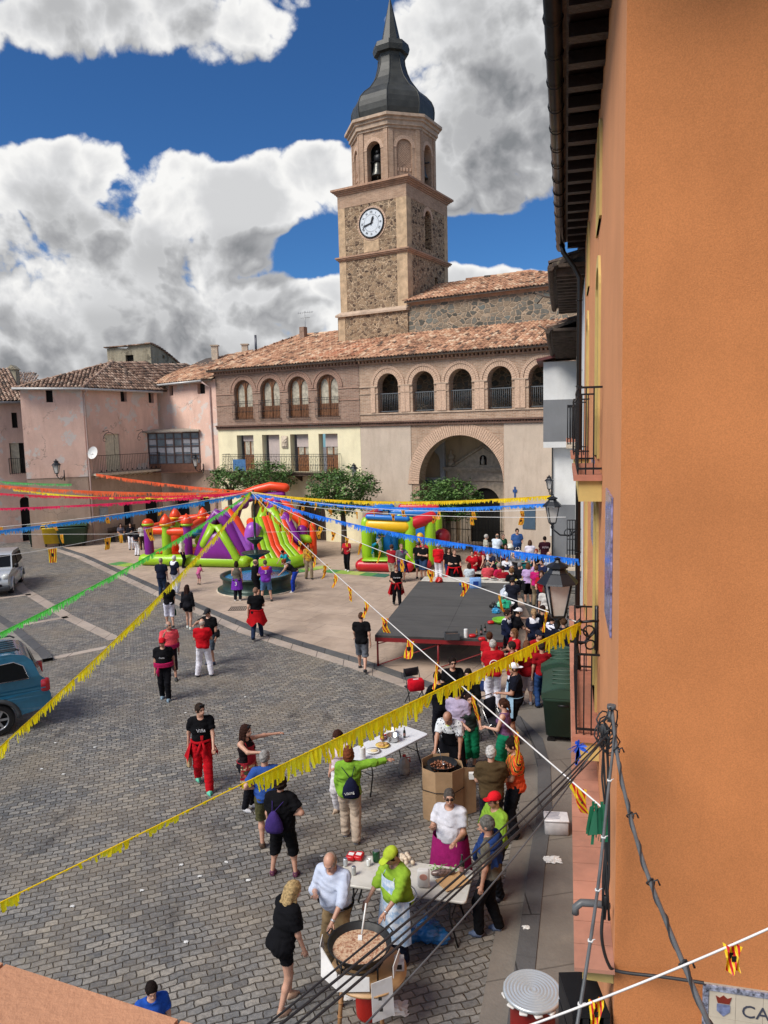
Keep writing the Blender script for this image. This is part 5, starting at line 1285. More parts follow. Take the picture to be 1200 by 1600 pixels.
# ------------------------------------------------------------ people: bodies and clothes grown from distance fields
def _cone(P_,a,b,ra,rb):
    ab=b-a; L=float(ab@ab)+1e-12
    q=[P_[i]-a[i] for i in range(3)]
    t=np.clip((q[0]*ab[0]+q[1]*ab[1]+q[2]*ab[2])/L,0,1)
    return np.sqrt((q[0]-t*ab[0])**2+(q[1]-t*ab[1])**2+(q[2]-t*ab[2])**2)-(ra+(rb-ra)*t)
def _ell(P_,c,r):
    q=[P_[i]-c[i] for i in range(3)]
    k0=np.sqrt(sum((q[i]/r[i])**2 for i in range(3))); k1=np.sqrt(sum((q[i]/r[i]**2)**2 for i in range(3)))+1e-9
    return k0*(k0-1)/k1
class Fld:
    def __init__(s,lo,hi,h):
        s.h=h; s.lo=np.array(lo,float); s.n=[int(math.ceil((hi[i]-lo[i])/h))+1 for i in range(3)]
        s.ax=[s.lo[i]+h*np.arange(s.n[i]) for i in range(3)]; s.F=np.full(s.n,1.0)
    def sub(s,lo,hi):
        i0=[max(0,int((lo[i]-s.lo[i])/s.h)) for i in range(3)]; i1=[min(s.n[i],int((hi[i]-s.lo[i])/s.h)+2) for i in range(3)]
        if any(i1[i]<=i0[i] for i in range(3)): return None,None
        sl=tuple(slice(a,b) for a,b in zip(i0,i1))
        return sl,[s.ax[0][sl[0]][:,None,None],s.ax[1][sl[1]][None,:,None],s.ax[2][sl[2]][None,None,:]]
    def add(s,pr,infl=0.,k=.03):
        """pr: dict(t,a,b,ra,rb | c,r ; T=(R,piv) frame, sx)"""
        R=pr.get('R'); 
        if pr['t']=='c': pts=[pr['a'],pr['b']]; m=max(pr['ra'],pr['rb'])*max(1,pr.get('sx',1))
        else: pts=[pr['c']]; m=max(pr['r'])
        if R is not None: pts=[R[0]@(p-R[1])+R[2] for p in pts]
        m+=infl+.07
        lo=np.min(pts,0)-m; hi=np.max(pts,0)+m
        sl,Pq=s.sub(lo,hi)
        if sl is None: return
        if R is not None:
            q=[Pq[i]-R[2][i] for i in range(3)]; Ri=R[0].T
            Pq=[Ri[i,0]*q[0]+Ri[i,1]*q[1]+Ri[i,2]*q[2]+R[1][i] for i in range(3)]
        sx=pr.get('sx',1)
        if pr['t']=='c':
            a,b=pr['a'].copy(),pr['b'].copy()
            if sx!=1: Pq=[Pq[0]/sx,Pq[1],Pq[2]]; a[0]/=sx; b[0]/=sx
            d=_cone(Pq,a,b,pr['ra'],pr['rb'])
        else: d=_ell(Pq,pr['c'],pr['r'])
        d=d-infl
        c=pr.get('cut')
        if c is not None: d=np.maximum(d,(Pq[0]-c[0][0])*c[1][0]+(Pq[1]-c[0][1])*c[1][1]+(Pq[2]-c[0][2])*c[1][2])
        f=s.F[sl]; hh=np.clip(.5+.5*(d-f)/k,0,1); s.F[sl]=d*(1-hh)+f*hh-k*hh*(1-hh)
    def grid(s): return [s.ax[0][:,None,None],s.ax[1][None,:,None],s.ax[2][None,None,:]]
    def nets(s):
        F=s.F; ins=F<0
        if not ins.any(): return np.zeros((0,3)),np.zeros((0,4),int)
        n=F.shape; c=[m-1 for m in n]
        cnt=np.zeros(c); acc=np.zeros((3,)+tuple(c))
        cor=[(i,j,k) for i in (0,1) for j in (0,1) for k in (0,1)]
        sl=lambda o:tuple(slice(o[i],o[i]+c[i]) for i in range(3))
        for ax in range(3):
            for o in cor:
                if o[ax]: continue
                o2=list(o); o2[ax]=1; o2=tuple(o2)
                a=F[sl(o)]; b=F[sl(o2)]; x=(a<0)!=(b<0)
                t=np.where(x,a/np.where(x,a-b,1),0)
                cnt+=x
                for q in range(3): acc[q]+=x*(o[q]+(t if q==ax else 0))
        act=cnt>0; idx=-np.ones(c,int); idx[act]=np.arange(act.sum())
        w=np.argwhere(act); V=(w+np.stack([acc[q][act]/cnt[act] for q in range(3)],1))*s.h+s.lo
        Q=[]
        for ax in range(3):
            b1,b2=(ax+1)%3,(ax+2)%3
            s0=[slice(None)]*3; s1=[slice(None)]*3; s0[ax]=slice(0,n[ax]-1); s1[ax]=slice(1,n[ax])
            A=ins[tuple(s0)]; B=ins[tuple(s1)]; e=np.argwhere(A!=B); 
            e=e[(e[:,b1]>0)&(e[:,b2]>0)&(e[:,b1]<n[b1]-1)&(e[:,b2]<n[b2]-1)]
            if len(e)==0: continue
            fl=A[tuple(e.T)]
            def g(d1,d2):
                q=e.copy(); q[:,b1]-=d1; q[:,b2]-=d2; return idx[tuple(q.T)]
            q=np.stack([g(1,1),g(0,1),g(0,0),g(1,0)],1)
            q[~fl]=q[~fl][:,::-1]; Q.append(q)
        return V,np.concatenate(Q)
def npmesh(name,V,Q,mats,parent,mi=None,extra=None):
    me=bpy.data.meshes.new(name); ev,ef,em=extra or ([],[],[])
    nv=len(V); verts=[tuple(v) for v in V]+ev; faces=[tuple(q) for q in Q.tolist()]+[tuple(i+nv for i in f) for f in ef]
    me.from_pydata(verts,[],faces)
    for m in (mats if isinstance(mats,(list,tuple)) else [mats]): me.materials.append(m)
    mi=list(mi) if mi is not None else [0]*len(Q); me.polygons.foreach_set('material_index',mi+em)
    me.polygons.foreach_set('use_smooth',[True]*len(faces)); me.update()
    o=bpy.data.objects.new(name,me); COL.objects.link(o); o.parent=parent; return o
A_=lambda *v: np.array(v,float)
def _n(v): v=np.array(v,float); return v/np.linalg.norm(v)
ARM={'down':((.16,.03,-1),(.06,.18,-1)),'hang':((.12,.1,-1),(0,.3,-.95)),'walkf':((.12,.35,-.9),(0,.65,-.75)),'walkb':((.18,-.35,-.9),(.1,0,-1)),
 'hip':((.6,-.2,-.75),(-.8,.3,-.3)),'fold':((.22,.3,-.93),(-.92,.5,.12)),'face':((.2,.5,-.8),(-.3,.35,.9)),'front':((.15,.3,-.93),(-.2,.95,-.05)),
 'reach':((.15,.85,-.45),(0,.95,-.3)),'low':((.1,.55,-.8),(-.1,.75,-.65)),'side':((.8,.55,.02),(.75,.65,-.05)),'ahead':((.3,.9,-.25),(-.35,.9,.05)),
 'up':((.35,.4,.8),(-.1,.3,.95)),'chest':((.25,.25,-.93),(-.55,.75,.35)),'shoulder':((.5,.75,-.15),(.1,.95,.1)),'back':((.25,-.3,-.9),(-.5,-.2,-.8)),'talk':((.2,.35,-.9),(-.25,.75,.5))}
SKIN={'a':(.50,.275,.19),'b':(.40,.21,.14),'c':(.56,.33,.24)}
def skinmat(k): return M('skin_'+k,SKIN[k],.5,var=.1,sc=8,bump=.001)
EYM=M('eye_dark',(.025,.018,.015),.3); LIP=M('lip',(.30,.10,.08),.5)
PEOPLE=[]
GRP='people at the fiesta'
def inplaza(x,y):
    P_=[(a,b) for a,b,_ in plz]; c=False; n=len(P_)
    for i in range(n):
        (x0,y0),(x1,y1)=P_[i],P_[(i+1)%n]
        if (y0>y)!=(y1>y) and x<(x1-x0)*(y-y0)/(y1-y0)+x0: c=not c
    return c
def person(label,px,py,rz=0,h=1.70,top=('000000','short'),bot=('111111','long'),hair=('short','2a1a12'),arms=('down','down'),legs='stand',lean=0,yaw=0,pitch=0,girth=1.,belly=0.,fem=False,skin='a',shoes='222222',ex=(),z0=None,sit=0.,name='person',child=False,folds=1.,feet=None,cat='person'):
    rr=random.Random(label)
    S=h/1.735; lr=rad(lean)
    R=np.array([[1,0,0],[0,math.cos(lr),math.sin(-lr)*-1*-1],[0,-math.sin(lr)*-1,math.cos(lr)]])
    # lean forwards = towards -y: rotate +z to -y
    R=np.array([[1,0,0],[0,math.cos(lr),-math.sin(lr)],[0,math.sin(lr),math.cos(lr)]])
    drop=sit; piv=A_(0,0,.93); pw=A_(0,.02*0+ (0.0),.93-drop)
    if lean>30: pw=pw+A_(0,.12,0)
    TR=(R,piv,pw)
    tw=lambda p: R@(A_(*p)-piv)+pw
    sh=.165 if fem else .185
    hc=tw((0,-.02,1.555))+A_(0,0,0); 
    yr,pr_=rad(yaw),rad(pitch+lean*.55)
    Ry=np.array([[math.cos(yr),-math.sin(yr),0],[math.sin(yr),math.cos(yr),0],[0,0,1]]); Rp=np.array([[1,0,0],[0,math.cos(pr_),-math.sin(pr_)],[0,math.sin(pr_),math.cos(pr_)]])
    HR=Ry@Rp; hcen=hc+HR@A_(0,-.005,.065)
    TH_=(HR,A_(0,0,0),hcen)
    htop=hcen[2]+.12
    # place from the head
    zb=0.
    cr,srr=math.cos(rad(rz)),math.sin(rad(rz))
    if z0 is None:
        for it in range(2):
            g=G(px,py,zb+htop*S); x=g.x-(cr*hcen[0]-srr*hcen[1])*S; y=g.y-(srr*hcen[0]+cr*hcen[1])*S
            zb=PZ if inplaza(x,y) or x>2.9 or y>26 and x>-8 else 0.
    else:
        zb=z0; g=G(px,py,zb+htop*S); x=g.x-(cr*hcen[0]-srr*hcen[1])*S; y=g.y-(srr*hcen[0]+cr*hcen[1])*S
    dist=math.hypot(x,y)
    hh=.0135 if dist<12.5 else .017 if dist<18 else .022 if dist<27 else .028
    t=thing(name,label,cat,(x,y,zb),rad(rz)); t.scale=(S,S,S); PEOPLE.append((label,x,y))
    gi=girth
    C=lambda a,b,ra,rb,**k: dict(t='c',a=A_(*a),b=A_(*b),ra=ra,rb=rb,**k)
    E=lambda c,r,**k: dict(t='e',c=A_(*c),r=r,**k)
    tor=[C((0,.005,.93),(0,0,1.06),.118*gi,(.10 if fem else .112)*gi+belly*.3,R=TR,sx=1.42 if fem else 1.3),
         C((0,0,1.06),(0,0,1.26),(.095 if fem else .112)*gi+belly*.25,.12*gi,R=TR,sx=1.3 if fem else 1.34),
         C((0,.0,1.24),(0,.01,1.37),.118*gi,.10*gi,R=TR,sx=1.38 if fem else 1.5),
         C((-sh*.82,.01,1.405),(sh*.82,.01,1.405),.058,.058,R=TR),
         E((.075,.06,.93),(.095,.10,.10),R=TR),E((-.075,.06,.93),(.095,.10,.10),R=TR)]
    if belly: tor.append(E((0,-.05-belly*.6,1.08),(.14*gi,.09+belly,.15),R=TR))
    if fem: tor+=[E((.07,-.085,1.27),(.07,.06,.065),R=TR),E((-.07,-.085,1.27),(.07,.06,.065),R=TR)]
    neck=[C((0,.015,1.38),(0,-.005,1.53),.062,.054,R=TR)]
    # arms
    AR=[]
    for si,ps in ((1,arms[0]),(-1,arms[1])):
        u_,f_=ARM[ps] if isinstance(ps,str) else ps
        cv=lambda v:_n((v[0]*si,-v[1],v[2]))
        S0=tw((si*sh,.01,1.395)); E0=S0+cv(u_)*.285; W0=E0+cv(f_)*.25
        AR.append((si,S0,E0,W0,cv(u_),cv(f_)))
    # legs
    LG=[]
    hipc=pw-piv
    for si in (1,-1):
        H0=A_(si*.09,.01,.91)+hipc*A_(1,1,1)
        if sit>.3:
            K0=H0+A_(si*.05,-.42,.02); N0=A_(K0[0],K0[1]-.02,.09)
        else:
            fx=si*.105; fy=0; fz=.085
            if legs=='walk': fy=-.26 if si>0 else .28; fz=.085 if si>0 else .14
            elif legs=='walk2': fy=.28 if si>0 else -.26; fz=.14 if si>0 else .085
            elif legs=='wide': fx=si*.2
            elif legs=='step': fy=-.12 if si>0 else .12
            elif legs=='close': fx=si*.07
            elif legs=='back': fy=.1
            N0=A_(fx,fy,fz); d=N0-H0; L=np.linalg.norm(d); l1,l2=.43,.42
            if L>=l1+l2-.002: K0=H0+d*.5
            else:
                c_=(l1*l1-l2*l2+L*L)/(2*L); hgt=math.sqrt(max(0,l1*l1-c_*c_)); dn=d/L; fw=A_(0,-1,0)-dn*(-dn[1]); fw=_n(fw)
                K0=H0+dn*c_+fw*min(hgt,.16)
        LG.append((si,H0,K0,N0))
    gl=1+(gi-1)*.7
    armp=[];
    for si,S0,E0,W0,ud,fd in AR:
        armp+=[C(S0,E0,.054*gl,.042*gl),C(E0,W0,.043*gl,.028)]
    legp=[]
    for si,H0,K0,N0 in LG:
        legp+=[C(H0,K0,.088*gl,.058*gl),C(K0,K0*.65+N0*.35,.056,.056*gl),C(K0*.65+N0*.35,N0,.055,.038)]
    allp=np.array([p for _,a,b,c,_,_ in AR for p in (a,b,c)]+[p for _,a,b,c in LG for p in (a,b,c)]+[hcen])
    lo=allp.min(0)-.24; hi=allp.max(0)+.24; lo[2]=-.02; hi[2]=max(hi[2],hcen[2])
    bf=Fld(lo,hi,hh)
    for p in tor+neck+armp+legp: bf.add(p,-.004)
    for si,S0,E0,W0,ud,fd in AR: bf.add(C(W0,W0+fd*.07,.024,.031),0,.02)
    for si,H0,K0,N0 in LG: bf.add(C(N0+A_(0,.02,-.03),N0+A_(0,-.10,-.052),.028,.016),0,.02)
    V,Q=bf.nets()
    # head on a finer grid
    hf=Fld(hcen-.155,hcen+.155,.0085 if dist<13 else .012 if dist<20 else .017 if dist<30 else .022)
    hp=[E((0,.005,.02),(.077,.097,.102),R=TH_),E((0,-.03,-.05),(.058,.068,.068),R=TH_),C((0,-.092,.012),(0,-.112,-.022),.011,.015,R=TH_),E((.079,.01,-.008),(.012,.022,.03),R=TH_),E((-.079,.01,-.008),(.012,.022,.03),R=TH_),
        E((0,-.094,-.056),(.026,.014,.011),R=TH_),C((0,.02,-.07),(0,.03,-.14),.055,.055,R=TH_),E((0,-.085,.035),(.05,.016,.01),R=TH_)]
    for p in hp: hf.add(p,0,.016)
    V2,Q2=hf.nets()
    cen=((V2[Q2].mean(1)-hcen)@HR) if len(Q2) else np.zeros((0,3))
    ax_=np.abs(cen[:,0]); mi2=np.zeros(len(Q2),int)
    mi2[(ax_>.017)&(ax_<.045)&(cen[:,1]<-.06)&(np.abs(cen[:,2]-.008)<.0095)]=1
    mi2[(ax_>.015)&(ax_<.05)&(cen[:,1]<-.06)&(np.abs(cen[:,2]-.034)<.005)]=1
    mi2[(ax_<.024)&(cen[:,1]<-.07)&(np.abs(cen[:,2]+.056)<.008)]=2
    # fingers
    fm=MB()
    if dist<30:
        for si,S0,E0,W0,ud,fd in AR:
            pal=W0+fd*.085; sdv=np.cross(fd,A_(0,0,1)) if abs(fd[2])<.8 else A_(0,1,0)*1.0
            sdv=_n(sdv-fd*(sdv@fd)); nrm=np.cross(fd,sdv); 
            if nrm[2]>0: nrm=-nrm
            for q,(o_,l_) in enumerate(((-.027,.062),(-.009,.075),(.009,.070),(.026,.052))):
                b0=pal+sdv*o_; cu=.25+.15*q; p1=b0+fd*l_*.5+nrm*l_*.1*cu; p2=p1+fd*l_*.33+nrm*l_*.3*cu; p3=p2+fd*l_*.2+nrm*l_*.35*cu
                fm.tube([b0-fd*.02,p1,p2,p3],.009,5,rs=[.0105,.0095,.0085,.006])
            b0=W0+fd*.03+sdv*-si*.022; fm.tube([b0,b0+fd*.03+sdv*-si*.028+nrm*.01,b0+fd*.055+sdv*-si*.034+nrm*.02],.01,5,rs=[.013,.011,.008])
    nb=len(V); Va=np.concatenate([V,V2]) if len(V2) else V; Qa=np.concatenate([Q,Q2+nb]) if len(Q2) else Q
    npmesh('body',Va,Qa,[skinmat(skin),EYM,LIP],t,[0]*len(Q)+mi2.tolist(),(fm.v,fm.f,[0]*len(fm.f)))
    def ripple(f,amp,sd=0):
        X,Y,Z=f.grid(); a=rr.uniform(0,6); amp=amp*1.5
        f.F+=amp*.5*folds*np.sin(60*Z+14*X*np.sin(8*X+a)+10*np.sin(9*Y+a)+a)
        f.F+=amp*folds*(np.sin(19*X+6*np.sin(11*Z+a)+a)*np.sin(27*Z+7*Y+2*a)+.6*np.sin(41*Z+13*X+9*np.sin(15*Y+a)))
    # top
    tc,ts=top[0],top[1]; loose=top[2] if len(top)>2 else .016; hem=top[3] if len(top)>3 else .90
    if ts!='none':
        f=Fld(lo,hi,hh)
        for p in tor: f.add(p,loose*.78,.04)
        for si,S0,E0,W0,ud,fd in AR:
            if ts in('short','polo'):
                e_=S0+ud*.20; f.add(C(S0,e_,.058*gl,.056*gl,cut=(e_-ud*.005,ud)),loose*.7+.002,.03)
            elif ts in('long','half'):
                f.add(C(S0,E0,.056*gl,.046*gl),loose*.7+.002,.03); w_=E0+(W0-E0)*(.95 if ts=='long' else .35); f.add(C(E0,w_,.046,.036,cut=(w_-fd*.004,fd)),loose*.7+.002,.03)
        X,Y,Z=f.grid(); q=[X-pw[0],Y-pw[1],Z-pw[2]]
        lz=R[2,2]*q[2]+R[1,2]*q[1]+piv[2]
        ly=R[1,1]*q[1]+R[2,1]*q[2]
        ripple(f,.0035)
        f.F=np.maximum(f.F,hem-lz+.012*np.sin(9*X+Y*5))
        ncut=_ell([X+0*Y+0*Z-0,ly+.03,lz-1.49],(0,0,0),(.075,.085,.075)); f.F=np.maximum(f.F,-ncut)
        if ts=='tank': 
            f.F=np.maximum(f.F,-_ell([np.abs(X)+0*lz,ly,lz-1.42],(sh+.0,0,0),(.06,.2,.09)))
        V,Q=f.nets(); npmesh('shirt' if ts!='long' else 'jacket',V,Q,cloth(tc),t)
    if ts in('polo','half') and dist<20:
        mb=MB(); mb.X=Matrix.Translation(pw)@Matrix(R.tolist()).to_4x4()@Matrix.Translation(-Vector(piv))
        pts=[(.078*math.sin(a),-.07*math.cos(a)+.0,1.452-.025*math.cos(a)) for a in [rad(22+i*(316/14)) for i in range(15)]]
        for (a,b) in zip(pts,pts[1:]):
            o1,o2=Vector((a[0]*1.45,a[1]*1.5,a[2]-.035)),Vector((b[0]*1.45,b[1]*1.5,b[2]-.035)); mb.quad(a,b,o2,o1); mb.quad(o1,o2,Vector(b)-Vector((0,0,.012)),Vector(a)-Vector((0,0,.012)))
        mb.build('collar',cloth(tc),t)
    # bottom
    bc,bs=bot[0],bot[1]; lb=bot[2] if len(bot)>2 else .016
    if bs!='none':
        f=Fld(lo,hi,hh)
        for p in (tor[0],tor[4],tor[5]): f.add(p,.008,.04)
        for si,H0,K0,N0 in LG:
            if bs in('long','short','capri'):
                f.add(C(H0,K0,.09*gl,.066*gl),lb*.8,.03); f.add(C(K0,N0+A_(0,0,.0),.064*gl,.050),lb,.02)
            else: f.add(C(H0,K0,.09*gl,.07),.012,.05)
        X,Y,Z=f.grid()
        if bs=='skirt': f.add(C((0,0,.95-drop),(0,0,.5),.13,.2,sx=1.25),0,.05)
        cz={'long':.045,'short':.50,'capri':.36,'skirt':.55,'mini':.70}[bs]
        if len(bot)>3: cz=bot[3]
        ripple(f,.0035)
        f.F=np.maximum(f.F,cz-Z+0*X); 
        f.F=np.maximum(f.F,Z-(1.03-drop)+(0.25*(lean>30))*Y)
        V,Q=f.nets(); npmesh({'long':'trousers','short':'shorts','capri':'trousers','skirt':'skirt','mini':'shorts'}[bs],V,Q,cloth(bc),t)
    # shoes
    for si,H0,K0,N0 in LG:
        mb=MB(); a=N0+A_(0,.045,-.04); b=N0+A_(0,-.15,-.052)
        for w_,zz,mi_ in ((.046,0.,0),):
            rows=[]
            for u_ in (0,.12,.35,.6,.85,1):
                p=a*(1-u_)+b*u_; wd=(.5,.85,.9,1.05,.9,.35)[int(round(u_*5.5)) if u_<1 else 5]*.052; hg=(.065,.10,.10,.075,.05,.03)[(0,.12,.35,.6,.85,1).index(u_)]
                z_=p[2]-.035
                rows.append([mb.V((p[0]+wd*cx_,p[1],z_+hg*cz_)) for cx_,cz_ in ((-1,0),(-1.05,.45),(-.7,.85),(0,1.05),(.7,.85),(1.05,.45),(1,0))])
            for A,B in zip(rows,rows[1:]):
                for k in range(7): mb.F([A[k],B[k],B[(k+1)%7],A[(k+1)%7]],True)
            mb.F(rows[0]); mb.F(rows[-1][::-1])
        mb.build('shoe',[M('shoe_'+shoes,hexc(shoes),.6,var=.2,sc=20)],t)
    # hair / hat
    hs_,hcol=hair[0],hair[1]
    def headmesh(nm,prs,mat,cuts=None,amp=0,hgt=None):
        f=Fld(hcen-(.2 if hs_!='long' else .25),hcen+.2,max(.010,hf.h)) if hgt is None else Fld(hcen-A_(.2,.25,hgt),hcen+A_(.2,.25,.2),max(.012,hf.h))
        for p in prs: f.add(p,0,.02)
        X,Y,Z=f.grid(); q=[X-hcen[0],Y-hcen[1],Z-hcen[2]]; l=[HR[0,i]*q[0]+HR[1,i]*q[1]+HR[2,i]*q[2] for i in range(3)]
        if amp: a=rr.uniform(0,5); f.F+=amp*np.sin(70*l[0]+a+3*np.sin(40*l[2]))*np.sin(60*l[1]+a)+amp*.7*np.sin(95*l[2]+a+30*l[0])
        if cuts is not None:
            for c in cuts(l): f.F=np.maximum(f.F,c)
        V,Q=f.nets()
        if len(Q): npmesh(nm,V,Q,mat,t)
    hm=M('hair_'+hcol,hexc(hcol),.8,var=.5,sc=34,bump=.008,bsc=70,spec=.12)
    face=lambda l:-_ell(l,(0,-.115,-.035),(.085,.085,.105))
    if hs_ in('short','curly','crew'):
        gsz={'short':.012,'crew':.005,'curly':.03}[hs_]
        headmesh('hair',[E((0,.012,.027),(.079+gsz,.099+gsz,.103+gsz),R=TH_)],hm,lambda l:[face(l),-(l[2]+.055)+.2*(l[1]-.03)*-1*(l[1]<.0)],.003 if hs_!='curly' else .009)
    elif hs_=='fringe':
        headmesh('hair',[E((0,.012,.01),(.086,.108,.10),R=TH_)],hm,lambda l:[face(l),-(l[2]+.055),-_ell(l,(0,-.02,.10),(.075,.12,.075))],.002)
    elif hs_ in('long','bob','bun','pony'):
        pr=[E((0,.014,.03),(.09,.112,.113),R=TH_)]
        if hs_=='long': pr+=[C((.03,.05,.0),(.05,.10,-.27),.075,.05,R=TH_),C((-.03,.05,.0),(-.05,.10,-.27),.075,.05,R=TH_),C((.07,-.0,-.03),(.09,.0,-.2),.03,.025,R=TH_),C((-.07,-.0,-.03),(-.09,.0,-.2),.03,.025,R=TH_)]
        if hs_=='bob': pr+=[C((0,.05,-.02),(0,.05,-.08),.09,.08,R=TH_),C((.075,.01,.0),(.078,.0,-.09),.03,.028,R=TH_),C((-.075,.01,.0),(-.078,.0,-.09),.03,.028,R=TH_)]
        if hs_=='bun': pr+=[E((0,.12,.06),(.045,.045,.045),R=TH_)]
        if hs_=='pony': pr+=[C((0,.11,.05),(0,.16,-.15),.04,.02,R=TH_)]
        headmesh('hair',pr,hm,lambda l:[face(l)],.004,hgt=.45 if hs_ in('long','pony') else .2)
    if hs_ in('cap','capback') or 'cap' in [e[0] for e in ex]:
        cc=hcol if hs_.startswith('cap') else [e[1] for e in ex if e[0]=='cap'][0]; sg=-1 if hs_!='capback' else 1
        if hs_.startswith('cap'):
            headmesh('hair',[E((0,.012,.015),(.084,.105,.10),R=TH_)],M('hair_3a2a20',hexc('3a2a20'),.8,var=.4,sc=30,bump=.006,bsc=60,spec=.12),lambda l:[face(l),-(l[2]+.055)],.002)
        headmesh('cap',[E((0,.005,.04),(.093,.114,.095),R=TH_),E((0,sg*.135,.036),(.07,.075,.010),R=TH_)],cloth(cc),lambda l:[-(l[2]-.022)])
    # extras
    HM=Matrix(HR.tolist()).to_4x4(); HM=Matrix.Translation(hcen)@HM
    TM=Matrix(R.tolist()).to_4x4(); TM=Matrix.Translation(pw)@TM@Matrix.Translation(-Vector(piv))
    def sheet(mb,a0,a1,z0_,z1_,r0,r1,sx=1.3,n=14,m_=8,rag=0.,fl=.015,ph=0,cy=0):
        rows=[]
        for j in range(m_+1):
            v=j/m_; row=[]
            for i in range(n+1):
                u=i/n; a=rad(a0+(a1-a0)*u); z=z0_+(z1_-z0_)*v*(1+rag*math.sin(i*1.3+ph)); r=r0+(r1-r0)*v+fl*v*math.sin(i*2.1+ph)
                row.append(mb.V((r*sx*math.sin(a),cy-r*math.cos(a),z)))
            rows.append(row)
        for A,B in zip(rows,rows[1:]):
            for k in range(n): mb.F([A[k],B[k],B[k+1],A[k+1]],True)
        return rows
    for e in ex:
        k=e[0]; mb=MB()
        if k=='tied':      # garment knotted round the waist, hanging behind
            c=cloth(e[1]); mb.X=Matrix.Translation(Vector(pw-piv))
            r0=.15*gi+belly*.5
            mb.tube([(r0*1.32*math.sin(a),-r0*math.cos(a)-belly*.5*(math.cos(a)>0),1.0+.01*math.sin(3*a)) for a in [i*PI/9 for i in range(18)]],.028,6,closed=True)
            sheet(mb,70,290,1.0,e[2] if len(e)>2 else .55,r0+.01,r0+.10,rag=.18,fl=.025,ph=rr.uniform(0,5))
            for s in (-1,1): mb.tube([(s*.02,-r0-.03-belly*.4,1.0),(s*.05,-r0-.05-belly*.5,.9),(s*.09,-r0-.03,.76)],.03,6,rs=[.02,.035,.03])
            mb.build('tied_garment',c,t)
        elif k=='sash':
            mb.X=Matrix.Translation(Vector(pw-piv)); r0=.15*gi+belly*.4
            for dz in (0,.04,.075): mb.tube([(r0*1.3*math.sin(a),-r0*math.cos(a)-belly*.5*(math.cos(a)>0),.98+dz) for a in [i*PI/9 for i in range(18)]],.03,6,closed=True)
            mb.tube([(-.1,-r0-.04,.98),(-.13,-r0-.05,.85),(-.12,-r0-.02,.74)],.035,6,rs=[.03,.045,.03])
            mb.build('sash',cloth(e[1]),t)
        elif k=='apron':
            m_=cloth(e[1]); r0=.165*gi+belly*.6
            mb.X=TM; sheet(mb,-38,38,1.34,1.03,.150*gi,r0,fl=0.,cy=-.01); 
            mb.tube([(-.11,-.13,1.33),(-.09,-.03,1.46),(-.04,.06,1.48),(.04,.06,1.48),(.09,-.03,1.46),(.11,-.13,1.33)],.008,5)
            mb.X=Matrix.Translation(Vector(pw-piv)); sheet(mb,-78,78,1.04,e[2] if len(e)>2 else .52,r0,r0+.05,fl=.02,ph=1)
            mb.tube([(r0*1.3*math.sin(a),-r0*math.cos(a),1.03) for a in [i*PI/9 for i in range(18)]],.008,5,closed=True)
            mb.build('apron',m_,t)
        elif k=='halfapron':
            mb.X=Matrix.Translation(Vector(pw-piv)); r0=.165*gi+belly*.5; sheet(mb,-150,150,1.02,e[2] if len(e)>2 else .5,r0*.97,r0+.03,fl=.018,ph=2); mb.build('apron',cloth(e[1]),t)
        elif k=='jersey':   # garment hung from the waist, a big number on it
            mb.X=Matrix.Translation(Vector(pw-piv)); sheet(mb,110,250,1.0,.52,.165,.22,fl=.01); o_=mb.build('tied_garment',cloth(e[1]),t)
            mb=MB(); mb.X=Matrix.Translation(Vector(pw-piv)); text_mesh(mb,e[2],.24,Vector((.08,.232,.72)),Matrix.Rotation(PI,3,'Z')@RX90,.006); mb.build('number',WPAINT,o_)
        elif k=='print':    # lettering on the chest or the back
            back=len(e)>4 and e[4]; d_=.155*gi+belly*.8+.02
            mb.X=TM; Rt=(Matrix.Rotation(PI,3,'Z')@RX90) if back else RX90
            y_=(d_-.005) if back else -d_
            text_mesh(mb,e[2],e[3],Vector((0,y_,1.22)),Rt,.006,align='CENTER')
            mb.build('print',cloth(e[1]),t)
        elif k=='ring':
            mb.X=TM; y_=.155*gi+.02
            mb.tube([(.1*math.cos(a),y_,1.2+.1*math.sin(a)) for a in [i*PI/10 for i in range(20)]],.012,5,closed=True); mb.sphere((0,y_,1.2),.05,8,5,(1,.2,1)); mb.build('emblem',cloth('e0dce0'),t)
        elif k=='tongue':
            mb.X=TM; y_=-.165*gi; 
            mb.box((0.01,y_,1.13),(.055,.012,.025)); mb.prism([(-.02,y_,1.12),(.035,y_,1.12),(.03,y_,1.06),(.0,y_,1.04),(-.02,y_,1.07)],(0,-.008,0)); mb.build('print',cloth('c02028'),t)
        elif k=='vest':     # pale shoulder panels over a dark vest
            f=Fld(lo,hi,hh)
            for p in tor[2:4]: f.add(p,.024,.04)
            X,Y,Z=f.grid(); q=[X-pw[0],Y-pw[1],Z-pw[2]]; lz=R[2,2]*q[2]+R[1,2]*q[1]+piv[2]; ly=R[1,1]*q[1]+R[2,1]*q[2]
            f.F=np.maximum(f.F,1.30-lz+0*X); f.F=np.maximum(f.F,-_ell([X+0*Y+0*Z,ly+.02,lz-1.49],(0,0,0),(.08,.09,.085)))
            V,Q=f.nets(); npmesh('shoulder_panel',V,Q,cloth(e[1]),t)
        elif k=='kerchief':
            mb.X=TM; mb.tube([(.075*math.sin(a),-.075*math.cos(a)-.005,1.445-.02*math.cos(a)) for a in [i*PI/7 for i in range(14)]],.018,6,closed=True); mb.prism([(-.07,-.09,1.44),(.07,-.09,1.44),(0,-.14,1.32)],(0,-.008,0)); mb.build('neckerchief',cloth(e[1]),t)
        elif k=='shoulders':  # sweater draped over the shoulders
            mb.X=TM
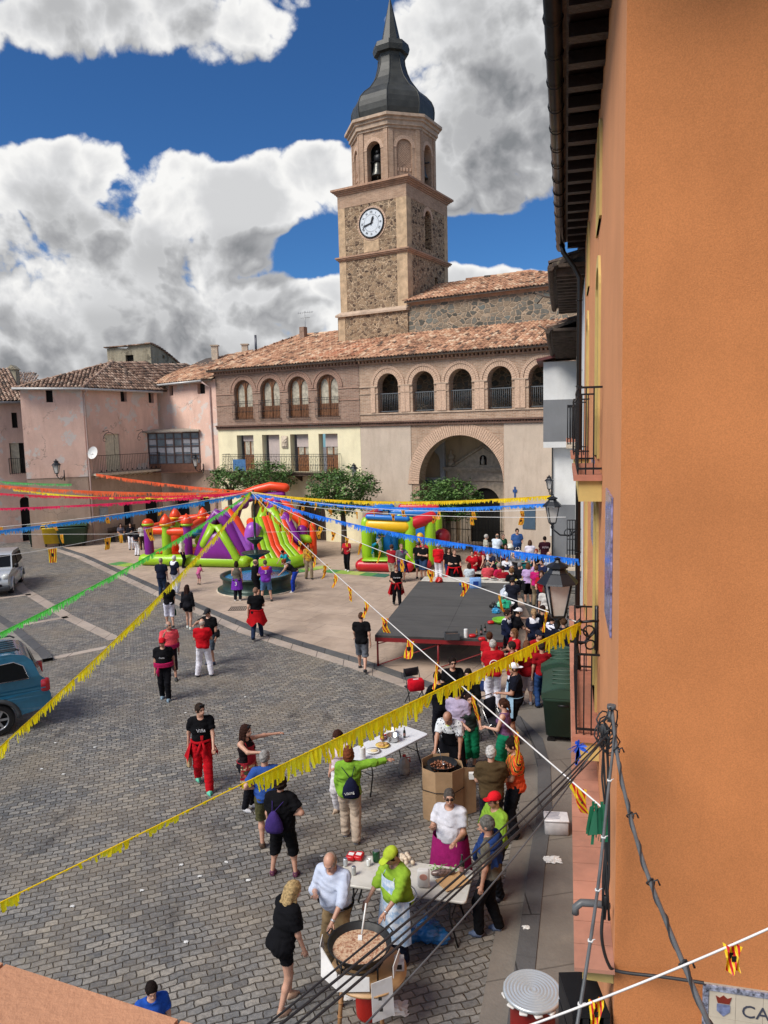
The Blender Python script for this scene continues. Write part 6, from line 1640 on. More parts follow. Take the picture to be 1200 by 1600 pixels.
            for dz,rr_,r2 in ((1.44,.13,.05),(1.39,.155,.055),(1.33,.16,.05)): mb.tube([(rr_*1.3*math.sin(a),rr_*math.cos(a)*-.8+.02,dz-.03*math.cos(a)) for a in [i*PI/9 for i in range(18)]],r2,7,closed=True)
            sheet(mb,115,245,1.38,1.12,.14,.19,fl=.02,ph=1)
            mb.tube([(.12,-.12,1.38),(.1,-.17,1.25),(.06,-.17,1.12)],.04,6); mb.build('draped_jumper',cloth(e[1]),t)
        elif k=='pack':     # drawstring bag on the back
            mb.X=TM; rows=[]
            for z_,w_,d_ in ((1.28,.03,.02),(1.22,.08,.05),(1.1,.14,.08),(.98,.16,.09),(.92,.14,.06),(.90,.08,.03)):
                rows.append([mb.V((e[2]+w_*math.cos(a),.15*gi+.05+d_*math.sin(a),z_)) for a in [i*PI/5 for i in range(10)]])
            for A,B in zip(rows,rows[1:]): mb.skin(B,A)
            mb.F(rows[0]); mb.F(rows[-1][::-1])
            for s in (-1,1): mb.tube([(e[2]+s*.02,.19*gi,1.28),(s*.11,.12,1.42),(s*.13,-.06,1.45),(s*.15,-.12,1.3),(s*.17,0,1.1),(e[2]+s*.13,.17,.95)],.007,5)
            o_=mb.build('drawstring_bag',cloth(e[1]),t)
            if len(e)>3:
                mb=MB(); mb.X=TM; text_mesh(mb,e[3],.07,Vector((e[2]+.1,.15*gi+.15,1.0)),Matrix.Rotation(PI,3,'Z')@RX90@Matrix.Rotation(.25,3,'Z'),.006); mb.build('print',WPAINT,o_)
        elif k=='glasses':
            mb.X=HM
            for s in (-1,1): mb.box((s*.033,-.104,.01),(.042,.008,.028)); mb.box((s*.074,-.05,.015),(.006,.1,.008))
            mb.box((0,-.108,.014),(.02,.006,.006)); mb.build('sunglasses',IRON,t)
        elif k=='topglasses':
            mb.X=HM
            for s in (-1,1): mb.box((s*.033,-.075,.105),(.045,.03,.03))
            mb.build('sunglasses',IRON,t)
        elif k=='watch':
            si,S0,E0,W0,ud,fd=AR[0 if e[2]>0 else 1]; mb.tube([W0-fd*.02,W0+fd*.005],.033,8); mb.build('watch',M('watch',(.5,.5,.52),.3,.6),t)
        elif k=='belt':
            mb.X=Matrix.Translation(Vector(pw-piv)); mb.tube([(.165*1.3*gi*math.sin(a),-.15*gi*math.cos(a)-belly*.5*(math.cos(a)>0),.985) for a in [i*PI/9 for i in range(18)]],.016,5,closed=True); mb.build('belt',cloth(e[1]),t)
        elif k=='handbag':
            si,S0,E0,W0,ud,fd=AR[0 if e[2]>0 else 1]; p=Vector(W0)
            mb.box(p+Vector((0,0,-.32)),(.1,.26,.26),bev=.04); mb.tube([p+Vector((0,-.1,-.2)),p+Vector((0,0,-.02)),p+Vector((0,.1,-.2))],.01,5)
            mb.build('bag',cloth(e[1]),t)
        elif k=='hipbag':
            mb.X=TM; mb.box((e[2]*.24,0.05,.95),(.10,.24,.24),bev=.05); mb.tube([(e[2]*.24,0,1.06),(e[2]*.1,-.15,1.25),(-e[2]*.12,-.03,1.44),(0,.12,1.3),(e[2]*.22,.1,1.05)],.01,5); mb.build('bag',cloth(e[1]),t)
    return t,AR,S
# ------------------------------------------------------------ vehicles
def car(name,label,cat,loc,rz,prof,wheels,wr,W2,paint_,wins,z0=1.0,tuck=.16,extra=None,cladding=None):
    t=thing(name,label,cat,loc,rz)
    def yy(x,z,off=0):
        k=1-tuck*max(0,(z-z0))/.9; xe=max(abs(p[0]) for p in prof); k*=1-.10*max(0,(abs(x)/xe-.72)/.28)**2
        return (W2*k+off)
    # dense outline with wheel arches
    out=[]
    n=len(prof)
    for i in range(n):
        a=Vector((*prof[i],0)); b=Vector((*prof[(i+1)%n],0)); m=max(1,int((b-a).length/.18))
        for k in range(m): q=a.lerp(b,k/m); out.append((q.x,q.y))
    mb=MB(); T_=geometry.tessellate_polygon([[Vector((x,z,0)) for x,z in out]])
    for s in (-1,1):
        ids=[mb.V((x,s*yy(x,z),z)) for x,z in out]
        for q in T_:
            a,b,c=[Vector((*out[i],0)) for i in q]; cr=(b-a).cross(c-a).z
            q=q if (cr>0)==(s<0) else q[::-1]; mb.F([ids[i] for i in q],False)
        ids2=[mb.V((x,s*(yy(x,z)-.12),z+ (0))) for x,z in out]
    L_=[mb.V((x,-yy(x,z),z)) for x,z in out]; R_=[mb.V((x,yy(x,z),z)) for x,z in out]; N_=len(out)
    for k in range(N_): mb.F([L_[k],R_[k],R_[(k+1)%N_],L_[(k+1)%N_]],True)
    mb.build('body',paint_,t)
    G_=M('car_glass',(.006,.007,.008),.35,var=.1,spec=.12)
    for w_ in wins:
        for s in ((-1,1) if w_[0]=='side' else (0,)):
            mb=MB()
            if s: mb.poly([(x,s*yy(x,z,.006),z) for x,z in (w_[1] if s<0 else w_[1][::-1])])
            else:
                (xa,za),(xb,zb)=w_[1]; d=.012; e=w_[2] if len(w_)>2 else .88
                mb.quad((xa+d,-yy(xa,za)*e,za+d),(xa+d,yy(xa,za)*e,za+d),(xb+d,yy(xb,zb)*e,zb+d),(xb+d,-yy(xb,zb)*e,zb+d))
            wn2=mb.build('window',G_,t)
            if s:
                mb=MB(); p_=[(x,s*yy(x,z,.012),z) for x,z in w_[1]]; mb.tube(p_,.014,5,closed=True); mb.build('window_trim',M('chrome',(.6,.6,.6),.2,.9) if w_[-1]=='c' else IRON,wn2)
    RIM=M('alloy',(.45,.45,.46),.35,.8); TY=M('tyre',(.02,.02,.02),.8)
    for wx in wheels:
        for s in (-1,1):
            c=Vector((wx,s*(W2-.12),wr)); mb=MB()
            mb.X=Matrix.Translation(c)@Matrix.Rotation(-s*PI/2,4,'X')
            mb.lathe([(wr*.66,-.11),(wr*.93,-.11),(wr,-.06),(wr,.06),(wr*.93,.115),(wr*.66,.115)],n=28,cap=False); w_=mb.build('wheel',TY,t)
            mb=MB(); mb.X=Matrix.Translation(c)@Matrix.Rotation(-s*PI/2,4,'X')
            mb.lathe([(wr*.66,-.05),(wr*.66,.11),(wr*.6,.11),(wr*.58,.02)],n=28,cap=False); mb.cyl((0,0,0),(0,0,.1),wr*.14,10)
            for k in range(6):
                a=k*PI/3; mb.box((math.cos(a)*wr*.36,math.sin(a)*wr*.36,.075),(wr*.5,wr*.14,.03),rz=a)
            mb.build('rim',RIM,w_)
            mb=MB(); mb.X=Matrix.Translation(c)@Matrix.Rotation(-s*PI/2,4,'X'); mb.lathe([(wr*.64,-.02),(0,-.019)],n=20,cap=False); mb.build('wheel_dark_disc',DARK,w_)  # near-black disc paints the shade behind the rim
            mb=MB(); pts=[(wx+math.cos(a)*(wr+.09),s*(yy(wx,.6)+.015),wr+math.sin(a)*(wr+.09)) for a in [PI*k/14 for k in range(15)]]
            mb.tube(pts,.055,6); mb.build('wheel_arch',cladding or paint_,t)
    return t,yy
def archprof(pts_top,wheels,r,zb):
    """closed outline: given points clockwise over the top (rear to front), sill with wheel arches back"""
    p=list(pts_top)
    for wx in sorted(wheels,reverse=True):
        p+=[(wx+r,zb)]+[(wx+r*math.cos(a),zb+r*.98*math.sin(a)) for a in [PI*k/8 for k in range(1,8)]]+[(wx-r,zb)]
    return p[::-1]
h_=Vector((-.86,-.51,0)).normalized(); hz=math.atan2(h_.y,h_.x); wc=G(12,1149)
Rz=Matrix.Rotation(hz,3,'Z'); cc=wc-Rz@Vector((-1.5,.8,0))+Vector((-.22,0,0))
BP=M('car_blue',(.025,.17,.29),.25,.35,var=.08,coat=.8); CLA=M('cladding',(.05,.055,.06),.6)
pt_=[(-2.62,.5),(-2.72,.62),(-2.72,.8),(-2.66,.95),(-2.60,1.22),(-2.5,1.32),(-2.36,1.7),(-2.2,1.86),(-1.9,1.93),(-.3,1.95),(.3,1.9),(.6,1.8),(1.2,1.25),(2.3,1.08),(2.62,.9),(2.66,.5)]
pk,yy=car('pickup','blue pickup with a hard canopy and roof rack parked at the left edge','pickup truck',(cc.x,cc.y,0),hz,archprof(pt_,(1.5,-1.5),.47,.42),(1.5,-1.5),.39,.9,BP,
 [('side',[(-2.25,1.3),(-1.0,1.3),(-1.0,1.68),(-1.95,1.74),(-2.15,1.62)],'c'),('side',[(-.85,1.3),(.1,1.3),(.1,1.74),(-.85,1.74)],'b'),('side',[(.2,1.3),(1.0,1.3),(.55,1.7),(.2,1.74)],'b'),('front',((1.18,1.28),(.66,1.76))),('front',((-2.53,1.34),(-2.4,1.68)))],z0=1.25,tuck=.18,cladding=CLA)
mb=MB()
for s in (-1,1):
    mb.tube([(-2.1,s*.66,1.97),(-2.0,s*.66,2.03),(-.1,s*.66,2.03),(.0,s*.66,1.97)],.022,6)
for k in range(6): mb.bx(-2.05,.1,-.5+k*.2-.015,-.5+k*.2+.015,1.93,1.96)
mb.build('roof_rack',CLA,pk)
for s in (-1,1):
    mb=MB(); mb.box((-2.60,s*(yy(-2.6,1.05)-.045),1.05),(.22,.13,.34),bev=.04); mb.build('tail_light',M('red_lens',(.45,.01,.02),.15,spec=.8),pk)
mb=MB(); mb.box((-2.68,0,.55),(.16,1.62,.2),bev=.05); mb.build('bumper',CLA,pk)
mb=MB(); mb.bx(-2.6,1.0,-.905,-.9,1.0,1.03); mb.bx(-2.6,1.0,.9,.905,1.0,1.03); mb.build('side_crease',BP,pk)
c0=G(17,931); h2=Vector((.30,-.95,0)).normalized(); z2=math.atan2(h2.y,h2.x)
WP=M('car_silver',(.50,.52,.53),.28,.2,var=.04,coat=.7)
cc2=c0-Matrix.Rotation(z2,3,'Z')@Vector((2.0,.82,0))
pt2=[(-2.0,.5),(-2.05,.9),(-2.0,1.45),(-1.9,1.66),(-.2,1.72),(.35,1.66),(1.05,1.12),(1.75,1.02),(2.0,.86),(2.06,.6),(2.0,.3)]
vn,yy2=car('van','silver white small van seen from the front at the left edge','van',(cc2.x,cc2.y,0),z2,archprof(pt2,(1.3,-1.3),.38,.28),(1.3,-1.3),.32,.84,WP,
 [('side',[(-1.8,1.1),(-.4,1.1),(-.4,1.54),(-1.75,1.52)],'b'),('side',[(-.3,1.1),(.85,1.1),(.4,1.52),(-.3,1.55)],'b'),('front',((1.0,1.17),(.4,1.62)),.92)],z0=.95,tuck=.2,cladding=WP)
for s in (-1,1):
    mb=MB(); mb.box((1.9,s*.66,.86),(.28,.28,.26),bev=.06); mb.build('headlight',M('head_glass',(.65,.66,.62),.1,spec=.8),vn)
    mb=MB(); mb.box((.85,s*.96,1.18),(.12,.18,.2),bev=.04); mb.build('wing_mirror',IRON,vn)
mb=MB(); mb.box((2.03,0,.82),(.06,.9,.13),bev=.02); mb.box((2.06,0,.5),(.06,1.0,.12),bev=.02); gr=mb.build('grille',IRON,vn)
mb=MB(); mb.box((2.02,0,.36),(.16,1.66,.26),bev=.06); mb.build('bumper',CLA,vn)
mb=MB(); mb.box((2.11,0,.64),(.012,.52,.12)); npl=mb.build('number_plate',WPAINT,vn)
mb=MB(); text_mesh(mb,'HMW',.1,Vector((2.118,.0,.60)),Matrix.Rotation(PI/2,3,'Z')@RX90,.004,align='CENTER'); mb.build('plate_lettering',IRON,npl)
# ------------------------------------------------------------ tables and things on them
TT=M('table_top',(.55,.53,.48),.5,var=.1,sc=3,dirt=((.33,.29,.22),5.,.5)); TW=M('table_white',(.66,.68,.72),.4,var=.05)
def table(c,rz,L,Wd,label,mat=TT,h=.74,group='trestle tables'):
    t=thing('folding_table',label,'table',c,rz,group)
    mb=MB(); e=.06; lo=[]
    for z,k in ((h-.045,0),(h-.03,.01),(h-.008,.01),(h,0)):
        a,b=L/2+k-.01,Wd/2+k-.01; pts=[]
        for sx2,sy2,a0 in ((1,-1,-90),(1,1,0),(-1,1,90),(-1,-1,180)):
            for q in (0,30,60,90): pts.append((sx2*(a-e)+e*math.cos(rad(a0+q)),sy2*(b-e)+e*math.sin(rad(a0+q)),z))
        lo.append([mb.V(p) for p in pts])
    for A,B in zip(lo,lo[1:]): mb.skin(A,B)
    mb.F(lo[0][::-1],False); mb.F(lo[-1],False); mb.build('table_top',mat,t)
    for s in (-1,1):
        mb=MB(); x=s*(L/2-.25)
        mb.tube([(x+s*.12,-Wd*.4,0),(x,-Wd*.36,h*.55),(x,-Wd*.3,h-.06),(x,Wd*.3,h-.06),(x,Wd*.36,h*.55),(x+s*.12,Wd*.4,0)],.014,6)
        mb.cyl((x+s*.03,-Wd*.37,.4),(x+s*.03,Wd*.37,.4),.01,5); mb.cyl((x,0,h-.3),(x-s*.35,0,h-.06),.009,5); mb.build('leg_frame',IRON,t)
    return t
Z1=.75
table((.17,9.96,0),math.atan2(-.54,1.92),1.9,.76,'long off-white folding table beside the big pan, bottles and board on it')
table((-.08,14.45,0),rad(47),1.85,.75,'white folding table with pots and plates beyond the yellow garland',TW)
table((5.2,31.2,PZ),rad(-14),3.2,.8,'far table with bowls and bags before the church wall')
table((3.3,29.9,PZ),rad(-14),3.6,.8,'long table with plates behind the stage, near the lilac shirt')
def item(name,label,cat,px,py,z,rz=0,group=None,off=(0,0)):
    g=G(px,py,z); return thing(name,label,cat,(g.x+off[0],g.y+off[1],z),rz,group)
RB=paint('b8141c',.35); GLB=M('bottle_glass',(.012,.02,.012),.08,spec=.8); STEEL=M('steel',(.5,.5,.5),.25,.9,var=.1); CARD=M('cardboard',(.36,.23,.125),.85,var=.14,sc=3,bump=.003,dirt=((.22,.14,.07),4.,.4)); CARDW=M('white_card',(.62,.60,.58),.7,var=.06,sc=4,dirt=((.4,.34,.28),5.,.5))
for px,lb in ((549,'red packet on the near table, left of its twin'),(561,'red packet on the near table, right of its twin')):
    t=item('food_packet',lb,'packet',px,1341,Z1,-.3,'red packets'); mb=MB(); mb.box((0,0,.035),(.13,.17,.07),bev=.015); mb.build('packet',RB,t); mb=MB(); mb.box((0,0,.072),(.08,.07,.004)); mb.build('packet_label',WPAINT,t)
def can(px,py,h_,r_,col,lb,z=Z1,nm='can'):
    t=item(nm,lb,nm,px,py,z); mb=MB(); mb.lathe([(r_*.9,0),(r_,.01),(r_,h_-.015),(r_*.85,h_)],n=14); mb.build('tin',paint(col,.3,.3),t); mb=MB(); mb.lathe([(r_*.82,h_+.002),(r_*.5,h_-.004)],n=14); mb.build('lid',STEEL,t); return t
can(588,1345,.16,.055,'1c4a2c','dark green tin on the near table'); can(553,1366,.12,.033,'a8aaa8','silver drink can on the near table edge'); can(540,1352,.11,.033,'b8bcc0','second silver can at the table corner beside the packets')
def bottle(px,py,z,lb,h_=.30,mat=GLB,lab='8a6a66',grp='bottles'):
    t=item('bottle',lb,'bottle',px,py,z,0,grp); mb=MB(); r=.037*h_/.3; mb.lathe([(r,0),(r,h_*.6),(r*.75,h_*.68),(r*.38,h_*.75),(r*.36,h_*.97),(r*.42,h_)],n=14); mb.build('bottle_body',mat,t)
    mb=MB(); mb.lathe([(r*1.03,h_*.2),(r*1.03,h_*.45)],n=14,cap=False); mb.build('label',paint(lab,.6),t); return t
bottle(722,1366,Z1,'dark wine bottle standing on the near table by the magenta apron')
t=item('cutting_board','pale wooden board on the right end of the near table','board',708,1378,Z1,.5); mb=MB(); mb.box((0,0,.012),(.42,.30,.022),bev=.008); mb.build('board',M('beech',(.50,.30,.14),.5,var=.12,sc=4),t)
mb=MB(); mb.sphere((.13,-.08,.024),.02,8,4,(1,1,.15)); mb.build('hanging_hole',DARK,t)
t=item('flour_bag','tall white paper bag with a pink picture, in the middle of the near table','bag',662,1385,Z1,-.1); mb=MB(); mb.box((0,0,.13),(.17,.09,.26),bev=.02); mb.build('paper_bag',CARDW,t); mb=MB(); mb.prism([(.055*math.cos(a),-.048,.17+.045*math.sin(a)) for a in [i*PI/8 for i in range(16)]],(0,-.004,0)); mb.build('picture',paint('c08a7c',.6),t)
t=item('herb_bundle','green herbs lying in a clear bag beside the wooden board','herbs',690,1362,Z1+.03); mb=MB(); rg=random.Random(3)
for k in range(60):
    p=Vector((rg.gauss(0,.09),rg.gauss(0,.045),rg.uniform(0,.08))); d=Vector((rg.uniform(-1,1),rg.uniform(-1,1),rg.uniform(-.2,.6))).normalized()*.05; s_=d.cross(Vector((0,0,1))).normalized()*.014; mb.rn=rg.uniform(.2,1); mb.poly([p,p+d*.5+s_,p+d,p+d*.5-s_])
mb.rn=0; mb.build('leaves',LEAF,t); mb=MB(); mb.tube([(-.12,-.08,.03),(.0,-.09,.05),(.16,-.05,.03)],.05,8,round_=True,rs=[.04,.055,.03]); mb.build('wrapped_bottle',M('foil_dark',(.12,.08,.07),.25,var=.8,sc=30),t)
t=item('garlic_heap','heap of garlic and bread rolls behind the lime shirt','food',634,1347,Z1); mb=MB()
for k in range(16): mb.sphere((rg.gauss(0,.06),rg.gauss(0,.05),.03+rg.uniform(0,.06)),.035,7,5)
mb.build('garlic',M('garlic',(.55,.45,.34),.6,var=.2,sc=20),t)
t=item('glass','clear glass near the green tin','glass',576,1352,Z1); mb=MB(); mb.lathe([(.028,0),(.035,.1),(.032,.1),(.026,.01)],n=12,cap=False); mb.build('tumbler',M('clear_glass',(.6,.62,.6),.05,spec=.9),t)
# things on the far white table
t=item('stock_pot','steel pot with a chequered rim on the white table','pot',614,1157,Z1); mb=MB(); mb.lathe([(.0,.005),(.12,.005),(.13,.02),(.13,.12),(.14,.125),(.125,.12),(.12,.02),(0,.02)],n=20,cap=False)
for s in (-1,1): mb.tube([(s*.13,-.04,.1),(s*.175,-.03,.1),(s*.175,.03,.1),(s*.13,.04,.1)],.008,5)
mb.build('pot_body',STEEL,t)
t=item('plate','white plate with cheese, nearest plate on the white table','plate',583,1174,Z1); mb=MB(); mb.lathe([(.0,.004),(.09,.004),(.145,.02),(.15,.022),(.09,.01),(0,.01)],n=24,cap=False); mb.build('dish',WPAINT,t); mb=MB(); mb.sphere((0.02,0,.02),.06,10,5,(1.3,1,.3)); mb.build('food',M('cheese',(.62,.50,.28),.6),t)
t=item('plate','yellow plate with bread behind the cheese plate','plate',598,1165,Z1); mb=MB(); mb.lathe([(.0,.004),(.1,.004),(.15,.02),(.1,.01),(0,.01)],n=24,cap=False); mb.build('dish',paint('d8b860',.4),t); mb=MB()
for k in range(6): mb.sphere((rg.gauss(0,.05),rg.gauss(0,.04),.03),.035,7,5)
mb.build('food',M('bread',(.5,.3,.13),.7),t)
t=item('paper_roll','white kitchen roll standing on the white table','paper roll',567,1185,Z1); mb=MB(); mb.lathe([(.055,0),(.057,.01),(.057,.22),(.055,.23),(.02,.23),(.02,.2)],n=18); mb.build('roll',M('tissue',(.75,.75,.74),.9),t)
bottle(632,1152,Z1,'small dark bottle at the far corner of the white table',.22)
bottle(598,1157,Z1,'amber oil bottle among the red packets on the white table',.24,M('amber',(.25,.12,.02),.1),'c8a030')
t=item('food_packet','cluster of red packets on the white table','packet',601,1155,Z1,.5,'red packets'); mb=MB(); mb.box((-.05,0,.05),(.09,.06,.1),bev=.01); mb.box((.06,.02,.04),(.08,.1,.08),bev=.01); mb.build('packet',RB,t)
t=item('salad_bowl','white bowl at the far end of the white table','bowl',610,1146,Z1); mb=MB(); mb.lathe([(.05,0),(.11,.05),(.14,.09),(.13,.09),(.1,.05),(0,.02)],n=18,cap=False); mb.build('bowl_body',WPAINT,t)
t=item('drink_pack','blue drink pack on the white table, just showing over the garland','packet',596,1134,Z1); mb=MB(); mb.box((0,0,.07),(.12,.08,.14),bev=.01); mb.build('packet',paint('2a5aa8',.4),t)
t=item('water_jug','big clear plastic jug with red cap standing on the cobbles under the table','jug',632,1208,0); mb=MB(); mb.lathe([(.10,0),(.115,.02),(.115,.12),(.108,.14),(.115,.16),(.115,.26),(.06,.33),(.035,.35),(.035,.37)],n=16); mb.build('jug_body',M('clear_plastic',(.34,.29,.25),.1,var=.2,spec=.8),t); mb=MB(); mb.cyl((0,0,.37),(0,0,.4),.04,12); mb.tube([(.05,0,.34),(.12,0,.34),(.12,0,.24)],.012,5); mb.build('cap',RB,t)
# big pan on its burner stand
pc=G(562,1482,.98); t=thing('burner_stand','three legged stand with a round wooden shelf and gas burner under the big pan','stand',(pc.x,pc.y,0)); WL=M('bamboo',(.30,.15,.06),.5,var=.25,sc=10)
for k in range(4):
    a=rad(45+90*k); mb=MB(); p0=Vector((math.cos(a)*.38,math.sin(a)*.38,0)); p1=Vector((math.cos(a)*.30,math.sin(a)*.30,.68)); mb.cyl(p0,p1,.028,9,.024)
    for q in (.2,.45,.7): c=p0.lerp(p1,q); mb.cyl(c-Vector((0,0,.008)),c+Vector((0,0,.008)),.031,9)
    mb.build('leg',WL,t)
mb=MB(); mb.lathe([(0,.68),(.46,.68),(.46,.705),(0,.705)],(.10,.02,0),28,cap=False); mb.build('shelf',M('beech'),t)
mb=MB(); 
for r_ in (.12,.2,.28): mb.tube([(r_*math.cos(a),r_*math.sin(a),.86) for a in [i*PI/10 for i in range(20)]],.012,6,closed=True)
for k in range(4): a=rad(45+90*k); mb.cyl((math.cos(a)*.3,math.sin(a)*.3,.70),(math.cos(a)*.3,math.sin(a)*.3,.93),.012,5); mb.cyl((0,0,.86),(math.cos(a)*.3,math.sin(a)*.3,.86),.01,5)
mb.build('burner',IRON,t)
t=thing('paella_pan','wide black pan of creamy stew with pork, the biggest pan','pan',(pc.x,pc.y,.93)); mb=MB(); mb.lathe([(0,0),(.27,0),(.30,.01),(.375,.13),(.385,.135),(.38,.14),(.365,.13),(.295,.02),(0,.012)],n=44,cap=False)
for s in (-1,1): mb.tube([(s*.30,.2,.12),(s*.36,.26,.13),(s*.4,.18,.13),(s*.36,.12,.13)],.01,6)
mb.build('pan_body',M('black_iron',(.02,.02,.02),.5,.4,var=.3),t)
m,n,b=newmat('stew'); oc=n.n('ShaderNodeTexCoord').outputs['Object']; c=n.ramp(n.noise(oc,26,5,.7),[(0,(.18,.06,.035)),(.42,(.36,.16,.09)),(.52,(.62,.42,.27)),(1,(.74,.60,.44))]); n.set(b.inputs['Base Color'],c); b.inputs['Roughness'].default_value=.35; bumpn(n,b,n.noise(oc,30,5,.7),.02)
mb=MB(); mb.lathe([(.330,.062),(.2,.066),(0,.066)],n=36,cap=False); mb.build('stew',m,t)
t=thing('wind_shield','opened white cardboard box folded as a wind shield around the burner','cardboard',(pc.x,pc.y,.0)); mb=MB(); 
def board(pts,th=.006,mb_=None):
    a,b,c=[Vector(p) for p in pts[:3]]; n_=(b-a).cross(c-a).normalized()*th; (mb_ or mb).prism(pts,n_)
for pts in ([(-.46,-.02,1.02),(-.26,-.33,.92),(-.24,-.38,.74),(-.46,-.16,.76)],[(-.24,-.35,.92),(.12,-.40,.92),(.12,-.42,.76),(-.26,-.39,.74)],[(.14,-.43,.86),(.38,-.34,.88),(.40,-.37,.42),(.15,-.46,.40)],[(.40,-.30,.97),(.48,-.02,.98),(.47,-.02,.84),(.40,-.30,.82)],[(-.47,.0,1.03),(-.46,.24,1.0),(-.44,.22,.84),(-.45,0,.84)]):
    mb=MB(); board(pts,.01); mb.build('panel',CARDW,t)
mb=MB(); mb.bx(.22,.26,-.46,-.452,.68,.72); mb.bx(.23,.27,-.47,-.462,.55,.59); mb.build('printed_mark',DARK,t)
t=thing('ember_box','small pale box on the right of the big pan','box',(pc.x+.47,pc.y+.02,.705)); mb=MB(); mb.box((0,0,.06),(.12,.14,.12),bev=.006); mb.build('carton',CARDW,t); mb=MB(); mb.box((0,-.072,.06),(.06,.004,.06)); mb.build('printed_mark',DARK,t)
t=thing('gas_bottle','orange red gas bottle under the big pan','gas bottle',(pc.x+.08,pc.y+.12,0)); mb=MB(); mb.lathe([(.13,0),(.15,.03),(.155,.1),(.155,.32),(.12,.42),(.05,.46),(.05,.5),(.08,.5),(.08,.56),(.0,.56)],n=20); mb.build('gas_cylinder',paint('a81c10',.4),t)
def litter(px,py,lb,s=1,mat=CARDW,seed=1,z=0,name='crumpled_paper',cat='litter'):
    rg=random.Random(seed); g=G(px,py,z); mb=MB(); n_=9
    V=[[mb.V((( i/n_-.5)*.3*s+rg.uniform(-.02,.02),(j/n_-.5)*.22*s+rg.uniform(-.02,.02),.012+.05*s*rg.random()*math.sin(PI*i/n_)*math.sin(PI*j/n_))) for i in range(n_+1)] for j in range(n_+1)]
    for j in range(n_):
        for i in range(n_): mb.F([V[j][i],V[j][i+1],V[j+1][i+1],V[j+1][i]],False)
    o=mb.build(name,mat,None,(g.x,g.y,z)); return tag(o,lb,cat)
litter(548,1556,'scrap of white paper under the left legs of the pan stand',.8,seed=2); litter(617,1577,'torn cardboard at the right foot of the pan stand',1.1,seed=3); litter(863,1344,'thin white scrap on the pavement below the polystyrene box',.9,WPAINT,5,PZ); litter(822,1450,'tiny white scrap on the pavement beside the kerb',.3,WPAINT,6,PZ)
# pan wrapped in cardboard
pb=G(691,1192,1.0); t=thing('box_cooker','tall brown cardboard wrap around a cooking ring','cardboard',(pb.x,pb.y,0)); R8=.40
pts=[(R8*math.cos(a),R8*math.sin(a)*.85) for a in [rad(22.5+45*k) for k in range(8)]]
for k in range(8):
    (x0,y0),(x1,y1)=pts[k],pts[(k+1)%8]; mb=MB(); h0=.96 if k not in (1,2) else 1.03; board([(x0,y0,0),(x1,y1,0),(x1,y1,h0),(x0,y0,h0+.01)][::-1],.008); mb.build('panel',CARD,t)
mb=MB(); board([(.36,-.1,.02),(.62,.02,.02),(.62,.02,.88),(.36,-.1,.95)][::-1],.008); mb.build('loose_panel',CARD,t)
mb=MB(); mb.tube([(x*1.03,y*1.03,.56+.02*(i%2)) for i,(x,y) in enumerate(pts)],.007,5,closed=True); mb.build('cord',IRON,t)
mb=MB(); mb.box((.52,-.12,.80),(.09,.08,.11)); mb.build('label',WPAINT,t)
mb=MB(); mb.prism([(x*.97,y*.97,.86) for x,y in pts],(0,0,.01)); mb.build('ring_top',DARK,t)
t=thing('frying_pan','black pan of browned meat inside the brown cardboard','pan',(pb.x,pb.y,.9)); mb=MB(); mb.lathe([(0,0),(.2,0),(.27,.1),(.28,.105),(.27,.11),(.2,.015),(0,.012)],n=30,cap=False); mb.build('pan_body',M('black_iron'),t)
mb=MB(); 
for k in range(60): a=rg.uniform(0,6.28); r_=.22*math.sqrt(rg.random()); mb.sphere((r_*math.cos(a),r_*math.sin(a),.05),rg.uniform(.015,.03),6,4)
mb.build('meat',M('browned_meat',(.20,.07,.03),.4,var=.5,sc=25),t)
t=thing('ladle','steel skimmer in the boxed pan','ladle',(pb.x,pb.y,.98)); mb=MB(); mb.tube([(.02,0,0),(-.06,.06,.28)],.007,5); mb.sphere((.03,0,0),.04,8,4,(1,1,.3)); mb.build('skimmer',STEEL,t)
t=thing('spatula','long pale wooden spoon across the big pan','spoon',(pc.x+.02,pc.y+.2,1.02)); mb=MB(); mb.tube([(0,0,0),(.06,.12,.32)],.011,6); mb.box((-.02,-.04,-.02),(.05,.09,.012)); mb.build('spoon_body',WPAINT,t)
# red paddle, blue bag, boxes, barrel
g=G(668,1470,0); t=thing('plastic_bag','crumpled bright blue plastic bag lying on the cobbles','plastic bag',(g.x,g.y,0)); f=Fld((-.35,-.3,-.02),(.35,.3,.45),.022)
for q in range(9): a=q*.7; f.add(dict(t='e',c=A_(.12*math.cos(a)*(q%3),.09*math.sin(a),.10+.03*(q%4)),r=(.13,.10,.11)),0,.04)
f.add(dict(t='c',a=A_(.05,.02,.2),b=A_(-.02,.04,.36),ra=.05,rb=.03),0,.04); f.add(dict(t='c',a=A_(-.1,0,.1),b=A_(-.3,0,.06),ra=.07,rb=.04),0,.04)
X,Y,Z=f.grid(); f.F+=.012*np.sin(45*X+8*np.sin(30*Z))*np.sin(50*Y+20*X)+.008*np.sin(90*Z+40*Y); f.F=np.maximum(f.F,.004-Z+0*X); V,Q=f.nets(); npmesh('bag_body',V,Q,M('blue_plastic',(.01,.13,.36),.18,var=.25,sc=8,spec=.8,bump=.01,bsc=20),t)
g=G(872,1306,PZ); t=thing('polystyrene_box','white polystyrene box with printed lid on the pavement','box',(g.x,g.y+.15,PZ),rad(-8)); mb=MB(); mb.box((0,0,.12),(.40,.30,.24),bev=.015); mb.build('box_body',M('poly_grey',(.42,.41,.42),.7),t); mb=MB(); mb.box((0,0,.262),(.42,.32,.04),bev=.01); ld=mb.build('lid',M('poly_white',(.66,.66,.68),.6),t)
mb=MB(); 
for k in range(5): mb.box((-.05,.1-k*.045,.284),(.24-.03*(k%3),.012,.004))
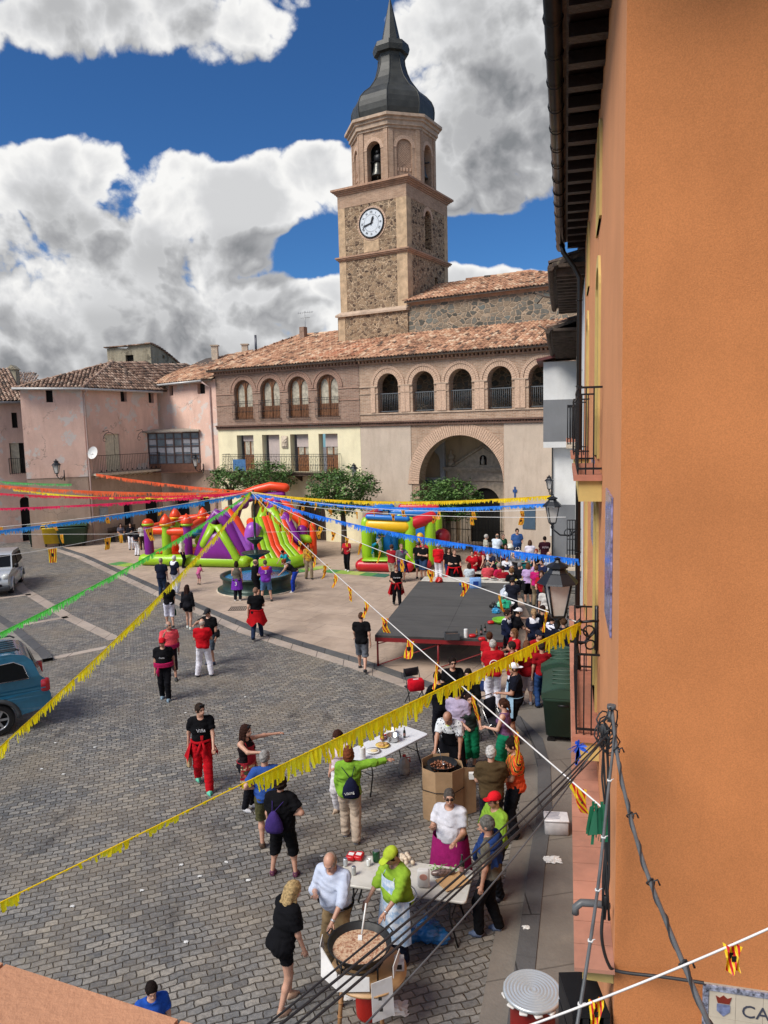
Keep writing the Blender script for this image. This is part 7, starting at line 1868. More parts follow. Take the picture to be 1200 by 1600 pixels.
mb.build('printing',paint('6a6a80',.6),ld)
g=G(832,1549,.84); t=thing('drum_brazier','red drum with a shiny spiral topped metal lid on the pavement','barrel',(g.x,g.y,PZ)); mb=MB(); mb.lathe([(.24,0),(.25,.02),(.25,.3),(.255,.31),(.25,.32),(.25,.7),(.26,.72),(.22,.72)],n=28); mb.build('drum',paint('7a1410',.45),t)
mb=MB(); prof=[(0,.80)]; 
for k in range(8): r_=.02+k*.038; prof+=[(r_,.80),(r_+.012,.806),(r_+.026,.806),(r_+.036,.80)]
prof+=[(.325,.795),(.33,.775),(.31,.77)]; mb.lathe(prof[::-1],n=44,cap=False); mb.build('lid',M('bright_lid',(.62,.66,.68),.3,.5,var=.05),t)
mb=MB(); 
for k in range(12): a=k*PI/6; mb.box((.30*math.cos(a),.30*math.sin(a),.745),(.08,.09,.03),rz=a+.3,bev=.01)
mb.build('foil_scraps',CARDW,t)
# stage clutter
def onst(name,lb,cat,px,py,fn,z=1.03,rz=0,grp=None):
    t=item(name,lb,cat,px,py,z,rz,grp); fn(t); return t
def blk(nm,mat,*a,**k):
    def f(t): mb=MB(); mb.box(*a,**k); mb.build(nm,mat,t)
    return f
onst('crate','dark open crate of food at the near edge of the stage','crate',706,998,lambda t:[blk('crate_side',CLA,(s*.2,0,.09),(.03,.28,.18))(t) for s in (-1,1)]+[blk('crate_side',CLA,(0,s*.13,.09),(.38,.03,.18))(t) for s in (-1,1)]+[blk('contents',M('food_mix',(.22,.10,.05),.7,var=.8,sc=30),(0,0,.07),(.37,.23,.1))(t)])
t=item('paper_roll','white kitchen roll on the near edge of the stage','paper roll',728,996,1.03); mb=MB(); mb.lathe([(.055,0),(.057,.01),(.057,.24),(.055,.25),(.02,.25)],n=16); mb.build('roll',M('tissue'),t)
bottle(752,992,1.03,'dark bottle beside the kitchen roll on the stage',.3); bottle(758,988,1.03,'second dark bottle on the stage, right of the first',.28); bottle(745,994,1.03,'short brown bottle on the stage edge',.22,M('amber'))
for px,py,lb in ((738,996,'red tin on the stage edge beside the kitchen roll'),(753,1001,'pair of red packets at the very edge of the stage'),(767,975,'red lidded bowl before the lime tray on the stage')):
    onst('food_packet',lb,'packet',px,py,lambda t:(blk('packet',RB,(0,0,.05),(.2,.14,.10),bev=.03)(t)),grp='red packets')
def bowl(px,py,z,r,col,lb,dep=.12,nm='bowl'):
    t=item(nm,lb,'bowl',px,py,z); mb=MB(); mb.lathe([(r*.5,0),(r*.85,dep*.5),(r,dep),(r*.95,dep),(r*.8,dep*.5),(0,.02)],n=20,cap=False); mb.build('bowl_body',paint(col,.35),t)
bowl(784,974,1.03,.30,'6fae2a','lime green oval tray on the stage edge',.14); bowl(795,947,1.03,.2,'d8d8da','white bowl beside the turquoise bag on the stage')
def sack(px,py,z,s,col,lb,nm='plastic_bag',cat='bag',seed=1):
    t=item(nm,lb,cat,px,py,z); rg=random.Random(seed); mb=MB(); n=14; rows=[]
    for zz,r in ((0,.7),(.15,1),(.45,1.0),(.68,.8),(.8,.5),(.86,.25)):
        rows.append([mb.V((r*s*.5*math.cos(a)*(1+rg.uniform(-.3,.25)),r*s*.4*math.sin(a)*(1+rg.uniform(-.3,.25)),zz*s*.8+rg.uniform(-.07,.07)*s)) for a in [2*PI*i/n for i in range(n)]])
    for A,B in zip(rows,rows[1:]): mb.skin(A,B,False)
    mb.F(rows[0][::-1]); mb.F(rows[-1])
    for q in (-1,1): mb.tube([(q*s*.12,0,s*.6),(q*s*.18,0,s*.85),(q*s*.06,0,s*.95)],s*.03,5)
    mb.build('bag_body',M('bagplastic_'+col,hexc(col),.3,var=.15,sc=9,bump=.006,bsc=25),t)
sack(788,950,1.03,.42,'1f9c74','turquoise green bag on the right side of the stage',seed=2); sack(791,932,1.03,.45,'c4ccd8','white bag with dark top near the back of the stage',seed=3); sack(775,958,1.03,.26,'2f8ab8','flat pale blue bag beside the dark jar on the stage',seed=4); sack(771,950,1.03,.25,'1a1612','dark jar shaped bag on the stage',seed=5)
onst('shopping_bag','blue and white shopper at the back edge of the stage','bag',743,919,lambda t:(blk('bag_body',cloth('7fa4d8'),(0,0,.2),(.42,.2,.4),bev=.02)(t),blk('print',cloth('20408c'),(0,-.104,.2),(.2,.006,.16))(t))); sack(686,910,1.03,.30,'c0281c','small red bag at the back corner of the stage',seed=7)
sack(727,916,1.03,.2,'c8501c','orange red bag beside the blue cloth at the back of the stage',seed=9); onst('folded_cloth','folded blue cloth on the back of the stage','cloth',728,914,blk('cloth_fold',cloth('2448a8'),(0,0,.03),(.5,.25,.06),bev=.02))
rg=random.Random(12)
for i,(px,py,lb) in enumerate(((757,910,'white plate at the left end of the long back table'),(772,911,'dark filled dish on the long back table'),(786,912,'pale dish in the middle of the long back table'),(803,913,'yellow cake on the long back table'),(818,912,'white plate at the right end of the long back table'))):
    t=item('serving_dish',lb,'dish',px,py-5,.81,0,'dishes on the back table'); mb=MB(); mb.lathe([(.1,0),(.17,.05),(.16,.05),(0,.02)],n=16,cap=False); mb.build('dish',WPAINT,t); mb=MB(); mb.lathe([(.15,.045),(.1,.09 if i==3 else .055),(0,.09 if i==3 else .06)],n=14,cap=False); mb.build('food',paint(['c8b890','3a2a20','8a8a78','c8b048','b8a080'][i],.7),t)
sack(809,872,.80,.55,'b8b4b8','big pale plastic bag on the far table',seed=11); sack(798,860,.80,.5,'d0d0c8','white bottles bag left of the pale bag on the far table',seed=12); sack(820,872,.80,.3,'b04a30','orange box shaped bag on the far table',seed=13)
t=item('wok_pan','wide shallow grey pan held over the far table','pan',817,878,.9); mb=MB(); mb.lathe([(0,0),(.5,.02),(.62,.09),(.6,.1),(.48,.04),(0,.02)],n=28,cap=False); mb.build('pan_body',M('grey_pan',(.25,.24,.23),.5,.4),t)
# seats, cool boxes, trolley, bench
def stool(px,py,z,lb,col='222226'):
    t=item('stool',lb,'stool',px,py,z); mb=MB(); mb.box((0,0,.44),(.36,.36,.04),bev=.01); mb.build('seat',paint(col),t)
    for a in (-1,1):
        for b in (-1,1): mb=MB(); mb.cyl((a*.17,b*.17,0),(a*.13,b*.13,.43),.014,5); mb.build('leg',IRON,t)
t=item('folding_chair','dark folding chair under the red cool bag','chair',648,1100,0,.4); mb=MB(); mb.box((0,0,.45),(.42,.4,.03),bev=.01); mb.build('seat',paint('1c1c22'),t); mb=MB(); mb.box((0,.2,.8),(.42,.03,.22),bev=.01); mb.build('backrest',paint('1c1c22'),t)
for s in (-1,1): mb=MB(); mb.tube([(s*.2,-.2,0),(s*.2,.2,.92)],.012,5); mb.tube([(s*.18,.22,0),(s*.18,-.16,.45)],.012,5); mb.build('leg_frame',IRON,t)
g=G(650,1078,.47); t=thing('cool_bag','bright red cool bag on the dark folding chair','cool bag',(g.x,g.y,.47),.2); mb=MB(); mb.box((0,0,.14),(.40,.26,.28),bev=.03); mb.build('bag_body',cloth('b80f22'),t); mb=MB(); mb.box((0,0,.285),(.14,.04,.01)); mb.build('handle',WPAINT,t)
g=G(745,1058,.4); t=thing('cool_box','blue cool box with white rim under the stage edge','cool box',(g.x,g.y,.0)); mb=MB(); mb.box((0,0,.18),(.62,.36,.36),bev=.02); mb.build('box_body',paint('20386a',.4),t); mb=MB(); mb.box((0,0,.375),(.64,.38,.03),bev=.01); mb.build('rim',WPAINT,t); mb=MB(); mb.box((0,0,.41),(.63,.37,.05),bev=.015); mb.build('lid',paint('1a50b8',.35),t)
g=G(776,1160,0); t=thing('stroller','dark pushchair among the group with green trousers','pushchair',(g.x,g.y,0),.7)
mb=MB()
for s in (-1,1): mb.tube([(s*.22,-.35,.1),(s*.22,.05,.5),(s*.22,.35,1.0)],.013,6); mb.tube([(s*.22,.35,.1),(s*.22,-.05,.5)],.013,6)
mb.tube([(-.22,.35,1.0),(.22,.35,1.0)],.015,6); mb.build('frame',STEEL,t); mb=MB(); mb.box((0,.02,.5),(.38,.45,.1),bev=.04); mb.box((0,.2,.75),(.38,.08,.5),bev=.03); mb.build('seat',cloth('22222a'),t)
for x in (-1,1):
    for y in (-1,1): mb=MB(); mb.cyl((x*.24-.02,y*.35,.11),(x*.24+.02,y*.35,.11),.11,16); mb.cyl((x*.25-.03,y*.35,.11),(x*.25+.03,y*.35,.11),.03,8); mb.build('wheel',CLA,t)
b0=XR@Vector((2.0,-.6,0)); t=thing('bench','dark wooden bench against the pink house','bench',(b0.x,b0.y,PZ),math.atan2(PC[1]-PB[1],PC[0]-PB[0])); 
mb=MB(); mb.box((0,0,.45),(2.2,.42,.06),bev=.01); mb.build('seat',WOODD,t); mb=MB(); mb.box((0,.22,.75),(2.2,.05,.35),bev=.01); mb.build('backrest',WOODD,t)
for s in (-1,1): mb=MB(); mb.box((s*.9,0,.21),(.08,.4,.42)); mb.build('leg',IRON,t)
for px,py,lb in ((733,925,'stool under the woman in the pale grey tee shirt'),(762,925,'stool under the man in the coral shirt')): stool(px,py,PZ,lb)
# pot plant by the street wall
t=item('potted_shrub','narrow green shrub in a pot beside the street wall','plant',853,958,PZ); mb=MB(); mb.lathe([(.15,0),(.2,.3),(.17,.3)],n=14); mb.build('pot',M('terracotta'),t); mb=MB()
for k in range(420):
    z=rg.uniform(.3,1.5); a=rg.uniform(0,6.28); r_=.28*rg.random()**.5; p=Vector((r_*math.cos(a),r_*math.sin(a),z)); d=Vector((rg.uniform(-1,1),rg.uniform(-1,1),rg.uniform(-.3,.8))).normalized()*.11; s_=d.cross(Vector((.1,0,1))).normalized()*.035; mb.rn=rg.uniform(.1,.9); mb.poly([p,p+d*.5+s_,p+d,p+d*.5-s_])
mb.rn=0; mb.build('foliage',LEAF,t)
t=item('floor_grate','square iron drain grate in the plaza paving','grate',372,951,PZ+.002); mb=MB()
for k in range(9): mb.box((-.32+k*.08,0,.004),(.03,.6,.008))
for s in (-1,1): mb.box((0,s*.31,.004),(.7,.03,.008))
mb.build('grate_bars',IRON,t)
# red balloon seen behind the man in red
t=item('balloon','big round red balloon behind the man in red sweatshirt','balloon',692,847,1.35); mb=MB(); mb.sphere((0,.35,.2),.42,16,10,(1,1,1.05)); mb.build('balloon_skin',inf('8c0f1c'),t)
# ------------------------------------------------------------ garlands and flag strings
HB=Vector((-5.85,32.5,4.42))
def foil(col):
    k='foil_'+col
    if k in MATS: return MATS[k]
    m,n,b=newmat(k); at=n.n('ShaderNodeAttribute',attribute_name='rnd'); c=hexc(col)
    n.set(b.inputs['Base Color'],n.ramp(at.outputs['Fac'],[(0,tuple(min(1,q*1.0) for q in c)),(.5,tuple(min(1,q*1.25) for q in c)),(1,tuple(min(1,q*1.5+.04) for q in c))])); b.inputs['Roughness'].default_value=.35
    tr=n.n('ShaderNodeBsdfTranslucent'); n.set(tr.inputs[0],tuple(min(1,q*1.3) for q in c)+(1,)); mx=n.n('ShaderNodeMixShader'); mx.inputs[0].default_value=.42
    out=[q for q in n.nt.nodes if q.type=='OUTPUT_MATERIAL'][0]; n.nt.links.new(b.outputs[0],mx.inputs[1]); n.nt.links.new(tr.outputs[0],mx.inputs[2]); n.nt.links.new(mx.outputs[0],out.inputs[0])
    return m
def path(A,B,sag,n=40): 
    return [A.lerp(B,k/n)-Vector((0,0,4*sag*(k/n)*(1-k/n))) for k in range(n+1)]
def garland(A,B,sag,col,label,L=.2,step=.019,seed=1,sparse=None,wind=.22,w=.034,group='fringed garlands over the square'):
    rg=random.Random(seed); A,B=Vector(A),Vector(B); t=thing('fringe_garland',label,'garland',A,0,group); mb=MB()
    P0=path(A,B,sag,60); P0=[p-A for p in P0]; mb.tube(P0,.006,5); f=foil(col); mb.build('cord',f,t)
    mb=MB(); tot=(B-A).length; n=int(tot/step); d=(B-A).normalized(); sd=Vector((d.y,-d.x,0)).normalized(); ph=rg.uniform(0,9)
    def at(u):
        q=u*60; i=min(59,int(q)); return P0[i].lerp(P0[i+1],q-i)
    for k in range(n):
        u=k/n; p=at(u); mb.rn=rg.uniform(.15,1)
        if sparse and sparse(u) and (rg.random()<.35 or math.sin(u*60+2*math.sin(u*23))<-.2): 
            if rg.random()<.2: mb.poly([p+Vector((0,0,.01)),p+d*step+Vector((0,0,.01)),p+d*step-Vector((0,0,.02)),p-Vector((0,0,.02))])
            elif rg.random()<.12: e=p+d*rg.uniform(-.05,.06)+Vector((0,0,rg.uniform(-.06,.03))); mb.poly([p,p+d*.03,e+d*.02,e])
            continue
        if math.sin(u*tot*3.1+ph)+math.sin(u*tot*7.7+2*ph)<-1.35 and rg.random()<.8: continue
        wv=math.sin(u*tot*2.3+ph)*.35+math.sin(u*tot*7+ph)*.25
        l=(L if not(sparse and sparse(u)) else .42*L)*rg.uniform(.45,1.05)*(1+.15*math.sin(u*tot*1.7+ph)); tw=rg.uniform(-.5,.5); a=sd*math.sin(tw)+d*math.cos(tw)
        dn=(Vector((0,0,-1))+sd*(wind*wv+rg.uniform(-.12,.12))+d*rg.uniform(-.14,.14)).normalized(); m1=p+dn*l*.5; dn2=(dn+sd*rg.uniform(-.3,.5)*wind+d*rg.uniform(-.3,.3)).normalized(); e=m1+dn2*l*.5; ww=a*w*rg.uniform(.6,1.1)*.5
        mb.quad(p-ww,p+ww,m1+ww,m1-ww); mb.quad(m1-ww,m1+ww,e+ww*.85,e-ww*.85)
    # the gathered band along the cord
    for k in range(0,n,2):
        u=k/n
        if sparse and sparse(u): continue
        p=at(u); q=at(min(1,(k+2)/n)); mb.rn=rg.uniform(.5,1); o=sd*rg.uniform(-.008,.008)
        mb.quad(p+o+Vector((0,0,.008)),q+Vector((0,0,.008)),q-Vector((0,0,.03)),p+o-Vector((0,0,.035)))
    mb.rn=0; mb.build('fringe',f,t); return t
Y_='ffd90e'
garland(HB,HB.lerp(D(-70,1192,9.5),1.25),.5,Y_,'yellow garland running from the fountain mast down to the left edge over the blue pickup',.21,seed=1)
lampw=Vector(RF.W(-4.0,-.46,4.85)); lampw=D(908,972,9.2)
garland(lampw,D(-60,1440,5.0),-.02,Y_,'long yellow garland crossing the near cobbles from the orange wall to the lower left',.20,seed=2,step=.016,sparse=lambda u:u>.66)
garland(HB,HB.lerp(D(-60,996,15),1.3),.4,'6fe06a','green garland from the mast to the left edge',.17,seed=3)
garland(HB,D(864,774,21.5),.30,'e8c414','thin yellow garland ending at the lantern by the bay house',.13,seed=4)
garland(HB-Vector((0,0,.06)),D(864,786,21.3),.35,'2f86e6','blue garland just below the thin yellow one, ending at the lantern',.13,seed=5)
garland(HB-Vector((0,0,.1)),D(904,874,13.5),.30,'1f7ee8','blue garland sloping down to the right toward the orange house',.16,seed=6,wind=.4)
EL='D'
garland(HB,D(-80,764,34),.3,'e02a50','crimson garland, second from the top on the left',.13,seed=7)
garland(HB,D(-80,750,36),.25,'f0703c','orange garland, upper one at the left edge',.22,seed=8)
garland(HB,D(-80,796,33),.15,'e01f5e','pink red garland below the crimson one at the left',.13,seed=9)
garland(HB-Vector((0,0,.05)),D(20,764,44),.35,'f2d41c','yellow garland among the red ones at the left',.12,seed=10)
garland(HB-Vector((0,0,.05)),D(-80,838,26),.12,'35a0ee','sky blue garland sloping from the mast to the left edge',.17,seed=11)
garland(HB,D(150,740,46),.1,'ee6a3a','orange garland starting under the iron balcony of the pink house',.2,seed=12)
garland(D(-60,746,38),D(112,756,45.5),.1,'7ed68a','pale green garland along the pink house at the far left',.15,seed=13)
FY,FR_=foil('f0c41a'),foil('c01a20')
def flag(par,p,d,L,seed):
    rg=random.Random(seed); mb=MB(); n=9; w=L*.62; sw=Vector((d.y,-d.x,0)); tw=rg.uniform(-.7,.7); d2=(Vector((d.x,d.y,0)).normalized()*math.cos(tw)+sw*math.sin(tw)); lean=d2*rg.uniform(-.25,.25)+sw*rg.uniform(-.35,.35); cr=rg.uniform(.45,1)
    for i in range(n):
        mb.mi=i%2
        for j in range(5):
            def q(a,b): 
                k=1-(1-cr)*b; return p+d2*((a-.5)*w*k)+(Vector((0,0,-1))+lean*b)*(b*L)+sw*(.02*math.sin(a*9+b*5+seed))
            mb.rn=rg.uniform(.4,.9); mb.quad(q(i/n,j/5),q((i+1)/n,j/5),q((i+1)/n,(j+1)/5),q(i/n,(j+1)/5))
    mb.mi=2; mb.rn=.5; c=p+Vector((0,0,-L*.45))+lean*L*.45-sw*.0
    for s in (-1,1):
        o=sw*.012*s; mb.quad(c+o-d2*w*.16+Vector((0,0,L*.12)),c+o+d2*w*.16+Vector((0,0,L*.12)),c+o+d2*w*.12-Vector((0,0,L*.12)),c+o-d2*w*.12-Vector((0,0,L*.12)))
    mb.rn=0; mb.build('flag',[FY,FR_,IRON],par)
def flags(A,B,sag,label,step=1.0,L=.3,r=.008,seed=1,first=.5):
    A,B=Vector(A),Vector(B); t=thing('flag_string',label,'bunting',A,0,'striped flag strings'); P0=[p-A for p in path(A,B,sag,50)]
    mb=MB(); mb.tube(P0,r,5); mb.build('cord',M('white_ribbon',(.72,.70,.68),.4,var=.1),t); tot=(B-A).length; d=(B-A).normalized(); s=first; k=0
    while s<tot-.15:
        u=s/tot*50; i=min(49,int(u)); flag(t,P0[i].lerp(P0[i+1],u-i),d,L*random.Random(seed*50+k).uniform(.8,1.05),seed*50+k); s+=step*random.Random(seed*70+k).uniform(.85,1.15); k+=1
flags(HB,D(948,1268,5.4),.15,'flag string from the mast to the cables on the orange corner',1.25,.30,seed=1,first=2)
flags(HB,D(908,974,9.2),.2,'flag string from the mast to the lantern bracket on the orange wall',1.3,.28,seed=2,first=2.5)
flags(HB,D(866,796,21),.35,'flag string from the mast to the hanging street lantern, below the blue garland',1.7,.28,seed=3,first=3)
flags(HB-Vector((0,0,.3)),D(884,808,20),.25,'flag string across the church front to the street railing',1.9,.28,seed=4,first=4)
flags(HB,D(-60,828,32),.2,'flag string from the mast to the left edge over the sky blue garland',2.1,.4,seed=5,first=4)
flags(HB-Vector((0,0,.3)),D(-60,878,24),.3,'flag string low over the bins toward the left edge',2.0,.5,seed=6,first=5)
flags(D(-60,834,40),D(560,828,38),.1,'nearly level white string in front of the bouncy castle',3.3,.5,seed=7,first=2)
flags(D(800,1612,3.1),D(1260,1424,3.1),.02,'white ribbon with furled striped flags crossing the orange wall at the lower right',.62,.13,.006,seed=8,first=.42)
# ------------------------------------------------------------ cables
CB=M('cable_black',(.03,.03,.032),.5,var=.3,spec=.4); CBG=M('cable_grey',(.10,.105,.11),.45,var=.3)
def cable(pts,r,label,mat=CB,name='cable',ties=None,group=None,n=7,fr=24):
    # smooth path through the points
    P_=[Vector(p) for p in pts]; out=[]
    for i in range(len(P_)-1):
        a,b,c,d=P_[max(i-1,0)],P_[i],P_[i+1],P_[min(i+2,len(P_)-1)]
        for k in range(fr):
            t=k/fr; out.append(.5*((2*b)+(c-a)*t+(2*a-5*b+4*c-d)*t*t+(3*b-a-3*c+d)*t*t*t))
    out.append(P_[-1]); O=out[0].copy(); out=[p-O for p in out]
    t=thing(name,label,'cable',O,0,group); mb=MB(); mb.tube(out,r,n); mb.build('wire',mat,t)
    return t,out
hub=D(946,1152,5.45)
gcab='cables strung across the street'
for i,(px,py,Y,r,lb,s) in enumerate(((392,1622,2.6,.005,'top strand of the black cable bundle crossing the lower right',.04),(404,1628,2.6,.0065,'second strand of the cable bundle, thicker',.07),(432,1626,2.55,.0052,'third strand of the cable bundle crossing over the big pan',.05),(447,1630,2.55,.0062,'lowest strand of the cable bundle over the big pan',.075),(545,1628,2.7,.0045,'separate thin cable below the bundle, passing over the blue bag',.09))):
    A=hub+Vector((rg.uniform(-.03,.03),0,rg.uniform(-.04,.04))); B=D(px,py,Y); cable([A]+[A.lerp(B,k/6)-Vector((0,0,4*s*(k/6)*(1-k/6))) for k in range(1,6)]+[B],r,lb,CB if i<4 else CBG,group=gcab)
t,o_=cable([D(956,1105,5.5),D(968,1200,5.0),D(1000,1330,4.3),D(1045,1450,3.6),D(1118,1625,2.9)],.013,'thick twisted cable hanging down across the orange wall',CBG)
mb=MB(); tw=[]
for i,p in enumerate(o_): a=i*.55; tw.append(p+Vector((math.cos(a)*.013,0,math.sin(a)*.013)))
mb.tube(tw,.007,5)
for i in (18,38,58,80):
    if i<len(o_)-2: mb.tube([o_[i]+Vector((.022*math.cos(a),.01*math.sin(a*2),.022*math.sin(a))) for a in [k*PI/4 for k in range(8)]],.006,4,closed=True); mb.tube([o_[i],o_[i]+Vector((.04,0,.015)),o_[i]+Vector((.055,0,-.02))],.006,4)
mb.build('twist',CB,t)
t,o_=cable([D(962,1135,5.4),D(950,1240,5.0),D(935,1380,4.5),D(918,1500,4.1),D(898,1625,3.8)],.011,'straight black cable with white ties dropping along the tiled ledge',CBG)
for i in (20,36,50,66,84):
    mb=MB(); mb.tube([o_[i]-Vector((0,0,.006)),o_[i]+Vector((0,0,.006))],.017,8); mb.tube([o_[i],o_[i]+Vector((.03,0,.01))],.003,4); mb.build('cable_tie',WPAINT,t)
t=thing('cable_bundle','tangle of black cables running down the corner of the orange house','cable',hub)
for k in range(6):
    rg2=random.Random(k+30); q=[Vector((0,0,0))]+[D(947+rg2.uniform(-7,6),y_,5.55)-hub for y_ in (1150,1215,1290,1370,1435+rg2.uniform(-20,20))]; mb=MB(); mb.tube(q,.007+.004*rg2.random(),6); mb.build('wire',CB,t)
cable([D(946,1400,5.55),D(940,1460,5.6),D(950,1505,5.7),D(968,1518,5.72),D(1040,1527,5.6),D(1100,1536,5.5)],.014,'dark cable pinned to the orange wall above the street sign')
t=thing('cable_knot','knot of black cables and insulators on the corner of the orange house','cable knot',hub)
for k in range(9):
    rg2=random.Random(k+60); c=Vector((rg2.uniform(-.02,.06),0,rg2.uniform(-.1,.16))); mb=MB()
    mb.tube([c+Vector((.06*math.cos(a)*rg2.uniform(.6,1.2),.04*math.sin(a+k),.10*math.sin(a))) for a in [i*PI/6 for i in range(12)]],.006,5,closed=True); mb.build('loop',CB,t)
mb=MB(); mb.cyl((.03,0,.12),(.05,.02,.2),.02,8); mb.cyl((.05,.02,.22),(.05,.02,.25),.035,8); mb.box((-.01,0,.05),(.05,.05,.1)); mb.build('insulator',CBG,t)
g=D(912,1412,5.9); t=thing('flexible_duct','grey flexible pipe bending out over the tiled ledge','pipe',g); mb=MB(); mb.tube([(.22,0,-.03),(.1,0,-.0),(-.02,0,.01),(-.07,0,-.03),(-.07,0,-.09)],.032,8); mb.build('duct',CBG,t)
# ribbons and net caught on the balcony
g=D(903,1165,8.2); t=thing('ribbon_bow','bright blue ribbon knotted to the lower balcony rail','ribbon',g); mb=MB(); rg=random.Random(9)
for k in range(16):
    a=rg.uniform(0,6.28); e=Vector((math.cos(a)*rg.uniform(.05,.14),rg.uniform(-.04,.04),math.sin(a)*rg.uniform(.04,.12)-.03)); w_=Vector((.015,0,.01)); mb.rn=rg.uniform(.3,1); mb.quad(Vector((0,0,0)),w_,e*.6+w_*1.6,e*.6-w_); mb.quad(e*.6-w_,e*.6+w_*1.6,e+w_,e)
for k in range(4): e=Vector((rg.uniform(-.06,.05),0,-rg.uniform(.15,.24))); w_=Vector((.014,0,0)); mb.quad(Vector((0,0,0))-w_,w_,e+w_,e-w_)
mb.rn=0; mb.build('ribbon_strips',foil('1f5ed8'),t)
g=D(936,1262,5.3); t=thing('torn_net','torn green net hanging from the cables at the corner','net',g); mb=MB()
for k in range(26):
    x=rg.uniform(-.06,.05); w_=Vector((.012,0,0)); l=rg.uniform(.1,.3); mb.rn=rg.uniform(.2,.9); p=Vector((x,rg.uniform(-.03,.03),rg.uniform(-.02,.04))); mb.quad(p-w_,p+w_,p+Vector((rg.uniform(-.04,.02),0,-l))+w_,p+Vector((rg.uniform(-.04,.02),0,-l))-w_)
mb.rn=0; mb.build('net_strips',foil('2c7a58'),t)
# wrought iron lyre bracket on the lower balcony
t=thing('iron_bracket','grey iron arm with scrolls holding the yellow garland on the orange wall','bracket',lampw); mb=MB()
mb.tube([(-.02,0,-.62),(-.06,0,-.3),(-.04,0,0),(.0,0,.03)],.028,7); mb.tube([(0,0,.0),(.15,0,.01),(.27,0,.01)],.018,6); mb.tube([(.2,0,.16),(.2,0,-.45)],.015,6)
for c,r_ in (((.1,0,-.12),.07),((.12,0,-.3),.06)): mb.tube([Vector(c)+Vector((r_*math.cos(a),0,r_*math.sin(a))) for a in [i*PI/6 for i in range(12)]],.012,5,closed=True)
mb.build('scrollwork',IRON,t)
# crates below the ledge at the lower right
g=D(913,1545,5.9); t=thing('stacked_crate','black slatted crates standing by the wall at the lower right','crate',(g.x-.08,g.y,0)); 
for k in range(8): mb=MB(); [mb.box((.1+(q-1.5)*.09,.1,.14+k*.27),(.05,.5,.2)) for q in range(4)]; mb.box((.1,.1,.26+k*.27),(.32,.5,.03)); mb.build('crate_layer',IRON,t)
# ------------------------------------------------------------ ceramic street sign
SF=Fac((CO.x,CO.y),RF.ang+PI/2+0.0)
SF=Fac((CO.x,CO.y),math.atan2(-dW.x,dW.y))
def shit(px,py):
    r=ray(px,py); n=-SF.n; k=(SF.O.x*n.x+SF.O.y*n.y)/(r.x*n.x+r.y*n.y); return ((Vector((r.x*k,r.y*k,0))-SF.O).dot(SF.d), EYE+r.z*k)
su,sz_=shit(1098,1533)
t=SF.empty('street_sign','ceramic street sign of cream tiles with crest and dark lettering on the orange wall','sign')
CT=M('tile_cream',(.58,.50,.39),.25,var=.08,sc=6,spec=.6); NAVY=M('ink_navy',(.05,.055,.08),.35)
mb=MB(); mb.bx(su,su+1.32,-.03,-.004,sz_-.56,sz_); mb.build('backing',M('grout',(.38,.34,.28),.8),t)
for i in range(6):
    for j in range(2):
        mb=MB(); x=su+.045+i*.205; z=sz_-.045-j*.235; mb.bx(x,x+.2025,-.038,-.031,z-.2325,z,bev=.0); mb.build('tile',CT,t)
mb=MB(); mb.bx(su-.005,su+1.325,-.045,-.0302,sz_-.04,sz_+.005); mb.bx(su-.005,su+.04,-.045,-.0302,sz_-.56,sz_-.041)
mb.build('patterned_border',M('border_pattern',(.25,.26,.33),.3,var=.95,sc=34),t)
Rs=RX90
mb=MB(); text_mesh(mb,'CALLE',.155,Vector((su+.29,-.041,sz_-.235)),Rs,.004); text_mesh(mb,'MAYOR',.165,Vector((su+.11,-.041,sz_-.475)),Rs,.004); mb.build('lettering',NAVY,t)
cx_,cz_=su+.155,sz_-.17
mb=MB(); mb.prism([(cx_-.05,-.039,cz_+.02),(cx_-.05,-.039,cz_-.04),(cx_,-.039,cz_-.085),(cx_+.05,-.039,cz_-.04),(cx_+.05,-.039,cz_+.02)][::-1],(0,-.006,0)); mb.build('shield',M('shield_blue',(.16,.19,.32),.3,var=.5,sc=20),t)
mb=MB(); mb.prism([(cx_-.045,-.039,cz_+.03),(cx_-.06,-.039,cz_+.09),(cx_-.03,-.039,cz_+.075),(cx_,-.039,cz_+.1),(cx_+.03,-.039,cz_+.075),(cx_+.06,-.039,cz_+.09),(cx_+.045,-.039,cz_+.03)],(0,-.006,0)); mb.build('crown',paint('7a2a1c'),t)
# ------------------------------------------------------------ near parapet
t=thing('parapet_coping','terracotta coping of the near balcony at the lower left corner','parapet',(0,0,0)); a=G(-260,1420,6.2); b=G(620,1702,6.2); d=(b-a).normalized(); nn=Vector((d.y,-d.x,0))
TC=M('coping_clay',(.50,.24,.13),.8,var=.12,sc=3,bump=.004,bsc=60,dirt=((.36,.18,.10),6.,.5)); L=(b-a).length; jx=(G(284,1589,6.2)-a).dot(d); cuts=[jx-1.2,jx-.8,jx-.4,jx,jx+.4]
for q in cuts:
    mb=MB(); mb.prism([a+d*(q+.004),a+d*(q+.396),a+d*(q+.396)+nn*.34,a+d*(q+.004)+nn*.34],(0,0,-.05)); mb.build('coping_tile',TC,t)
mb=MB(); mb.prism([a+d*cuts[0]+nn*.012-Vector((0,0,.004)),a+d*(cuts[-1]+.4)+nn*.012-Vector((0,0,.004)),a+d*(cuts[-1]+.4)+nn*.33-Vector((0,0,.004)),a+d*cuts[0]+nn*.33-Vector((0,0,.004))],(0,0,-.9)); mb.build('parapet_wall',M('grout_pale',(.55,.45,.34),.9,var=.1),t)
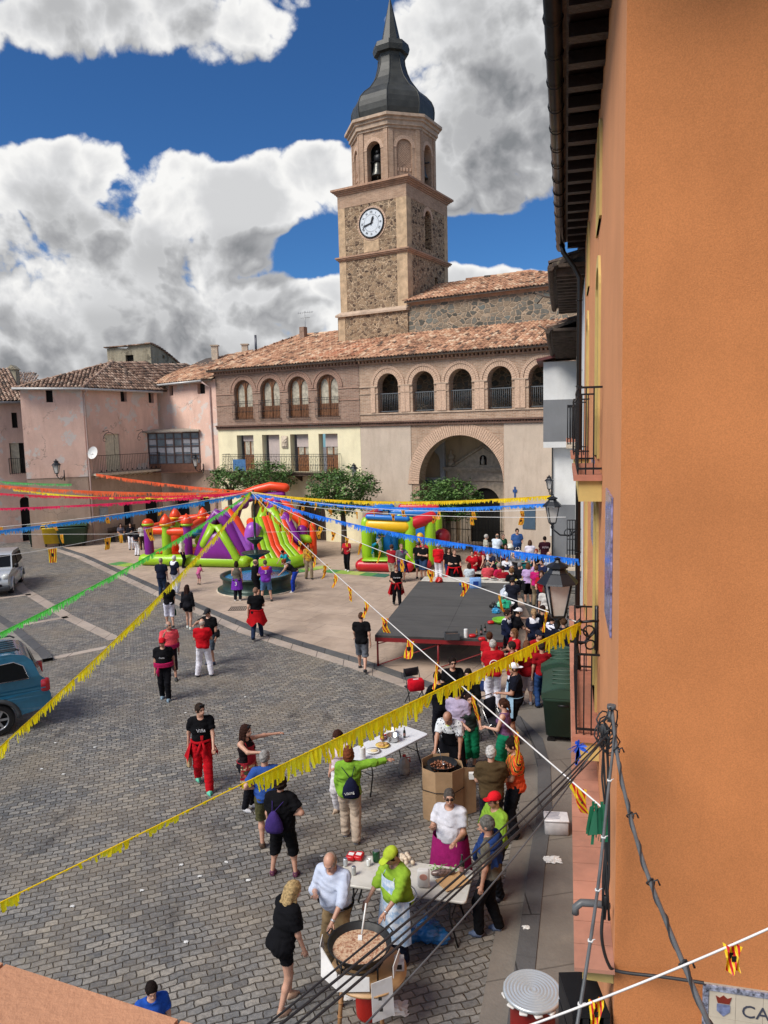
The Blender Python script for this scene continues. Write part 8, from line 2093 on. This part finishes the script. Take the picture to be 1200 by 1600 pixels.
# railing screens along the street by the bay house
t=thing('window_grille','tall black iron grilles standing along the street by the grey house','grille',RF.W(-13.6,-.02,0),RF.ang)
for k in range(3):
    mb=MB(); x0=-k*3.2; 
    for z in (1.2,2.0,3.1): mb.bx(x0-1.0,x0,-.36,-.34,z,z+.03); mb.bx(x0-1.0,x0-.98,-.35,0,z,z+.03); mb.bx(x0-.02,x0,-.35,0,z,z+.03)
    for i in range(9): mb.cyl((x0-i*.125,-.35,1.2),(x0-i*.125,-.35,3.12),.01,4)
    mb.build('grille_panel',IRON,t)
# low railing top in front of dark recess, litter on the cobbles
for i in range(14):
    rg2=random.Random(i+200); px,py=rg2.uniform(60,640),rg2.uniform(1080,1480); litter(px,py,'tiny pale scrap of litter on the cobbles',.14,WPAINT,i+300,.0,'litter_scrap') ['group']='scraps of litter on the cobbles'
P=person
TS='short'
# ---- foreground cooks and onlookers
P('balding man in pale blue shirt and khaki trousers, beside the big pan',515,1333,-28,1.74,top=('Pcheck','half',.022,.92),bot=('8a7455','long',.02),hair=('fringe','8a7c70'),arms=('low','chest'),lean=8,pitch=28,belly=.05,girth=1.12,shoes='1a1512',ex=(('belt','1c1a1c'),('watch','x',1)),yaw=15)
P('man in lime shirt and cap stirring the big pan, pale blue apron',611,1324,-52,1.68,top=('7fa030','half',.024,.84),bot=('1b2338','long'),hair=('cap','a4b836'),arms=('low','low'),lean=6,pitch=22,belly=.05,girth=1.12,skin='b',shoes='4a3a34',ex=(('apron','Pcloud',.45),('watch','x',1)))
P('blonde woman in loose black dress leaning toward the big pan',458,1378,125,1.62,top=('0c0c10','short',.05,.60),bot=('0c0c10','mini'),hair=('long','a08860'),arms=('down','hang'),lean=14,pitch=8,fem=True,shoes='b08f78',legs='step')
P('man in white polo and magenta apron gesturing behind the near table',702,1234,-22,1.74,top=('c4c4cc','polo',.02,.92),bot=('17171c','long'),hair=('crew','4a4440'),arms=('front','talk'),belly=.05,girth=1.15,skin='b',ex=(('halfapron','8a1a5c',.45),('glasses',)),yaw=20)
P('man in red cap and lime shirt talking across the near table',772,1238,-62,1.68,top=('7a9e34','half',.024,.85),bot=('14161c','long'),hair=('cap','c41a24'),arms=('fold','fold'),girth=1.08,skin='b',shoes='1c2233')
P('grey haired man with navy jumper round his shoulders, right of near table',760,1276,-110,1.74,top=('5a564c','short',.022,.9),bot=('0c0c10','long',.02),hair=('short','5c5a56'),arms=('down','hang'),skin='b',girth=1.08,shoes='5c6a86',ex=(('shoulders','20386a'),),legs='step')
P('man in black shirt and red trousers walking with a canvas bag',312,1100,14,1.76,top=('0c0c10','short',.02,.92),bot=('b4101c','long',.03),hair=('short','2c221c'),arms=('walkf','walkb'),legs='walk',yaw=35,shoes='5ab89c',ex=(('print','d8d8dc','Viña',.10),('tongue',),('tied','a80f1b',.62),('topglasses',),('handbag','b9a27c',-1)))
P('woman in red floral apron stretching both arms forward',384,1133,62,1.66,top=('1a1014','tank',.012,.92),bot=('14141a','long'),hair=('long','2e1a14'),arms=('side','ahead'),fem=True,shoes='c8c8cc',ex=(('apron','Pfloral',.55),('topglasses',)),yaw=8)
P('grey haired man in blue tee shirt and olive shorts, hand on hip',413,1173,195,1.72,top=('2e4f94','short',.02,.88),bot=('4c4a30','short',.03,.48),hair=('short','8a8784'),arms=('hip','down'),girth=1.1,belly=.04,shoes='4a382c',yaw=-20)
P('stout person in black with purple drawstring bag and cropped trousers',438,1214,172,1.66,top=('0b0b0f','short',.028,.86),bot=('0b0b0f','capri',.02,.36),hair=('curly','241a16'),arms=('down','hip'),girth=1.3,shoes='5a2a44',ex=(('pack','3a2a66',.06),),legs='wide')
P('dark haired woman in pale lilac top and white trousers, far side of garland',527,1142,-35,1.62,top=('c9b6be','short',.02,.88),bot=('d0ccd0','long',.02),hair=('bob','3a221c'),arms=('front','down'),fem=True,pitch=25,ex=(('glasses',),),shoes='b09a84',girth=1.08)
P('woman in lime jacket with navy drawstring bag reaching to the garland',544,1166,178,1.70,top=('74a030','long',.026,.84),bot=('b8a694','long',.028),hair=('bob','6a3a24'),arms=('hang',((.95,.2,.1),(.9,.45,-.05))),fem=True,girth=1.15,legs='step',shoes='8a8a90',ex=(('pack','161a34',-.05,'Viking'),))
P('small dark haired boy in blue shirt below the terracotta coping',236,1536,30,1.25,top=('2450a8','short'),bot=('2a2a34','short'),hair=('short','1a1210'),pitch=20)
# ---- middle right group
P('man in bright red polo shirt and white trousers seen from behind',315,967,186,1.72,top=('b30f1c','polo',.022,.88),bot=('e0dfea','long',.022),hair=('fringe','a89a90'),arms=('front','front'),girth=1.12,legs='wide',shoes='2a2c38',yaw=20)
P('man in black cap and grey shorts laying a hand on the red shirt',324,951,-22,1.76,top=('0c0c10','short',.02,.86),bot=('44505c','short',.03,.48),hair=('cap','2a2a2e'),arms=('down','ahead'),girth=1.12,belly=.04,shoes='26304a',ex=(('hipbag','26262c',1),),pitch=15)
P('man in coral pink polo with hand on his face, walking',263,971,22,1.70,top=('d94f58','polo',.024,.9),bot=('1c1018','capri',.02,.3),hair=('fringe','8c8884'),arms=('down','face'),girth=1.18,belly=.06,legs='walk',ex=(('sash','8a1a48'),),yaw=30,skin='b')
P('man in red cap, sunglasses and black tee shirt with crimson sash',253,997,6,1.70,top=('0c0c10','short',.022,.9),bot=('111116','long',.02),hair=('cap','b01420'),arms=('walkb','hang'),legs='step',girth=1.15,belly=.03,skin='b',shoes='6e8494',ex=(('sash','a0184c'),('glasses',),('print','b8b8bc','fiesta',.07)))
P('girl with long dark hair in black jacket and shorts',292,914,172,1.60,top=('16161c','long',.022,.78),bot=('0c0c10','mini',.01,.68),hair=('long','2c1a16'),fem=True,arms=('down','down'),legs='step',shoes='d0d4cc',ex=(('hipbag','22222a',1),))
P('woman in black top and white knee trousers carrying a green bag',262,910,200,1.66,top=('0e0e12','short',.02,.9),bot=('d8d6e4','capri',.028,.42),hair=('bob','1c1412'),fem=True,girth=1.1,arms=('front','hang'),legs='step',ex=(('handbag','0f3a2c',-1),))
P('bald man in navy tee shirt and jeans standing on the kerb',251,872,178,1.76,top=('151a2c','short',.024,.86),bot=('26344c','long',.018),hair=('crew','8a7a70'),girth=1.15,arms=('front','down'),shoes='222222')
P('white haired man in navy and white waistcoat by the kerb',272,868,150,1.68,top=('141a2c','short',.024,.88),bot=('d8d8e0','long',.03),hair=('short','cfcccc'),ex=(('vest','e2e2e8'),),arms=('front','down'),girth=1.1,shoes='dcdcdc')
P('woman in cream blouse and black trousers beside the inflatable',284,838,100,1.66,top=('cfc6b8','half',.024,.84),bot=('0f0f14','long',.022),hair=('short','1c1412'),fem=True,arms=('hang','down'),girth=1.08)
P('woman in long black coat dress with white stockings by the bins',203,817,20,1.64,top=('0e0e16','long',.03,.55),bot=('e2e2ea','long',.012),hair=('long','20160f'),fem=True,arms=('chest','fold'))
P('person in white cap and apron beside the purple post',212,826,160,1.58,top=('16161e','short'),bot=('e0e0e8','long',.012),hair=('bob','2a1a14'),ex=(('apron','c88a6c',.5),('cap','dcdcd8')),fem=True)
P('girl in striped top behind the white cap, beside the purple post',221,818,200,1.60,top=('b8b4b0','short'),bot=('3a2a24','long'),hair=('pony','2c1a12'),fem=True)
P('woman seated on the dark bench by the pink house',188,818,30,1.62,top=('5c5a66','short'),bot=('33333c','long'),hair=('bob','1c1412'),fem=True,sit=.45,arms=('front','front'))
P('tiny child in pink crouching by the lime cushion',313,882,150,.95,top=('c05a86','short'),bot=('b06a90','short'),hair=('short','4a3024'),arms=('front','front'),lean=25)
P('bald man in black tee shirt with red cloth round his waist, walking away',399,918,182,1.80,top=('0b0b0f','short',.022,.86),bot=('1f2c44','long',.016),hair=('crew','8a6a5a'),legs='walk2',arms=('walkb','front'),girth=1.1,ex=(('tied','a81018',.56),))
P('woman in grey top with purple jersey tied behind, at the fountain',369,877,182,1.66,top=('5c584e','tank',.014,.9),bot=('181a20','long',.02),hair=('bob','2a1c14'),fem=True,girth=1.12,arms=('front','down'),shoes='e0e0e0',ex=(('jersey','6a2c98','3'),))
P('bald man all in black beside the fountain',399,874,110,1.74,top=('0b0b0f','short',.022,.84),bot=('0b0b0f','short',.03,.5),hair=('fringe','6a5a50'),arms=('front','front'),girth=1.15,belly=.04)
P('person in purple jersey with orange shoulders and denim shorts, at the fountain',414,875,190,1.74,top=('6e2f9c','short',.026,.82),bot=('4a6a8c','short',.03,.48),hair=('crew','5a4a40'),arms=('front','front'),legs='wide',girth=1.15,ex=(('vest','d8481c'),('print','e8e8ee','3',.2,True)))
P('boy in teal shirt and white shorts climbing by the slide foot',441,860,-40,1.45,top=('1f98a8','short'),bot=('dcdce2','short',.028,.5),hair=('short','181210'),lean=32,arms=('low','low'),legs='step')
P('woman in black vest top and blue leggings bending over the fountain',443,874,-95,1.68,top=('121216','tank',.012,.9),bot=('1c3aa0','long',.01),hair=('bun','7a3a24'),fem=True,lean=48,arms=('low','low'),shoes='d4d4d4')
P('woman in yellow blouse and khaki trousers with a shoulder bag',481,849,24,1.70,top=('c89a44','half',.022,.88),bot=('9a8a70','long',.024),hair=('long','3a1c14'),fem=True,legs='step',shoes='221a1a',ex=(('hipbag','6e4020',1),),arms=('front','down'))
P('woman in red tee shirt and black trousers by the tree',541,841,-15,1.64,top=('a8202c','short'),bot=('0f0f14','long'),hair=('short','3a2018'),fem=True,legs='step',arms=('front','front'),shoes='e0e0e0')
P('boy in turquoise tee shirt and white shorts raising an arm',579,842,160,1.50,top=('2a94bc','short',.024),bot=('dadae0','short',.03,.5),hair=('short','241814'),arms=('front',((.8,.3,.5),(.6,.3,.8))))
P('child in white trousers standing inside the small bouncy castle',592,822,80,1.45,top=('3a6aa8','short'),bot=('dcdce6','long',.024),hair=('short','3a2a20'),arms=('front','front'),z0=.62)
P('woman in black printed tee shirt walking with a red cloth at her hips',619,883,4,1.66,top=('0c0c10','short',.02,.88),bot=('0e0e14','long',.012),hair=('bun','7a4a34'),fem=True,legs='walk',arms=('down','front'),girth=1.12,ex=(('tied','a4141e',.5),('print','e0e0e4','Verano',.1)))
P('man in dark red polo holding a child beside the small bouncy castle',612,851,150,1.72,top=('8e1a24','polo',.022),bot=('b0a890','short',.03,.48),hair=('short','4a3428'),arms=('front','front'),girth=1.1)
P('bald man in grey tee shirt holding up a phone',627,850,20,1.76,top=('5c6068','short',.022),bot=('2c3a5c','short',.03,.5),hair=('crew','8c6a5a'),arms=('reach','down'),ex=(('tied','5c2c7c',.45),('kerchief','7a2a6a')))
P('man in black seen from behind, left of the crossed arms man',654,846,170,1.74,top=('101014','short',.022),bot=('22365e','short',.03,.5),hair=('crew','4a3a30'))
P('man in black tee shirt with crossed arms and denim shorts',661,847,-40,1.76,top=('0c0c10','short',.024,.86),bot=('2a3e5c','short',.03,.48),hair=('crew','5a4034'),arms=('fold','fold'),girth=1.08,belly=.03,shoes='2a2a30')
P('bald man in red sweatshirt and white trousers at the stage corner',685,849,160,1.72,top=('c01420','long',.026,.84),bot=('dcdce4','long',.024),hair=('fringe','9a8a80'),arms=('front','down'),girth=1.12,yaw=-40,shoes='dcdcdc')
P('person in black half hidden behind the man in red sweatshirt',701,856,10,1.66,top=('101014','short'),bot=('1c2e56','long'),hair=('bob','3a2418'))
P('stout man in black polo with red cloth round the waist behind the stage',710,858,10,1.80,top=('0c0c10','polo',.024,.88),bot=('0e0e14','long'),hair=('crew','5c4438'),arms=('front','fold'),girth=1.2,belly=.05,ex=(('tied','b3121c',.45),))
P('woman in pale grey tee shirt seated with her back to the stage',733,880,178,1.62,top=('b8c4cc','short',.024),bot=('33333c','long'),hair=('bob','3a2418'),fem=True,sit=.42,girth=1.15,arms=('front','front'),shoes='555555')
P('woman in long red smock standing behind the grey tee shirt',738,860,-20,1.66,top=('b01420','short',.03,.5),bot=('7a1018','long'),hair=('short','3a2418'),fem=True,arms=('front','hip'))
P('man in navy tee shirt seated beyond the coral shirt',757,862,20,1.72,top=('1c2440','short',.022),bot=('22222c','long'),hair=('short','3c2c24'),sit=.42,arms=('front','front'),yaw=20)
P('person in green tee shirt seated between coral and white shirts',774,869,-70,1.68,top=('1c8a34','short',.022),bot=('22222c','long'),hair=('short','241814'),sit=.42,arms=('front','front'),pitch=15)
P('woman in white blouse and navy bib apron at the back tables',792,868,5,1.64,top=('dcdce4','short',.022),bot=('1c1c2c','long'),hair=('bob','241612'),fem=True,ex=(('apron','1a2040',.5),),sit=.3,arms=('low','low'),pitch=20)
P('man in coral checked shirt sitting with his back to the stage',762,878,182,1.70,top=('c84a54','short',.026),bot=('33333c','long'),hair=('short','77706a'),sit=.42,girth=1.15,arms=('front','front'))
P('grey haired person in crimson pink tee shirt sitting at the back table',779,880,215,1.68,top=('b81c48','short',.026),bot=('33333c','long'),hair=('short','8c847c'),sit=.42,girth=1.12,arms=('front','front'))
P('fair haired person in black sitting right of the crimson tee shirt',799,888,200,1.66,top=('0e0e12','short',.026),bot=('22222c','long'),hair=('curly','6a4c30'),sit=.42,arms=('front','front'))
P('grey haired man in black sitting beside the lilac shirt',812,879,150,1.70,top=('101016','short',.026),bot=('22222c','long'),hair=('short','77777a'),sit=.42,arms=('front','front'))
P('person in dark red behind the crimson tee shirt at the table',786,884,170,1.66,top=('8c1420','short',.024),bot=('22222c','long'),hair=('short','2c1c16'),sit=.42,arms=('front','front'))
P('pale grey haired man in beige shirt standing at the porch gate',760,835,95,1.70,top=('a8a89c','polo',.022),bot=('77705c','long'),hair=('short','a8a4a0'))
P('man in white tee shirt leaning toward the back tables',777,834,140,1.74,top=('c4d0dc','short',.026),bot=('3a3a44','long'),hair=('fringe','6a625a'),lean=10,girth=1.12,arms=('low','low'))
P('man in dark green tee shirt behind the white tee shirt',786,834,30,1.70,top=('1c5a3a','short',.022),bot=('22222c','long'),hair=('crew','6a5a50'),girth=1.1)
P('big man in blue short sleeved shirt standing before the noticeboard',808,826,4,1.84,top=('33548a','polo',.03,.86),bot=('22283c','long'),hair=('short','181210'),girth=1.2,belly=.04,arms=('front','down'))
P('woman in white tee shirt and blue jeans at the back tables',828,844,175,1.70,top=('d0ccdc','short',.026,.86),bot=('22386a','long',.02),hair=('bob','4a3428'),fem=True,arms=('low','low'),girth=1.08)
P('man in maroon printed tee shirt and jeans seen from behind',851,838,178,1.78,top=('30101c','short',.026,.86),bot=('4a6488','long',.022),hair=('crew','181210'),ex=(('print','b8a8b0','PEÑA',.12,True),),girth=1.08,arms=('low','low'))
P('woman in lilac tee shirt and black apron adjusting her hair',825,880,176,1.62,top=('b89cc8','short',.026,.9),bot=('101016','capri',.02,.4),hair=('bob','5c3c28'),fem=True,girth=1.15,arms=('front','up'),ex=(('halfapron','141418',.62),))
P('woman in fuchsia top beyond the lilac tee shirt',838,884,150,1.60,top=('b01c64','short',.026),bot=('8c7c64','long',.022),hair=('short','5c3c28'),fem=True)
P('person in navy leaning over the far end of the back tables',765,860,-40,1.66,top=('1a2038','short'),bot=('22222c','long'),hair=('short','2c1c16'),arms=('low','low'),lean=15)
P('man in white shirt holding a plate between the navy and green shirts',768,856,30,1.72,top=('c8c8cc','short'),bot=('22222c','long'),hair=('short','2c1c16'),arms=('front','front'))
P('dark haired woman in burgundy standing left of the big blue shirt',790,850,-10,1.62,top=('5c101c','short'),bot=('22222c','long'),hair=('long','1c1210'),fem=True,arms=('front','front'))
P('woman in black with short red hair beside the maroon tee shirt',838,858,-30,1.62,top=('121216','short'),bot=('3a3a44','long'),hair=('short','7a3020'),fem=True,arms=('front','front'))
P('seated man in grey polo at the far table under the blue garland',803,862,10,1.70,top=('6a6c74','polo'),bot=('22222c','long'),hair=('fringe','77706a'),sit=.42,arms=('front','front'))
P('seated woman in teal at the far table beside the pale bag',822,868,-20,1.60,top=('1c6a6c','short'),bot=('22222c','long'),hair=('bob','3a2418'),fem=True,sit=.42,arms=('front','front'))
P('person in dark blue standing behind the lilac tee shirt',847,874,-60,1.66,top=('1c2444','short'),bot=('33333c','long'),hair=('short','2c1c16'),arms=('front','front'))
P('young man in red vest top leaning over the back table',748,858,-25,1.70,top=('9c1420','tank'),bot=('22222c','short'),hair=('short','2c1c16'),lean=12,arms=('low','low'))
P('man in khaki shirt and cap by the street grille',862,880,200,1.72,top=('5c5a3a','short'),bot=('2c2c34','long'),hair=('cap','4a4a3c'))
P('man in black polo behind the crates, right of the white shouldered waistcoat',848,946,170,1.72,top=('101018','polo'),bot=('22222c','long'),hair=('short','2c1c16'),z0=PZ)
P('woman in red blouse under the blue garland near the fuchsia top',846,892,-20,1.64,top=('a01824','short'),bot=('22222c','long'),hair=('long','3a2418'),fem=True,arms=('front','front'))
P('tall man in pale striped shirt behind the street grille people',858,862,30,1.78,top=('Pcheck','polo'),bot=('3a3a44','long'),hair=('fringe','8a827a'))
P('woman in white top and beige trousers walking along the street wall',852,915,175,1.64,top=('c8c4c0','short'),bot=('8a7a60','long'),hair=('bob','5c4030'),fem=True,legs='step')
P('young woman in navy top sitting at the left end of the back table',745,872,200,1.62,top=('1a2444','short'),bot=('22222c','long'),hair=('pony','3a2418'),fem=True,sit=.42,arms=('front','front'))
P('man in red polo between the smock and the navy tee shirt',749,852,10,1.72,top=('a8141e','polo'),bot=('dcdce4','long'),hair=('short','3a2a20'),arms=('front','down'))
P('man in dark cap behind the stage near the white bag',801,902,160,1.70,top=('1a1c28','short'),bot=('33333c','long'),hair=('cap','22242c'),arms=('front','front'))
# ---- beside the stage
P('man in navy shirt with white shoulders leaning on the stage edge',793,953,60,1.74,top=('161c34','long',.024,.86),bot=('22222c','long'),hair=('short','2c2018'),ex=(('vest','dcdce4'),),arms=('reach','low'),z0=0,girth=1.1)
P('man in black tee shirt and white shorts behind the navy and white shirt',811,950,100,1.72,top=('0c0c12','short',.026,.84),bot=('d8d8e4','short',.03,.48),hair=('capback','e0e0e4'),arms=('ahead','low'),z0=PZ,lean=15)
P('woman with fair hair in white shouldered navy waistcoat behind the stage',834,952,175,1.66,top=('141a30','short',.024),bot=('1a1e30','long'),hair=('pony','9a7c5c'),fem=True,ex=(('vest','e0e0e8'),),z0=PZ)
P('man in navy and white shirt under the big lantern',864,960,120,1.72,top=('12162a','long',.026),bot=('141828','long'),hair=('short','20160f'),ex=(('vest','dcdce8'),),z0=PZ)
P('second navy shirted person under the big lantern, further right',880,966,200,1.70,top=('141a30','short',.026),bot=('6a6a9c','long'),hair=('short','4a3424'),z0=PZ)
P('man in dark cap and red shirt beside the green bins',842,985,20,1.74,top=('a4141e','short',.024),bot=('3a5a84','long'),hair=('cap','1c2030'),z0=PZ,girth=1.1)
P('fair haired woman in red tee shirt facing left at the stage edge',803,983,-70,1.66,top=('b01420','short',.026),bot=('dcdce6','long',.02),hair=('bob','6c4c34'),fem=True,arms=('front','front'),z0=PZ)
P('grey haired man in red tee shirt and white trousers, back turned, by the stage',770,1000,178,1.76,top=('ac1420','short',.028,.86),bot=('dcdce8','long',.026),hair=('short','a8a4a0'),girth=1.15,z0=PZ,ex=(('ring',),),arms=('front','front'))
P('brown haired woman in red behind the grey haired man in red',765,988,150,1.64,top=('a8141e','short',.026),bot=('dcdce8','long'),hair=('short','4a2c1c'),fem=True,z0=PZ)
P('dark haired man in red tee shirt between the two women in red',799,1003,-100,1.72,top=('9c121c','short',.028),bot=('d4d4e0','long'),hair=('short','2c2420'),z0=PZ,girth=1.1)
P('woman in long dark red smock and grey shoes near the green bins',823,1001,165,1.66,top=('8e101a','short',.03,.42),bot=('b8a8ac','capri'),hair=('bob','6a4430'),fem=True,girth=1.15,z0=PZ,shoes='8c8c94')
P('bearded man in white cap and pale blue apron with black shorts',803,1036,-100,1.78,top=('10121e','short',.026,.88),bot=('0f0f14','short',.035,.48),hair=('capback','dcdce4'),arms=('front','down'),girth=1.15,shoes='141418',ex=(('apron','8fb0c8',.6),),z0=PZ,skin='b')
P('person in jeans hidden behind the green bins',846,1004,190,1.66,top=('8e101a','short'),bot=('2e4a7c','long'),hair=('short','2c2420'),z0=PZ)
P('dark haired man in sunglasses and black shirt under the stage edge',707,1028,8,1.74,top=('0c0c10','short',.024),bot=('14141a','long'),hair=('short','1c1412'),ex=(('glasses',),),arms=('low','down'))
P('man in black with a striped kerchief leaning at the folding chair',683,1050,200,1.74,top=('0b0b12','short',.026),bot=('14141c','long'),hair=('short','1c1412'),ex=(('kerchief','d89a20'),),lean=12,arms=('low','low'))
P('bald man in patterned shirt and black apron stirring the boxed pan',699,1112,-22,1.76,top=('Pleaf','short',.024,.9),bot=('101016','long',.022),hair=('fringe','7a6256'),lean=26,pitch=25,arms=('hang','low'),ex=(('apron','0c0c12',.42),('kerchief','a8c840')),girth=1.15,skin='b')
P('man in pale lilac tee shirt and jeans next to the bald cook',716,1072,150,1.78,top=('a498b0','short',.026,.86),bot=('3a5c94','long',.022),hair=('short','2c2018'),girth=1.08,arms=('front','down'))
P('smiling woman in dark top and green trousers facing the camera',733,1084,10,1.64,top=('2a3430','short',.02),bot=('0f6a48','capri',.045,.3),hair=('long','241612'),fem=True,arms=('front','front'))
P('person in black standing beyond the smiling woman',731,1046,-20,1.70,top=('0c0c10','long',.022),bot=('0e0e14','long'),hair=('bob','181210'),arms=('chest','fold'))
P('woman with ponytail, bare shoulders and green trousers',786,1092,-120,1.66,top=('6a4a6c','tank',.012,.92),bot=('0f6e4e','capri',.045,.3),hair=('pony','3a2218'),fem=True,arms=('front','down'),skin='c')
P('grey haired man in brown shirt with his back to the camera',767,1166,176,1.76,top=('4a3c28','polo',.026,.88),bot=('1c1e28','long',.024),hair=('short','b4b0ac'),girth=1.15,arms=('front','front'))
P('man in orange and red striped shirt looking down',800,1154,-95,1.78,top=('Pstripe','short',.028,.84),bot=('16181e','long',.024),hair=('short','20160f'),girth=1.1,pitch=18,arms=('front','down'),ex=(('kerchief','d8a820'),),skin='b')
P('man in black tee shirt and grey shorts walking past the stage corner',564,957,175,1.76,top=('0c0c10','short',.024,.84),bot=('5a5e66','short',.034,.46),hair=('crew','4a3428'),legs='walk',arms=('walkf','walkb'),shoes='1c1c22')
